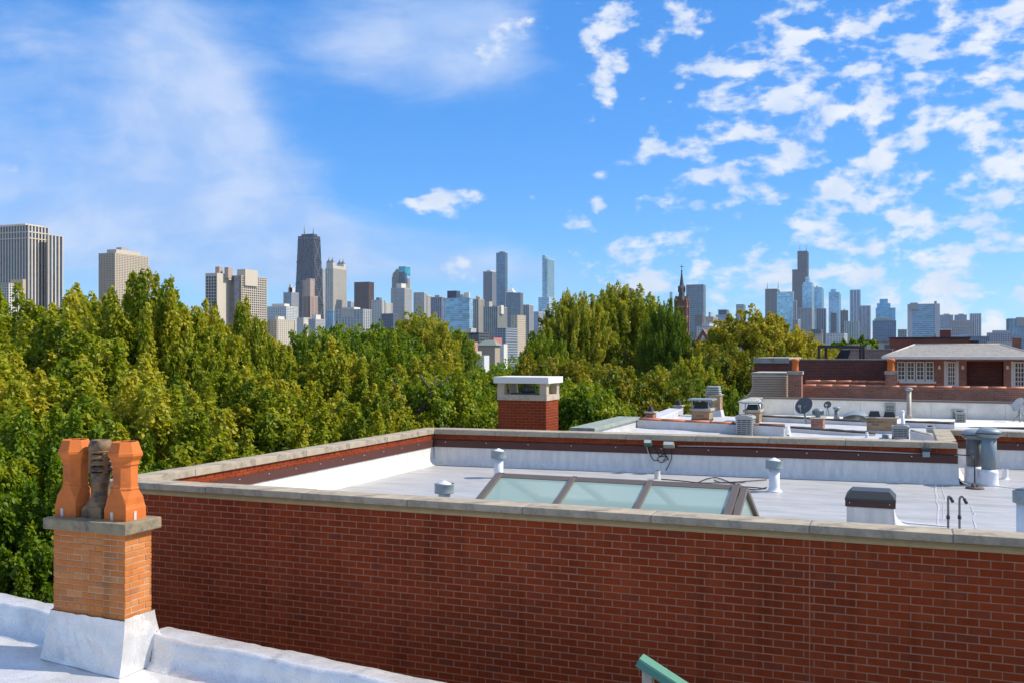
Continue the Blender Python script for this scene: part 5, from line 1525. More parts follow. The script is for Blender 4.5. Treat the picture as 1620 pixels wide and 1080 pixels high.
# wall piers between the openings
ops = [(X5(1418.5), X5(1478.5), 570.5, 604.5), (X5(1493.5), X5(1517), 570.5, 611), (X5(1529), X5(1588), 570.5, 609), (X5(1599.5), X5(1627), 570.5, 611)]
xs = xl5
w = MB()
for (a, b, yt_, yb_) in ops:
    w.box(xs, a, Y5, Y5 + .3, 0, ze); xs = b
w.box(xs, xr5, Y5, Y5 + .3, 0, ze)
for (a, b, yt_, yb_) in ops:
    zz1 = ze - 0.07
    w.box(a, b, Y5, Y5 + .3, zz1, ze)
    w.box(a, b, Y5, Y5 + .3, 0, Z5(1500, yb_))
w.build('wall', M_PKBR, hs_)
w = MB(); w.box(ops[2][0], ops[2][1], Y5 + .8, Y5 + 1.0, 5, ze); w.build('recess_wall', M_DKBR, hs_)
w = MB(); w.box(xl5, xl5 + .3, Y5 + .3, Y5 + 7, 0, ze); w.build('wall', M_PKBR, hs_)
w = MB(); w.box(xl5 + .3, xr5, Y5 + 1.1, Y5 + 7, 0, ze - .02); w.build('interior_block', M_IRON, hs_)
def casement(x0, x1, z0, z1, nx, nz, name='window'):
    """painted frame, muntins and a dark pane"""
    f = 0.055
    mb = MB(); y = Y5 + 0.06
    mb.box(x0, x0 + f, y, y + .07, z0, z1); mb.box(x1 - f, x1, y, y + .07, z0, z1); mb.box(x0 + f, x1 - f, y, y + .07, z0, z0 + f * 1.4); mb.box(x0 + f, x1 - f, y, y + .07, z1 - f, z1)
    fr_ = mb.build(name, M_WPAINT, hs_)
    mb = MB()
    for i in range(1, nx):
        x = x0 + f + (x1 - x0 - 2 * f) * i / nx; mb.box(x - .014, x + .014, y + .02, y + .045, z0 + f, z1 - f)
    for j in range(1, nz):
        z = z0 + f + (z1 - z0 - 2 * f) * j / nz; mb.box(x0 + f, x1 - f, y + .022, y + .043, z - .014, z + .014)
    mb.build('muntin', M_WPAINT, fr_)
    mb = MB(); mb.box(x0 + f, x1 - f, y + .046, y + .06, z0 + f, z1 - f); mb.build('pane', M_WGLASS, fr_)
    return fr_
a, b, yt_, yb_ = ops[0]
zlo = Z5(1448, yb_); zhi = ze - 0.07
for i in range(4):
    wdt = (b - a) / 4
    casement(a + wdt * i + .015, a + wdt * (i + 1) - .015, zlo + .06, zhi - .02, 2, 4)
mb = MB(); mb.box(a - .06, b + .06, Y5 - .05, Y5 + .12, zlo - .03, zlo + .055); mb.build('window_sill', M_WPAINT, hs_)
for (a, b, yt_, yb_) in (ops[1], ops[3]):
    mb = MB(); mb.box(a, a + .1, Y5 + .03, Y5 + .14, Z5(1500, yb_), zhi); mb.box(b - .1, b, Y5 + .03, Y5 + .14, Z5(1500, yb_), zhi); mb.build('door_frame', M_WPAINT, hs_)
    casement(a + .11, b - .11, Z5(1500, yb_), zhi - .02, 3, 5, 'door')
for px in (1486, 1523, 1593.5):
    mb = MB(); x = X5(px); mb.box(x - .045, x + .045, Y5 - .1, Y5, Z5(px, 583.5), Z5(px, 579)); mb.lathe([(0.06, 0), (0.0, 0.05)], (x, Y5 - .05, Z5(px, 579)), 8); mb.build('wall_lamp', M_WPAINT, hs_)
# hip roof in shingle courses
ex0, ex1, ey0 = X5(1397.5), xr5 + 1.2, Y5 - .75
ez = ze + 0.0
rx0 = at_y(1447, 545, Y5 + 3.0).x; rx1 = at_y(1582, 545, Y5 + 3.0).x; rz = at_y(1500, 545.3, Y5 + 3.0).z; ry0 = Y5 + 3.0
ex1 = rx1 + (rx0 - ex0)
ey1 = ry0 + (ry0 - ey0)
M_SHING = pm('grey_shingle', (0.50, 0.45, 0.385), 0.95, var=0.22, vscale=9, bump=0.7, bscale=22, col2=(0.36, 0.33, 0.29), c2scale=5)
w = MB(); w.box(ex0, ex1, ey0, ey1, ez, ez + 0.10); w.build('eave', M_WPAINT, hs_)
w = MB(); w.box(ex0 - .06, ex1 + .06, ey0 - .10, ey0 - .001, ez + .02, ez + 0.12); w.build('gutter', pm('white_gutter', (0.74, 0.72, 0.66), 0.5), hs_)
w = MB(); n = 15
for i in range(n):
    u0, u1 = i / n, (i + 1) / n
    def P5(u, which, lift=0):
        x0 = ex0 + (rx0 - ex0) * u; x1 = ex1 + (rx1 - ex1) * u; y0 = ey0 + (ry0 - ey0) * u; y1 = ey1 + (ry0 - ey1) * u; z = ez + .10 + (rz - ez - .10) * u + lift
        return [(x0, y0, z), (x1, y0, z), (x1, y1, z), (x0, y1, z)][which]
    for (p, q) in ((0, 1), (1, 2), (2, 3), (3, 0)):
        w.add([P5(u0, p, .022), P5(u0, q, .022), P5(u1, q, .004), P5(u1, p, .004)], [(0, 1, 2, 3)])
        w.add([P5(u0, p, 0), P5(u0, q, 0), P5(u0, q, .022), P5(u0, p, .022)], [(0, 1, 2, 3)])
w.build('shingles', M_SHING, hs_, kind='stuff')
w = MB(); w.tube([(rx0, ry0, rz + .01), (rx1, ry0, rz + .01)], .05, 6)
for (a, b) in (((ex0, ey0), rx0), ((ex1, ey0), rx1)): w.tube([(a[0], a[1], ez + .12), (b, ry0, rz + .01)], .045, 6)
w.build('ridge_cap', M_SHING, hs_)
# brick chimney at the far right edge
X0, X1, Yc, Yb = corners(1603, 1616, 1616, 60)
t = thing('chimney', 'brown brick chimney rising beyond the right end of the shingled hip roof', 'chimney', ((X0 + X1) / 2, Yc, 9))
w = MB(); w.box(X0, X1, Yc, Yc + .7, 5, hz_at(535, 60)); w.build('stack', M_CB_RED, t)
w = MB(); w.box(X0 - .05, X1 + .05, Yc - .05, Yc + .75, hz_at(535, 60), hz_at(533, 60)); w.build('slab', M_CONC, t)

# ------------------------------------------------------------------ ground and street
M_GROUND = pm('ground_mix', (0.13, 0.13, 0.09), 0.95, var=0.35, vscale=0.02, col2=(0.22, 0.2, 0.18), c2scale=0.05)
w = MB(); w.add([(-30000, -3000, 0), (30000, -3000, 0), (30000, 30000, 0), (-30000, 30000, 0)], [(0, 1, 2, 3)]); g = w.build('ground', M_GROUND); struct(g)
w = MB(); w.box(-25.6, -17.6, -40, 140, -0.5, 0.004); o = w.build('road', pm('asphalt', (0.05, 0.05, 0.052), 0.9, var=0.2, vscale=2)); struct(o)
M_PAVE = pm('pavement_concrete', (0.34, 0.33, 0.30), 0.9, var=0.12, vscale=1)
for x0, x1 in ((-30, -27.2), (-15.9, -13.1)):
    w = MB(); w.box(x0, x1, -40, 140, -0.5, 0.13); o = w.build('pavement', M_PAVE); struct(o)
for x0, x1 in ((-25.75, -25.6), (-17.6, -17.45)):
    w = MB(); w.box(x0, x1, -40, 140, -0.5, 0.14); o = w.build('kerb', M_CONC); struct(o)
for x0, x1 in ((-27.2, -25.75), (-17.45, -15.9)):
    w = MB(); w.box(x0, x1, -40, 140, -0.5, 0.10); o = w.build('lawn', pm('verge_grass', (0.06, 0.09, 0.03), 0.95, var=0.4, vscale=3)); struct(o)

# pale houses across the street, glimpsed between leaves
def far_house(x0, x1, y0, y1, h, label, mat, roofmat):
    t = thing('row_house', label, 'house', ((x0 + x1) / 2, (y0 + y1) / 2, 0), 'pale houses across the street')
    w = MB(); w.box(x0, x1, y0, y1, 0, h); w.build('wall', mat, t)
    w = MB(); w.box(x0 - .3, x1 + .3, y0 - .3, y1 + .3, h, h + .35); w.build('roof', roofmat, t)
    for k in range(3):
        for fz in (1.2, 4.4, 7.6):
            if fz + 1.8 > h: continue
            w = MB(); y = y0 + (y1 - y0) * (k + .5) / 3; w.box(x1 - .02, x1 + .05, y - .6, y + .6, fz, fz + 1.8); f = w.build('window', M_WPAINT, t)
            w = MB(); w.box(x1 + .051, x1 + .06, y - .5, y + .5, fz + .1, fz + 1.7); w.build('pane', M_WGLASS, f)
far_house(-43, -32, 14, 23, 8.6, 'pale grey stone house across the street glimpsed through the leaves at the left edge', pm('pale_stone', (0.55, 0.5, 0.46), 0.9, var=0.2), M_CONC)
far_house(-43, -32, 33, 42, 8.0, 'white house across the street glimpsed behind a dark leaning trunk in the left trees', pm('white_siding', (0.68, 0.7, 0.7), 0.8), M_SLATE)
far_house(-43, -32, 48, 58, 8.4, 'brown brick house across the street hidden deep behind the left trees', M_CB_RED, M_CONC)

# ------------------------------------------------------------------ the skyline
TM = {}
def tmat(col, rough=0.75, metal=0.0, spec=0.4):
    k = (tuple(round(c, 3) for c in col), rough, metal)
    if k not in TM: TM[k] = pm('tower_surface_%d' % len(TM), col, rough, metal=metal, var=0.07, vscale=0.02, spec=spec)
    return TM[k]
GLS = {}
def gmat(col):
    """curtain-wall glass: each floor-by-bay panel reflects a little differently"""
    k = tuple(round(min(1, c * f_), 3) for c, f_ in zip(col, (0.95, 1.12, 1.28)))
    if k in GLS: return GLS[k]
    m = bpy.data.materials.new('tower_glass_%d' % len(GLS)); m.use_nodes = True
    t = m.node_tree; t.nodes.clear(); N = NT(t)
    p = N.n('ShaderNodeNewGeometry').outputs['Position']
    cell = N.n('ShaderNodeVectorMath', operation='SNAP', inp={0: p, 1: (7.0, 7.0, 3.9)}).outputs[0]
    wn = N.n('ShaderNodeTexWhiteNoise', inp={0: cell}).outputs['Value']
    big = N.mr(N.noise(p, 0.02, 4, 0.6), 0.3, 0.7, 0.8, 1.2)
    f = N.m('MULTIPLY', N.mr(wn, 0, 1, 0.62, 1.35, smooth=False), big)
    hv = N.n('ShaderNodeHueSaturation', inp={'Value': f, 'Color': N.rgb(k)}).outputs[0]
    b = N.n('ShaderNodeBsdfPrincipled', inp={'Base Color': hv, 'Roughness': 0.12, 'Specular IOR Level': 1.0, 'Metallic': 0.25})
    N.n('ShaderNodeOutputMaterial', inp={0: b.outputs[0]})
    GLS[k] = m
    return m
WHITE = (0.62, 0.58, 0.50); BEIGE = (0.52, 0.46, 0.36); TAN = (0.46, 0.36, 0.26); GREY = (0.34, 0.34, 0.34); BROWN = (0.11, 0.07, 0.06)
PINK = (0.50, 0.37, 0.30); LAV = (0.42, 0.42, 0.46); SLATE = (0.12, 0.15, 0.19)
GD = (0.035, 0.045, 0.06); GB = (0.14, 0.30, 0.42); GL = (0.30, 0.55, 0.66); GT = (0.10, 0.24, 0.26); GN = (0.03, 0.06, 0.11)

def facade(fr, X0, X1, Y0, Y1, z0, z1, style, bay, floor, pw, sw, out=0.6, corner=True):
    """slabs and piers standing out from the glass core, on all four sides"""
    if style in ('g', 'h', 'c'):
        n = int((z1 - z0) / floor)
        for i in range(1, n + 1):
            z = z1 - i * floor
            if z < z0: break
            o_ = out * (0.8 if style == 'g' else 1.0)
            fr.box(X0 - o_, X1 + o_, Y0 - o_, Y1 + o_, z, z + sw)
    if style in ('g', 'v', 'c'):
        for (a, b, ax) in ((X0, X1, 'x'), (Y0, Y1, 'y')):
            n = max(1, round((b - a) / bay))
            for i in range(n + 1):
                c_ = a + (b - a) * i / n
                if ax == 'x':
                    for y in (Y0, Y1): fr.box(c_ - pw / 2, c_ + pw / 2, y - out, y + out, z0, z1)
                else:
                    for x in (X0, X1): fr.box(x - out, x + out, c_ - pw / 2, c_ + pw / 2, z0, z1)

NT_ = 0
def tower(label, vols, d, style='g', frame=BEIGE, glass=GD, bay=3.0, floor=2.4, pf=0.35, sf=0.4, name='tower', cat='tower', mech=(), group='skyline towers', out=None, roofcol=None, ybase=None):
    """vols: (px_left, px_corner, px_right, py_top); bay/floor given as picture pixels; pf/sf the solid share of each"""
    global NT_; NT_ += 1
    k = d / FPX
    first = corners(*vols[0][:3], d)
    t = thing(name, label, cat, ((first[0] + first[1]) / 2, (first[2] + first[3]) / 2, 0), group)
    fm = tmat(frame); gm = gmat(glass)
    body = MB(); fr = MB(); cap = MB()
    for iv, v in enumerate(vols):
        x0, xc, x1, yt_ = v[:4]
        dd = v[4] if len(v) > 4 else d
        X0, X1, Y0, Y1 = corners(x0, xc, x1, dd)
        z1 = hz_at(yt_, dd)
        o_ = out if out is not None else 0.35 * k + 0.25
        st = v[5] if len(v) > 5 else style
        if st == 's':
            fr.box(X0, X1, Y0, Y1, 0, z1); continue
        body.box(X0, X1, Y0, Y1, 0, z1 - 1.0)
        facade(fr, X0, X1, Y0, Y1, 0, z1, st, bay * k, floor * k, bay * k * pf, floor * k * sf, o_)
        cap.box(X0 - o_ - .2, X1 + o_ + .2, Y0 - o_ - .2, Y1 + o_ + .2, z1 - 1.2 * k * 0.8, z1)
    if body.v: body.build('glass_core', gm, t)
    if fr.v: fr.build('facade_frame', fm, t)
    if cap.v: cap.build('cornice', tmat(roofcol) if roofcol else fm, t)
    for m_ in mech:
        x0, xc, x1, yt_, col = m_[:5]; dd = d + (m_[5] if len(m_) > 5 else 6)
        X0, X1, Y0, Y1 = corners(x0, xc, x1, dd)
        mb = MB(); base = hz_at(vols[0][3], d) - 12
        mb.box(X0, X1, Y0, Y1, base, hz_at(yt_, dd)); mb.build('roof_plant', tmat(col), t)
    return t, first
def antenna(t, px, y0, y1, d, r=0.5):
    a, b = at_d(px, y0, d), at_d(px, y1, d)
    mb = MB(); mb.tube([a, a.lerp(b, .5), b], [r, r * .7, r * .3], 6); mb.build('antenna', tmat((0.3, 0.3, 0.3)), t)

# three near high-rises at the left
t, _ = tower('broad cream apartment tower with tall dark window strips at the left edge of the picture', [(-30, 45, 76, 356), (75.3, 76.5, 98.5, 371, 1012)], 1000, 'v', (0.62, 0.52, 0.40), GD, bay=6.2, pf=0.36, mech=[(-28, 40, 70, 354, (0.55, 0.5, 0.42), 8)], group='apartment high-rises at the left')
mb = MB(); X0, X1, Y0, Y1 = corners(-30, 45, 76, 1000)
for py, hh in ((366, 1.6), (376, 1.4)): mb.box(X0 - .8, X1 + .8, Y0 - .8, Y1 + .8, hz_at(py + hh, 1000), hz_at(py, 1000))
mb.build('belt_course', tmat((0.60, 0.54, 0.45)), t)
tower('low white apartment block with gridded balconies below the leftmost cream tower', [(-10, 14, 29, 448)], 760, 'g', WHITE, GD, bay=5, floor=4, pf=.3, sf=.35, mech=[(16, 36, 41, 442, TAN, 10)], group='mid-rise blocks behind the left trees', cat='building')
tower('beige concrete apartment tower with a dark shaded left side, second tower from the left', [(157, 182, 234, 400)], 1080, 'g', (0.56, 0.47, 0.35), GD, bay=3.4, floor=2.7, pf=.42, sf=.42, mech=[(169, 184, 222, 394.5, (0.52, 0.46, 0.37), 3), (184, 192, 203, 391.5, GREY, 12)], group='apartment high-rises at the left')
tower('low brown brick roof peeping over the leaves below the second tower', [(147, 160, 170, 477)], 500, 's', (0.30, 0.15, 0.09), GD, group='mid-rise blocks behind the left trees', cat='building')
t, _ = tower('off white twin slab apartment complex with a blank beige side wall', [(374, 382, 421.5, 435.5)], 1150, 'g', (0.60, 0.52, 0.40), (0.05, 0.04, 0.04), bay=5.0, floor=3.7, pf=.24, sf=.30,
             mech=[(375, 388, 408, 426, (0.54, 0.47, 0.37), 3)], group='apartment high-rises at the left')
X0, X1, Y0, Y1 = corners(325, 343.5, 374, 1120)
z = hz_at(432, 1120)
mb = MB(); mb.box(X0, X1, Y0, Y1, 0, z); mb.build('wing', tmat((0.54, 0.48, 0.38)), t)
mb = MB()
for i in range(4):
    a = X0 + (X1 - X0) * (0.08 + 0.23 * i); mb.box(a, a + (X1 - X0) * .14, Y0 - .4, Y0 + .4, 0, z - 3)
mb.build('window_strip', gmat(GN), t)
mb = MB()
for j in range(60):
    zz = z - 3 - j * 3.6
    if zz > 0: mb.box(X0, X1, Y0 - .6, Y0 + .2, zz - .8, zz)
mb.build('floor_band', tmat((0.50, 0.48, 0.45)), t)
X0, X1, Y0, Y1 = corners(366, 371, 378, 1135)
mb = MB(); mb.box(X0, X1, Y0, Y1, 0, hz_at(436, 1135)); mb.build('stair_slot', gmat((0.05, 0.04, 0.05)), t)
for (a, b, c2, y) in ((340.5, 347, 352.5, 422), (355, 361, 368, 423)):
    X0, X1, Y0, Y1 = corners(a, b, c2, 1130); mb = MB(); mb.box(X0, X1, Y0, Y1, z - 5, hz_at(y, 1130)); mb.build('roof_plant', tmat((0.42, 0.32, 0.25)), t)

# black tapered tower with twin masts
d = 2720; k = d / FPX
t = thing('tapered_tower', 'tall black tapered skyscraper with cross bracing and two thin masts', 'skyscraper', at_d(492, 555, d) * 1.0, 'skyline towers')
t.location.z = 0
X0t, X1t, Y0t, Y1t = corners(472, 496, 505.8, d)
cxx, cyy = (X0t + X1t) / 2, (Y0t + Y1t) / 2
hxt, hyt = (X1t - X0t) / 2, (Y1t - Y0t) / 2
hyt = min(hyt, 28)
ztp = hz_at(373.5, d)
fb = 1.50
def tp(sx, sy, z):
    f = fb + (1 - fb) * z / ztp
    return Vector((cxx + sx * hxt * f, cyy + sy * hyt * f, z))
mb = MB(); V = [tp(-1, -1, 0), tp(1, -1, 0), tp(1, 1, 0), tp(-1, 1, 0), tp(-1, -1, ztp), tp(1, -1, ztp), tp(1, 1, ztp), tp(-1, 1, ztp)]
mb.add(V, [(0, 3, 2, 1), (4, 5, 6, 7), (0, 1, 5, 4), (1, 2, 6, 5), (2, 3, 7, 6), (3, 0, 4, 7)]); mb.build('glass_core', gmat((0.028, 0.04, 0.062)), t)
mb = MB(); M_BLK = tmat((0.05, 0.058, 0.075), 0.5)
for i in range(0, 48):
    z = ztp - i * 7.0
    if z < 5: break
    for (a, b) in (((-1, -1), (1, -1)), ((1, -1), (1, 1))): mb.bar(tp(a[0] * 1.01, a[1] * 1.01, z), tp(b[0] * 1.01, b[1] * 1.01, z), 1.6, 2.4)
for s_ in np.linspace(-1, 1, 7):
    mb.bar(tp(s_, -1.015, 0), tp(s_, -1.015, ztp), 2.2, 1.6); mb.bar(tp(1.015, s_, 0), tp(1.015, s_, ztp), 1.6, 2.2)
lv = np.linspace(20, ztp - 12, 6)
mb.build('facade_frame', M_BLK, t)
mb = MB()
for a, b in zip(lv[:-1], lv[1:]):
    for (p, q) in (((-1, -1), (1, -1)), ((1, -1), (1, 1))):
        mb.bar(tp(p[0] * 1.02, p[1] * 1.02, a), tp(q[0] * 1.02, q[1] * 1.02, b), 3.0, 3.4); mb.bar(tp(q[0] * 1.02, q[1] * 1.02, a), tp(p[0] * 1.02, p[1] * 1.02, b), 3.0, 3.4)
mb.build('brace', tmat((0.075, 0.085, 0.105), 0.45), t)
mb = MB(); mb.box(cxx - hxt * .72, cxx + hxt * .8, cyy - hyt * .7, cyy + hyt * .7, ztp, ztp + 4 * k); mb.build('roof_plant', M_BLK, t)
mb = MB(); mb.box(cxx - hxt * 1.02, cxx + hxt * 1.02, cyy - hyt * 1.02, cyy + hyt * 1.02, ztp - 3.5 * k, ztp - 1.8 * k); mb.build('light_band', tmat((0.22, 0.24, 0.27)), t)
antenna(t, 481.5, 370, 355, d, 1.6); antenna(t, 495.7, 370, 359, d, 1.6)

T = tower
T('slim pink beige tower with chamfered shoulder standing in front of the black tapered tower', [(479.5, 490, 497, 444), (484.5, 490.5, 497, 441), (479, 490, 502, 468)], 2300, 'v', PINK, (0.2, 0.16, 0.15), bay=2.6, pf=.5)
T('grey gridded tower with white top box just left of the black tapered tower', [(449, 461, 472, 462.5)], 2000, 'g', GREY, GB, bay=2.2, floor=2.0, mech=[(455.5, 460, 466, 455, WHITE), (457.5, 460, 462.5, 450.5, BEIGE)])
T('white apartment block with blue balconies left of the pink beige tower', [(422, 453, 470, 484.5)], 1700, 'g', WHITE, GB, bay=4.0, floor=2.6, pf=.3, sf=.4, mech=[(430, 450, 458, 480.5, WHITE)])
T('cream low-rise block with dark balcony strip, lowest left of the black tapered tower', [(424, 438, 466, 505)], 1200, 'g', BEIGE, (0.2, 0.18, 0.16), bay=5.5, floor=3.2, pf=.62, sf=.45, mech=[(435, 440, 450, 500.5, WHITE)])
T('white stepped block left of the light grey box block, below the black tapered tower', [(471, 480, 489, 502.5), (474, 484, 491, 512)], 1500, 'g', WHITE, GREY, bay=4, floor=3, pf=.6)
T('light grey gridded box block with white penthouse below the black tapered tower', [(488.5, 499, 513.5, 504.5)], 1400, 'g', (0.46, 0.46, 0.46), GB, bay=2.2, floor=2.2, mech=[(494, 500, 507.5, 498, WHITE)])
T('thin pale tower half hidden between the black tapered tower and the turreted tower', [(507, 511, 515, 425)], 3000, 'v', WHITE, GREY, bay=2)
d9 = 2500
t, f9 = T('cream stone tower crowned by four pointed turrets', [(515.5, 527, 547.5, 424)], d9, 'v', (0.56, 0.50, 0.40), (0.25, 0.26, 0.26), bay=3.2, pf=.52, mech=[(518, 528, 545, 420, (0.5, 0.46, 0.38), 4)])
X0, X1, Y0, Y1 = f9; k = d9 / FPX
for (x, y) in ((X0 + 3.5 * k, Y0 + 3.5 * k), (X1 - 3.5 * k, Y0 + 3.5 * k), (X1 - 3.5 * k, Y1 - 3.5 * k), (X0 + 3.5 * k, Y1 - 3.5 * k)):
    zb_ = hz_at(424, d9)
    mb = MB(); mb.box(x - 3.0 * k, x + 3.0 * k, y - 3.0 * k, y + 3.0 * k, zb_ - 1, zb_ + 9 * k); mb.build('turret', tmat((0.56, 0.5, 0.4)), t)
    mb = MB(); r = 3.2 * k; z0 = zb_ + 9 * k; mb.add([(x - r, y - r, z0), (x + r, y - r, z0), (x + r, y + r, z0), (x - r, y + r, z0), (x, y, z0 + 6 * k)], [(0, 3, 2, 1), (0, 1, 4), (1, 2, 4), (2, 3, 4), (3, 0, 4)]); mb.build('turret_roof', tmat((0.16, 0.17, 0.19)), t)
    mb = MB(); mb.tube([(x, y, z0 + 5 * k), (x, y, z0 + 8.5 * k)], 0.4 * k, 5); mb.build('finial', tmat((0.2, 0.2, 0.2)), t)
T('low blue glass block at the foot of the turreted tower', [(515.5, 527, 532, 491.5)], 1900, 'c', GREY, (0.08, 0.28, 0.42), bay=5, floor=4, pf=.15, sf=.15)
T('pale low tower between the turreted tower and the dark brown tower', [(550, 555, 561, 477)], 3000, 'g', LAV, GB, bay=2, floor=2)
T('dark brown box tower with a lighter lit side, right of the turreted tower', [(561, 583.5, 591, 446)], 2500, 'v', BROWN, (0.05, 0.035, 0.04), bay=2.2, pf=.5)
T('wide balcony slab block with white end wall in front of the dark brown tower', [(531, 574.5, 586.5, 489)], 1500, 'g', (0.46, 0.46, 0.44), (0.10, 0.13, 0.17), bay=5.4, floor=2.5, pf=.36, sf=.3, mech=[(540, 560, 570, 486, WHITE)])
T('plain off white slab tower right of the dark brown tower', [(589, 604, 608, 474.5), (603, 610, 620, 479, 2250)], 2200, 'v', (0.52, 0.50, 0.44), GREY, bay=4, pf=.7, mech=[(595, 600, 604, 471, SLATE)])
T('dark blue grey low block at the left flank of the round yellow green tree top', [(604, 622, 629, 496)], 1500, 'g', SLATE, GN, bay=3, floor=2.4)
d9 = 2600; k = d9 / FPX
t, f9 = T('light grey gridded tower with white penthouse in front of the teal topped tower', [(619, 640, 651, 455.5)], 2300, 'g', (0.44, 0.43, 0.41), (0.16, 0.19, 0.22), bay=2.1, floor=2.2, mech=[(627, 635, 642, 448.5, WHITE)])
t, f9 = T('tan tower with stepped slanted shoulders and teal glass crown', [(620.5, 630, 648, 438)], d9, 'g', (0.36, 0.31, 0.25), GT, bay=2.2, floor=2.4)
X0, X1, Y0, Y1 = f9
mb = MB(); mb.prism([(X0, hz_at(438, d9)), (X1 + 6 * k, hz_at(438, d9)), (X1 + 4 * k, hz_at(432, d9)), (X1 - 2 * k, hz_at(425, d9)), (X0 + 8 * k, hz_at(425, d9)), (X0, hz_at(433, d9))], 'y', Y0 + 2, Y0 + 30); mb.build('shoulder', tmat((0.30, 0.28, 0.25)), t)
mb = MB(); a, b = at_d(630.5, 436, d9 - 20), at_d(643, 422, d9 - 20); mb.box(a.x, b.x, a.y, a.y + 30, a.z, b.z); mb.build('glass_crown', gmat((0.04, 0.30, 0.34)), t)
mb = MB(); a, b = at_d(629, 449, d9 - 30), at_d(645, 431, d9 - 30); mb.prism([(a.x, a.z), (b.x, a.z), (b.x - 3 * k, b.z), (a.x + 3 * k, b.z)], 'y', a.y, a.y + 12); mb.build('glass_front', gmat((0.03, 0.05, 0.07)), t)
T('grey beige tower with vertical ribs, first right of the tower with the teal crown', [(655, 671, 674, 462.5), (671, 676, 682, 467, 2150)], 2100, 'v', (0.47, 0.44, 0.39), GREY, bay=2.2, pf=.6, roofcol=WHITE)
T('dark blue tower with pale vertical piers left of the big pale blue glass slab', [(682, 699, 703.5, 470)], 1800, 'v', (0.38, 0.37, 0.36), (0.05, 0.08, 0.14), bay=4.2, pf=.22, mech=[(688, 695, 700, 467, GREY)])
T('big pale blue glass slab tower with white balcony end wall', [(704, 742.5, 748, 471)], 1500, 'h', (0.36, 0.46, 0.52), (0.24, 0.42, 0.52), bay=4, floor=3.0, sf=.22, mech=[(707.5, 722, 728, 460, GN, 12), (728, 733, 736, 466, GREY, 12), (734, 742, 743.5, 463, WHITE, 12)])
T('beige tower with pointed roof just right of the big pale blue glass slab', [(748.5, 757, 765.5, 473)], 2000, 'v', (0.42, 0.40, 0.34), GD, bay=3, pf=.5, mech=[(753, 756, 759, 468.5, TAN), (757, 759, 761, 470, TAN)])
T('grey blue slab tower, shorter left partner of the tall blue glass tower', [(765, 778.5, 784.5, 429.5)], 2900, 'v', (0.27, 0.29, 0.32), GN, bay=1.9, pf=.5, mech=[(770, 776, 783, 427.5, WHITE)])
T('tall blue glass tower with flat top, tallest left of the pointed white roof', [(785.5, 799, 802.5, 399.5)], 3000, 'c', (0.20, 0.30, 0.36), (0.10, 0.24, 0.34), bay=2.4, floor=3, pf=.15, sf=.15, mech=[(790, 796, 800, 398, SLATE)])
T('olive beige block with vertical stripes below the tall blue glass tower', [(765.5, 787, 801.5, 485)], 1600, 'v', (0.36, 0.36, 0.31), (0.10, 0.14, 0.15), bay=3.2, pf=.4, mech=[(768, 774, 779, 477, (0.36, 0.34, 0.3)), (789, 793, 797, 483, WHITE)])
d9 = 2700; k = d9 / FPX
t, f9 = T('glass and brown tower carrying a white pyramid roof with a needle', [(801, 809, 812, 463), (808, 823, 827, 463, 2650)], d9, 'c', (0.20, 0.22, 0.25), (0.14, 0.30, 0.40), bay=2.2, floor=2.5, pf=.2)
a = at_d(809, 463, d9); r = 6 * k
mb = MB(); mb.add([(a.x - r, a.y - r, a.z), (a.x + r, a.y - r, a.z), (a.x + r, a.y + r, a.z), (a.x - r, a.y + r, a.z), (a.x, a.y, a.z + 8.5 * k)], [(0, 3, 2, 1), (0, 1, 4), (1, 2, 4), (2, 3, 4), (3, 0, 4)]); mb.build('pyramid_roof', tmat((0.66, 0.67, 0.68)), t)
antenna(t, 809, 456, 448, d9, 0.6)
T('dark tower with bright white right side, right of the white pyramid roof', [(828, 837, 843.5, 482)], 2000, 'v', (0.50, 0.50, 0.48), GN, bay=3, pf=.35)
T('small cream block low in the skyline below the white pyramid roof', [(809, 818, 831, 498.5)], 1500, 'g', (0.56, 0.47, 0.34), GREY, bay=4, floor=3, pf=.5)
T('lavender low block right of the dark tower with the white side', [(844, 852, 862, 493)], 2300, 'g', (0.38, 0.38, 0.44), GB, bay=3, floor=2.4)
T('slim silver blue glass tower standing alone above the big green tree', [(858.5, 866, 876.5, 409), (858.5, 862, 865, 404, 2900)], 2900, 'c', (0.40, 0.54, 0.58), (0.28, 0.50, 0.58), bay=2.2, floor=3, pf=.14, sf=.14)
T('pale base block below the slim silver blue tower, behind the leaves', [(852, 868, 880, 470.5)], 2850, 'h', (0.44, 0.50, 0.54), GL, floor=3)
T('flat lavender warehouse roof behind the leaves below the slim silver blue tower', [(858, 885, 900, 505)], 1300, 'h', (0.44, 0.40, 0.44), GREY, floor=4, cat='building')
T('dark slate glass tower mostly hidden behind the big green tree', [(981, 998, 1001, 456)], 2200, 'c', SLATE, (0.06, 0.11, 0.15), bay=3, floor=3, pf=.2)
T('pale blue tower just left of the church spire', [(1060, 1063, 1072, 462)], 2800, 'v', LAV, GL, bay=3)
T('broad steel blue tower immediately right of the church spire', [(1086, 1112.5, 1116, 450)], 2200, 'c', (0.24, 0.31, 0.35), (0.09, 0.16, 0.21), bay=2.1, floor=3.2, pf=.3, sf=.25)
T('brown grey lower block in front of the steel blue tower by the church', [(1100, 1111, 1114, 497.5)], 1900, 'v', (0.24, 0.21, 0.2), GD, bay=2.2)
T('beige stepped building with small dome right of the steel blue tower', [(1117, 1128, 1135, 501)], 1700, 'g', TAN, GREY, bay=3, floor=3, mech=[(1121, 1124, 1127, 494, GREY)])
T('small navy block left of the yellow tree top', [(1136.5, 1149, 1153, 490)], 2400, 'h', SLATE, GN, floor=3)
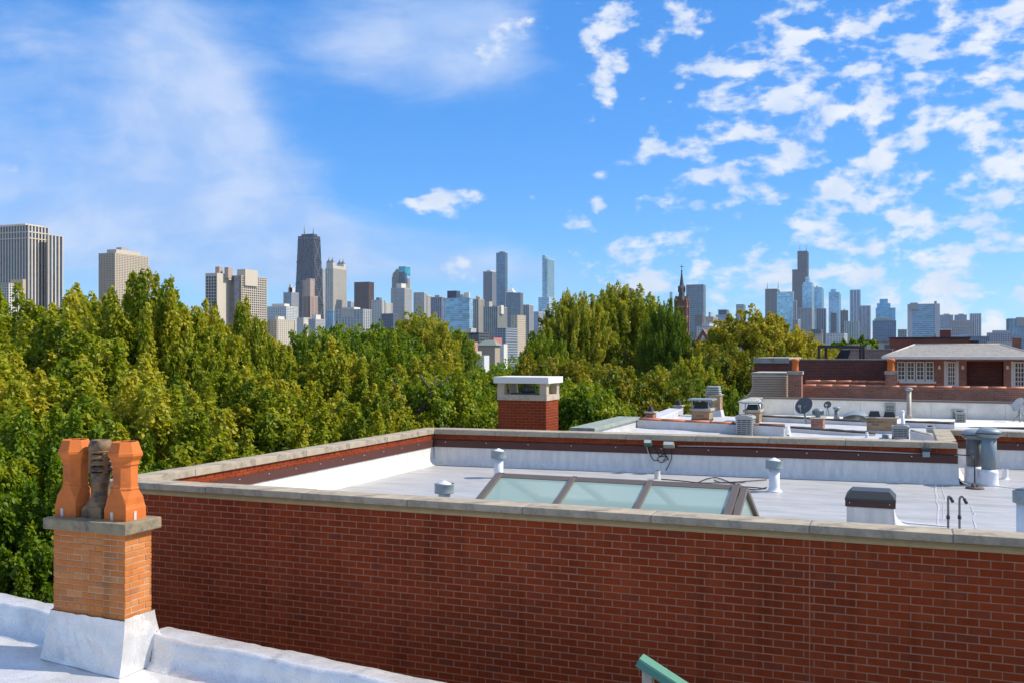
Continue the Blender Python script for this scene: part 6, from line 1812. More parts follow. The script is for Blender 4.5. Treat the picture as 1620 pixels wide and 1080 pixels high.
T('lavender slab with fine stripes behind the beige stepped building', [(1133, 1150, 1155, 498)], 2100, 'v', (0.36, 0.38, 0.46), GB, bay=2)
T('small slate tower peeping over the yellow tree', [(1165, 1176, 1179, 481.5)], 2800, 'v', (0.24, 0.32, 0.36), GB, bay=2.4)
T('white terraced building directly behind the brick church gable', [(1103, 1128, 1150, 516), (1112, 1122, 1134, 511, 905)], 900, 'g', (0.55, 0.54, 0.53), GREY, bay=4, floor=4, cat='building', group='low buildings around the church')
t, _ = T('dark grey tower with two rooftop masts at the left of the tallest black stepped tower', [(1211, 1229, 1233, 457)], 3500, 'v', (0.16, 0.16, 0.18), (0.05, 0.06, 0.08), bay=2.0, pf=.5)
antenna(t, 1214, 457, 447, 3500, 1.4); antenna(t, 1231, 457, 445, 3500, 1.4)
T('pale aqua glass tower directly left of the tallest black stepped skyscraper', [(1229.5, 1254.5, 1255.5, 461.5)], 3100, 'c', (0.38, 0.58, 0.66), (0.30, 0.58, 0.68), bay=2.4, floor=3.4, pf=.12, sf=.12, mech=[])
t, f9 = T('tallest black stepped skyscraper with twin white masts at right of the picture', [(1253.7, 1276, 1279, 458), (1253.7, 1276, 1279, 426, 4160), (1262, 1276.5, 1279, 397, 4170)], 4150, 'c', (0.075, 0.085, 0.11), (0.035, 0.045, 0.065), bay=2.4, floor=3.2, pf=.3, sf=.3, name='stepped_skyscraper', cat='skyscraper')
antenna(t, 1265.5, 397, 386, 4160, 1.5); antenna(t, 1275.5, 397, 386.5, 4160, 1.5)
T('light blue glass tower with stepped crown in front of the black stepped skyscraper', [(1269.5, 1284, 1288, 450), (1271, 1284, 1287, 446.5, 3520), (1274.5, 1279, 1281, 438, 3540)], 3500, 'c', (0.38, 0.56, 0.64), (0.28, 0.54, 0.66), bay=2.2, floor=3, pf=.14, sf=.14)
T('blue glass slab right behind the rounded crowned tower', [(1287, 1300, 1303, 454.5)], 3600, 'c', (0.34, 0.52, 0.60), (0.22, 0.46, 0.58), bay=2.2, floor=3, pf=.14, sf=.14, mech=[(1291, 1294, 1297, 452.5, LAV)])
T('narrow white and dark building at the foot of the black stepped skyscraper', [(1255, 1260, 1264.5, 475)], 2700, 'v', (0.52, 0.53, 0.55), GD, bay=3)
T('grey striped broad tower below the rounded crowned tower', [(1264, 1284, 1288, 487)], 2500, 'v', (0.34, 0.36, 0.38), (0.10, 0.14, 0.18), bay=2.2, pf=.5)
T('slate block below the blue glass slab', [(1292, 1306, 1311, 488)], 2400, 'v', (0.22, 0.25, 0.29), GN, bay=3)
T('light blue tower with a small stepped crown, alone right of the tallest group', [(1311.5, 1327, 1330, 462), (1314.5, 1322, 1325, 457.5, 3320)], 3300, 'c', (0.34, 0.52, 0.62), (0.22, 0.46, 0.60), bay=2.2, floor=3, pf=.14, sf=.14)
T('dark navy narrow building in front of the light blue crowned tower', [(1314.5, 1322, 1324, 495)], 2300, 'v', SLATE, GN, bay=2)
T('dark grey block between the light blue crowned tower and the one with arched top', [(1330, 1341, 1346, 491)], 2700, 'v', (0.17, 0.19, 0.22), GD, bay=2.5, mech=[(1334, 1337, 1339, 489, WHITE)])
T('blue grey tower with white centre strip, right of the dark grey block', [(1345.5, 1360, 1364, 458.5)], 3400, 'v', (0.36, 0.42, 0.50), (0.08, 0.12, 0.20), bay=5, pf=.4)
T('pale lavender tower with white corner piers and dark centre', [(1358, 1376, 1380, 483.5)], 2600, 'v', (0.46, 0.46, 0.50), (0.12, 0.14, 0.20), bay=6, pf=.35)
T('pale green grey block with columned top floors low in the right skyline', [(1336, 1358, 1366, 508)], 1700, 'v', (0.40, 0.46, 0.45), (0.18, 0.22, 0.23), bay=3.6, pf=.45)
T('stepped bright blue glass tower left of the wide striped office slab', [(1386, 1416, 1420, 487), (1388, 1408, 1411, 480, 2520), (1392, 1404, 1407, 473, 2540)], 2500, 'c', (0.20, 0.42, 0.54), (0.10, 0.36, 0.52), bay=2.4, floor=3, pf=.14, sf=.14)
T('blue glass box with brown roof storey in front of the stepped blue tower', [(1381, 1417, 1421.5, 507)], 1700, 'c', (0.12, 0.20, 0.30), (0.05, 0.13, 0.25), bay=3, floor=2.6, pf=.15, sf=.3, mech=[(1383, 1408, 1414, 504, TAN)])
t, f9 = T('wide office slab with white solid ends and blue horizontal window bands', [(1436.5, 1486, 1486, 480.5)], 2000, 'h', (0.30, 0.42, 0.50), (0.10, 0.24, 0.36), floor=3.1, sf=.35, mech=[(1440, 1452, 1452, 479, GREY), (1478, 1482, 1482, 476.5, GREY)])
X0, X1, Y0, Y1 = f9; z = hz_at(480.5, 2000)
for (a, b) in ((X0 - 1, X0 + 6.5 * 2000 / FPX), (X1 - 6.5 * 2000 / FPX, X1 + 1)):
    mb = MB(); mb.box(a, b, Y0 - 1.6, Y0 + 10, 0, z); mb.build('end_pier', tmat((0.46, 0.47, 0.50)), t)
T('grey low block left of the wide office slab', [(1421, 1434, 1434, 521)], 1500, 'g', (0.30, 0.32, 0.34), GD, bay=3, floor=3)
T('grey tower, left one of two equal ones right of the wide office slab', [(1488, 1507.5, 1507.5, 498)], 2900, 'v', (0.32, 0.36, 0.43), (0.12, 0.17, 0.25), bay=2, mech=[(1493, 1502, 1502, 496.5, GREY)])
T('grey tower, right one of two equal ones right of the wide office slab', [(1511, 1529, 1529, 498)], 2900, 'v', (0.30, 0.34, 0.41), (0.12, 0.17, 0.25), bay=2, mech=[(1516, 1525, 1525, 496.5, GREY)])
T('brownish broad block with many small windows below the two equal grey towers', [(1505.5, 1539, 1539, 506.5), (1509, 1534, 1534, 515, 2300)], 2500, 'g', (0.36, 0.33, 0.34), (0.12, 0.14, 0.2), bay=2.4, floor=2.4)
T('whitish slim tower with vertical stripes right of the brownish block', [(1535.5, 1551.7, 1551.7, 496)], 2500, 'v', (0.48, 0.48, 0.50), (0.12, 0.16, 0.22), bay=3, pf=.45)
T('glass corner office building at the right edge of the picture', [(1596, 1645, 1645, 503.5)], 1500, 'c', (0.24, 0.32, 0.38), (0.12, 0.24, 0.33), bay=5, floor=3.4, pf=.14, sf=.2, mech=[(1608, 1620, 1620, 502, GREY)])
T('lavender low office block with rows of windows left of the glass corner building', [(1564, 1601, 1601, 526), (1572, 1597, 1597, 522.5, 1420)], 1400, 'g', (0.36, 0.36, 0.42), GN, bay=3.2, floor=3.2, pf=.4, cat='building')
T('blue grey low hall with vertical ribs behind the maroon parapet', [(1530, 1565, 1565, 531.5)], 900, 'v', (0.22, 0.26, 0.33), (0.06, 0.1, 0.16), bay=3, cat='building', group='low buildings behind the hip roof')
T('pale blank beige wall low beyond the shingled roof', [(1563, 1603, 1603, 540.5)], 500, 's', (0.48, 0.46, 0.40), cat='building', group='low buildings behind the hip roof')
T('pale hall with pink mural wall behind the maroon stair head', [(1500, 1532, 1532, 527)], 1000, 'h', (0.48, 0.42, 0.45), GB, floor=5, cat='building', group='low buildings behind the hip roof')
T('white low building patch below the pale aqua tower, beyond the yellow tree', [(1308, 1335, 1340, 527)], 1200, 'g', (0.55, 0.56, 0.58), GREY, bay=4, floor=3, cat='building', group='low buildings behind the yellow trees')
T('slate low building beyond the yellow tree under the grey striped tower', [(1283, 1298, 1302, 521)], 1300, 'g', SLATE, GD, bay=4, floor=3, cat='building', group='low buildings behind the yellow trees')
T('pinkish low building with a white corner beside the slate one beyond the yellow tree', [(1290, 1300, 1306, 528)], 1000, 'g', TAN, GREY, bay=4, floor=3, cat='building', group='low buildings behind the yellow trees')
T('navy blue low tower peeping out right above the yellow tree', [(1229, 1241, 1244, 504)], 1800, 'v', (0.12, 0.18, 0.27), GN, bay=3)
T('lavender low tower between the aqua glass tower and the grey striped tower', [(1254, 1262, 1266, 505)], 2000, 'v', LAV, GN, bay=3)

# low buildings glimpsed in the gap between the trees
T('dark flat roofed row building in the gap between the trees', [(738, 757, 772, 526)], 480, 'g', (0.10, 0.11, 0.13), GD, bay=6, floor=5, cat='building', group='low buildings in the gap between the trees', roofcol=(0.12, 0.12, 0.14))
T('navy office building with gridded windows behind the branch tips in the gap between the trees', [(783, 800, 818, 519)], 620, 'g', (0.34, 0.38, 0.42), GN, bay=5, floor=4, pf=.25, sf=.3, cat='building', group='low buildings in the gap between the trees')
T('white rooftop block in the gap between the trees below the pale blue glass slab', [(738, 745, 752, 519.5)], 700, 'g', (0.62, 0.60, 0.56), GREY, bay=4, floor=4, cat='building', group='low buildings in the gap between the trees')
T('pink rendered row building in the gap between the trees', [(744, 749, 756, 541)], 300, 's', (0.50, 0.26, 0.20), cat='building', group='low buildings in the gap between the trees')
T('red roofed small building in the gap between the trees', [(775, 781, 794, 534)], 420, 's', (0.48, 0.17, 0.15), cat='building', group='low buildings in the gap between the trees')
T('cream gable end building at the bottom of the gap between the trees', [(744, 754, 762, 555)], 200, 's', (0.50, 0.44, 0.34), cat='building', group='low buildings in the gap between the trees')
T('white roofed low building at the very bottom of the gap between the trees', [(752, 766, 774, 562)], 170, 's', (0.60, 0.60, 0.60), cat='building', group='low buildings in the gap between the trees')
T('small white building right of the green grey hip roof in the gap between the trees', [(791, 797, 803, 544)], 300, 's', (0.62, 0.60, 0.55), cat='building', group='low buildings in the gap between the trees')
# the green grey hip roof
d9 = 260; X0, X1, Y0, Y1 = corners(757, 783, 791, d9)
t = thing('hip_roof_house', 'house with green grey hip roof in the gap between the trees', 'house', ((X0 + X1) / 2, Y0, 0), 'low buildings in the gap between the trees')
mb = MB(); mb.box(X0, X1, Y0, Y1, 0, hz_at(546, d9)); mb.build('wall', tmat((0.36, 0.30, 0.22)), t)
mb = MB(); z0 = hz_at(546, d9); z1 = hz_at(537.5, d9); e = .6; my = (Y0 + Y1) / 2
mb.add([(X0 - e, Y0 - e, z0), (X1 + e, Y0 - e, z0), (X1 + e, Y1 + e, z0), (X0 - e, Y1 + e, z0), (X0 + (X1 - X0) * .25, my, z1), (X0 + (X1 - X0) * .8, my, z1)],
       [(0, 3, 2, 1), (0, 1, 5, 4), (1, 2, 5), (2, 3, 4, 5), (3, 0, 4)]); mb.build('roof', tmat((0.20, 0.25, 0.20)), t)

# ------------------------------------------------------------------ church with the tall spire
dc = 430; k = dc / FPX
c_ = at_d(1078.5, 555, dc); M_CH = coursed_mat('church_brick', (0.24, 0.085, 0.055), (0.19, 0.07, 0.045), (0.30, 0.2, 0.16), 0.6, 0.3)
M_SPIRE = pm('spire_slate', (0.075, 0.075, 0.085), 0.6, var=0.2, vscale=0.5)
t = thing('church', 'red brick church with slender dark spire topped by a cross', 'church', (c_.x, c_.y, 0))
x, y = c_.x, c_.y; z = lambda py: hz_at(py, dc)
hw = 8.3 * k
mb = MB(); mb.box(x - hw, x + hw, y - hw, y + hw, 0, z(484)); mb.build('tower', M_CH, t)
mb = MB()
for sx in (-1, 1):
    for sy in (-1, 1):
        mb.box(x + sx * hw - .5, x + sx * hw + .5, y + sy * hw - .5, y + sy * hw + .5, 0, z(476)); mb.lathe([(0.7, 0), (0.05, 4.2 * k * 1.6)], (x + sx * hw, y + sy * hw, z(476)), 6, smooth=False)
mb.build('pinnacle', M_CH, t)
# gables on the four sides
for (ax) in ('y', 'x'):
    mb = MB(); c2, e2 = (x, y) if ax == 'y' else (y, x)
    mb.prism([(c2 - hw + .5, z(484)), (c2 + hw - .5, z(484)), (c2, z(469))], ax, e2 - hw - .15, e2 + hw + .15); mb.build('gable', M_CH, t)
    for sg in (-1, 1):
        a_ = Vector((c2 + sg * (hw - .3), 0, z(484))); b_ = Vector((c2, 0, z(468)))
        for s2 in (-1, 1):
            mb = MB(); yy = e2 + s2 * (hw + .2)
            if ax == 'y': mb.bar((a_.x, yy, a_.z), (b_.x, yy, b_.z), .25, .35)
            else: mb.bar((yy, a_.x, a_.z), (yy, b_.x, b_.z), .25, .35)
            mb.build('gable_trim', M_SPIRE, t)
mb = MB(); mb.lathe([(hw * 1.02, z(484)), (hw * .62, z(470)), (hw * .5, z(458)), (hw * .5, z(457)), (0.12, z(427))], (x, y, 0), 8, rot=math.pi / 8, smooth=False); mb.build('spire', M_SPIRE, t)
mb = MB()
for a in range(4):
    an = a * math.pi / 2 - math.pi / 2; r = hw * .55
    mb.obox((x + r * math.cos(an), y + r * math.sin(an), z(459)), (.35, .35, 1.0)); mb.lathe([(0.5, 0), (0.02, 1.1)], (x + r * math.cos(an), y + r * math.sin(an), z(459) + 1), 4, smooth=False)
mb.build('dormer', M_SPIRE, t)
mb = MB(); mb.lathe([(0.3, 0), (0.42, .3), (0.1, .8)], (x, y, z(430)), 8); mb.box(x - .1, x + .1, y - .1, y + .1, z(428), z(419)); mb.box(x - .85, x + .85, y - .09, y + .09, z(422.6), z(421.8)); mb.build('cross', M_IRON, t)
mb = MB()
for s2 in (-1, 1):
    for (a0, a1) in ((z(498), z(488)),):
        mb.box(x + s2 * 2.6 * k - .45, x + s2 * 2.6 * k + .45, y - hw - .1, y - hw + .3, a0, a1)
        mb.box(x + hw - .3, x + hw + .1, y + s2 * 2.6 * k - .45, y + s2 * 2.6 * k + .45, a0, a1)
mb.build('belfry_opening', M_IRON, t)
mb = MB(); mb.box(x - hw - .2, x + hw + .2, y - hw - .2, y + hw + .2, z(486), z(484.6)); mb.box(x - hw - .2, x + hw + .2, y - hw - .2, y + hw + .2, z(502), z(500.8)); mb.build('string_course', tmat((0.42, 0.36, 0.28)), t)
# nave gables at the right with a tracery window
dn = 400; kn = dn / FPX
n0 = thing('church_nave', 'red brick church gable with white tracery window, right of the spire tower', 'church', (at_d(1118, 555, dn).x, at_d(1118, 555, dn).y, 0))
def pn(px, py): 
    q = at_d(px, py, dn); return q
ya = pn(1112, 540).y
mb = MB(); a, b, c2 = pn(1099, 545), pn(1125, 545), pn(1112, 521)
mb.prism([(a.x, 0), (b.x, 0), (b.x, pn(1, 538).z), (c2.x, c2.z), (a.x, pn(1, 538).z)], 'y', ya, ya + 22); mb.build('gable', M_CH, n0)
mb = MB()
for (p, q) in (((1097.5, 541), (1112, 520)), ((1112, 520), (1126.5, 541))):
    P1, P2 = pn(*p), pn(*q); mb.bar((P1.x, ya - .2, P1.z), (P2.x, ya - .2, P2.z), .5, .35)
mb.build('gable_coping', tmat((0.50, 0.44, 0.38)), n0)
mb = MB(); mb.prism([(P.x, P.z) for P in (pn(1108.5, 542), pn(1116, 542), pn(1116, 536), pn(1112.2, 530), pn(1108.5, 536))], 'y', ya - .15, ya + .1); f = mb.build('window', tmat((0.58, 0.58, 0.58)), n0)
mb = MB()
for px in (1110.3, 1112.2, 1114.2): mb.prism([(P.x, P.z) for P in (pn(px - .5, 541), pn(px + .5, 541), pn(px + .5, 535), pn(px, 534), pn(px - .5, 535))], 'y', ya - .2, ya - .16)
mb.build('pane', M_WGLASS, f)
for i, (p0x, p1x, pk) in enumerate(((1121, 1131, 522), (1130, 1141, 523))):
    mb = MB(); a, b, c2 = pn(p0x, 545), pn(p1x, 545), pn((p0x + p1x) / 2, pk)
    mb.prism([(a.x, 0), (b.x, 0), (b.x, pn(1, 533).z), (c2.x, c2.z), (a.x, pn(1, 533).z)], 'y', ya + 6, ya + 20); mb.build('side_gable', M_CH, n0)
    mb = MB(); mb.bar((a.x - .2, ya + 5.8, pn(1, 533).z), (c2.x, ya + 5.8, c2.z + .2), .4, .3); mb.bar((b.x + .2, ya + 5.8, pn(1, 533).z), (c2.x, ya + 5.8, c2.z + .2), .4, .3)
    mb.lathe([(.3, 0), (.3, 1.2), (0.02, 2.4)], (c2.x, ya + 5.8, c2.z), 6); mb.build('side_gable_coping', tmat((0.52, 0.5, 0.47)), n0)
mb = MB(); a, b = pn(1090, 555), pn(1140, 538); mb.box(a.x, b.x, ya + 4, ya + 22, 0, b.z); mb.build('nave_wall', M_CH, n0)
# pale house with round arch right below
d9 = 260; a, b = at_d(1090, 560, d9), at_d(1112, 548, d9)
t = thing('row_house', 'cream house with a white round arch below the church gable, half hidden by trees', 'house', (a.x, a.y, 0))
mb = MB(); mb.box(a.x, b.x + 3, a.y, a.y + 8, 0, b.z); mb.build('wall', tmat((0.52, 0.46, 0.36)), t)
c2 = at_d(1107, 550, d9); mb = MB(); mb.tube([(c2.x + 1.4 * math.cos(u), a.y - .1, c2.z + 1.2 * math.sin(u)) for u in np.linspace(0, math.pi, 12)], .22, 6); mb.build('arch', tmat((0.6, 0.6, 0.6)), t)

# scattered low-rise roofs filling the middle distance, each its own building
rr = random.Random(5)
cols = [('red brick', (0.25, 0.10, 0.07)), ('tan brick', (0.40, 0.32, 0.22)), ('grey', (0.33, 0.33, 0.33)), ('white', (0.56, 0.55, 0.52)), ('brown brick', (0.20, 0.13, 0.09))]

# ------------------------------------------------------------------ trees
LM_A = leaf_mat('leaves_green', (0.085, 0.145, 0.006), (0.250, 0.300, 0.012), (0.50, 0.45, 0.040), 0.42)
LM_B = leaf_mat('leaves_deep', (0.050, 0.115, 0.006), (0.140, 0.230, 0.009), (0.34, 0.37, 0.020), 0.42)
LM_C = leaf_mat('leaves_autumn', (0.16, 0.19, 0.010), (0.34, 0.33, 0.018), (0.54, 0.44, 0.035), 0.42)
LM_D = leaf_mat('leaves_olive', (0.075, 0.125, 0.006), (0.185, 0.215, 0.009), (0.36, 0.29, 0.022), 0.40)
M_BARK = pm('bark', (0.085, 0.068, 0.052), 0.95, var=0.35, vscale=6, bump=0.7, bscale=25, stretch=(1, 1, 0.3))


def norm(a):
    return a / np.maximum(np.linalg.norm(a, axis=1, keepdims=True), 1e-6)


def make_crown(name, mat, seed, R, H, z0, n_shoot, n_leaf, leaf, style='up', fill=0.25, tips=None, lobes=16):
    """thousands of single leaves set along pointed shoots; returns a mesh with the crown's foot at z0 and its top at H"""
    g = np.random.default_rng(seed)
    cz = z0 + (H - z0) * 0.48; hh = (H - z0) * 0.5
    # shoots start on a lumpy envelope: big lobes give the crown its light and dark masses
    lob = norm(g.normal(size=(lobes, 3))); lob[:, 2] = np.abs(lob[:, 2]) * 0.8 - 0.15
    lobr = g.uniform(0.72, 1.12, lobes)
    dirs = norm(g.normal(size=(n_shoot, 3)))
    dirs[:, 2] = np.where(dirs[:, 2] < -0.55, -dirs[:, 2], dirs[:, 2])
    w_ = np.clip(dirs @ lob.T, 0, 1) ** 9
    # hollows between the lobes carry few shoots, so the crown opens into shade there
    keep = g.random(n_shoot) < 0.35 + 0.9 * (w_ * lobr).max(axis=1)
    src = np.where(keep, np.arange(n_shoot), g.choice(np.flatnonzero(keep), n_shoot)); dirs = norm(dirs[src] + g.normal(0, 0.07, (n_shoot, 3))); w_ = w_[src]
    rad = 0.70 + 0.36 * (w_ * lobr).max(axis=1)
    depthf = np.where(g.random(n_shoot) < 0.62, g.uniform(0.78, 1.0, n_shoot), g.uniform(0.35, 0.8, n_shoot))
    base = dirs * (rad * depthf)[:, None] * np.array([R, R, hh]) + np.array([0, 0, cz])
    if style == 'up':
        ax = norm(dirs * np.array([0.95, 0.95, 0.4]) + np.array([0, 0, 0.72]) + g.normal(0, 0.24, (n_shoot, 3)))
        L = g.uniform(0.5, 1.1, n_shoot) * (0.8 + 0.4 * np.clip(dirs[:, 2], 0, 1)); r0 = g.uniform(0.24, 0.44, n_shoot)
        lead = (dirs[:, 2] > -0.25) & (g.random(n_shoot) < 0.4)      # upright leaders that rise out of the crown
        ax = np.where(lead[:, None], norm(dirs * 0.4 + np.array([0, 0, 1.0]) + g.normal(0, 0.16, (n_shoot, 3))), ax)
        L = np.where(lead, g.uniform(0.9, 1.9, n_shoot), L); r0 = np.where(lead, g.uniform(0.24, 0.40, n_shoot), r0)
    elif style == 'round':
        ax = norm(dirs * np.array([1.0, 1.0, 0.7]) + np.array([0, 0, 0.35]) + g.normal(0, 0.25, (n_shoot, 3)))
        L = g.uniform(0.6, 1.3, n_shoot); r0 = g.uniform(0.34, 0.60, n_shoot)
    else:   # spreading
        ax = norm(dirs * np.array([1.0, 1.0, 0.6]) + np.array([0, 0, 0.45]) + g.normal(0, 0.2, (n_shoot, 3)))
        L = g.uniform(0.8, 1.8, n_shoot); r0 = g.uniform(0.26, 0.46, n_shoot)
    base = base - ax * (L * 0.45)[:, None]
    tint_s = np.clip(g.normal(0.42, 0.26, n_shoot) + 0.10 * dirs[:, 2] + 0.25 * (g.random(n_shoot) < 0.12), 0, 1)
    # share leaves by shoot volume
    wgt = L * r0; idx = g.choice(n_shoot, n_leaf, p=wgt / wgt.sum())
    t = g.random(n_leaf) ** 0.85
    prof = (np.minimum(1, 0.45 + t * 2.2) * (1 - t) ** 0.5 * 1.3)
    a = ax[idx]; up = np.array([0.31, 0.17, 0.93]); e1 = norm(np.cross(a, up + g.normal(0, .01, 3))); e2 = np.cross(a, e1)
    th = g.uniform(0, 2 * np.pi, n_leaf); rr_ = np.sqrt(g.uniform(0.12, 1.0, n_leaf))
    # leaves hang in bunches round the shoot
    th = th + 0.5 * np.sin(3 * th + idx)
    outv = e1 * np.cos(th)[:, None] + e2 * np.sin(th)[:, None]
    pos = base[idx] + a * (L[idx] * t)[:, None] + outv * (r0[idx] * prof * rr_)[:, None] + g.normal(0, 0.035, (n_leaf, 3))
    # leaf frame: pointing outward and a little down, face turned up and out
    ld = norm(outv * 0.8 + a * 0.35 + np.array([0, 0, -0.45]) + g.normal(0, 0.42, (n_leaf, 3)))
    nrm = norm(outv * 0.65 + a * 0.45 + np.array([0, 0, 0.55]) + g.normal(0, 0.7, (n_leaf, 3)))
    sd_ = norm(np.cross(ld, nrm)); nrm = np.cross(sd_, ld)
    s_ = leaf * g.uniform(0.65, 1.35, n_leaf)[:, None]
    wdt = 0.36
    fold = 0.10
    v0 = pos - ld * s_ * 0.5
    v1 = pos + sd_ * s_ * wdt + nrm * s_ * fold
    v2 = pos + ld * s_ * 0.55 - nrm * s_ * 0.06
    v3 = pos - sd_ * s_ * wdt + nrm * s_ * fold
    V = np.stack([v0, v1, v2, v3], axis=1).reshape(-1, 3)
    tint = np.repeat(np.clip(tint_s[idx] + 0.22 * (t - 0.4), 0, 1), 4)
    n = n_leaf
    F = (np.arange(n)[:, None] * 4 + np.array([[0, 1, 2, 0, 2, 3]])).reshape(-1)
    # rescale so that the top is exactly H
    top = np.percentile(V[:, 2], 99.95)
    V[:, 2] = z0 + (V[:, 2] - z0) * (H - z0) / (top - z0)
    me = bpy.data.meshes.new(name)
    me.vertices.add(len(V)); me.vertices.foreach_set('co', V.astype(np.float32).ravel())
    me.loops.add(len(F)); me.loops.foreach_set('vertex_index', F.astype(np.int32))
    nf = len(F) // 3
    me.polygons.add(nf); me.polygons.foreach_set('loop_start', np.arange(0, len(F), 3, dtype=np.int32)); me.polygons.foreach_set('loop_total', np.full(nf, 3, np.int32))
    at_ = me.attributes.new('tint', 'FLOAT', 'POINT'); at_.data.foreach_set('value', tint.astype(np.float32))
    me.materials.append(mat); me.update(calc_edges=True)
    return me


def make_limbs(name, seed, R, H, z0):
    g = random.Random(seed)
    mb = MB()
    trunk = MB()
    lean = (g.uniform(-.3, .3), g.uniform(-.3, .3))
    tp_ = [(0, 0, -0.3), (0.03, 0, 0.4), (lean[0] * .4, lean[1] * .4, z0 * 0.7), (lean[0], lean[1], z0 + (H - z0) * .22), (lean[0] * 1.6, lean[1] * 1.6, z0 + (H - z0) * .5)]
    trunk.tube(tp_, [0.42, 0.30, 0.24, 0.19, 0.12], 9)
    for i in range(13):
        a = i * 2.4 + g.uniform(-.3, .3); zb_ = z0 * .8 + (H - z0) * (.03 + .36 * i / 13)
        l = R * g.uniform(.75, .98); rise = (H - z0) * g.uniform(.18, .46)
        p0_ = Vector((lean[0] * .8, lean[1] * .8, zb_)); pts = [p0_]
        for s_ in (0.25, 0.5, 0.75, 1.0):
            pts.append(p0_ + Vector((math.cos(a) * l * s_ ** 0.85 + g.uniform(-.25, .25), math.sin(a) * l * s_ ** .85 + g.uniform(-.25, .25), rise * s_ ** 1.3)))
        mb.tube(pts, [0.13, 0.10, 0.07, 0.045, 0.02], 6)
        for k in (2, 3):
            for q in range(2):
                b0 = pts[k]; d_ = Vector((math.cos(a + g.uniform(-1.2, 1.2)), math.sin(a + g.uniform(-1.2, 1.2)), g.uniform(.3, 1.1))).normalized()
                mb.tube([b0, b0 + d_ * l * .18, b0 + d_ * l * .36 + Vector((0, 0, .15))], [0.045, .03, .012], 5)
    return trunk.mesh(name + '_trunk', M_BARK), mb.mesh(name + '_limbs', M_BARK)


KINDS_T = {}
def kind(key, mat, seed, R, H, z0, ns, nl, leaf, style, **kw):
    KINDS_T[key] = (make_crown('crown', mat, seed, R, H, z0, ns, nl, leaf, style, **kw), *make_limbs('tree', seed, R, H, z0), R, H)
Q = 1.0
kind('upA', LM_A, 21, 4.9, 15.0, 2.6, 430, int(142000 * Q), 0.112, 'up')
kind('upB', LM_A, 22, 5.0, 15.0, 2.8, 430, int(142000 * Q), 0.112, 'up')
kind('upC', LM_B, 23, 4.8, 15.0, 2.8, 420, int(134000 * Q), 0.114, 'up')
kind('rnd', LM_B, 24, 5.0, 14.5, 3.0, 600, int(92000 * Q), 0.145, 'round')
kind('rndD', LM_D, 25, 5.0, 14.0, 3.0, 560, int(84000 * Q), 0.15, 'round')
kind('rndY', LM_A, 30, 5.0, 14.5, 3.0, 560, int(80000 * Q), 0.15, 'round')
kind('spr', LM_A, 26, 6.0, 16.0, 3.0, 640, int(116000 * Q), 0.145, 'spread')
kind('sprB', LM_B, 27, 5.5, 16.0, 3.0, 560, int(98000 * Q), 0.15, 'spread')
kind('aut', LM_C, 28, 5.5, 15.0, 3.2, 420, int(64000 * Q), 0.175, 'round')
kind('far', LM_B, 29, 6.5, 13.0, 1.5, 260, int(26000 * Q), 0.34, 'round')

trunk_seen = set()
def tree(key, px, ytop, d, label, width=1.0, rot=None, group='street trees left of the brick building', name='tree'):
    crown, trunk, limbs, R, H = KINDS_T[key]
    r = rayd(px); x, y = r[0] * d, r[1] * d
    top = hz_at(ytop, d)
    t = thing(name, label, 'tree', (x, y, 0), group)
    s_ = top / H
    t.scale = (width, width, s_)
    t.rotation_euler = (0, 0, rot if rot is not None else random.uniform(0, 6.28))
    for nm, me in (('crown', crown), ('trunk', trunk), ('limbs', limbs)):
        o = bpy.data.objects.new(nm, me); COL.objects.link(o); o.parent = t
    return t
GL_ = 'street trees left of the brick building'
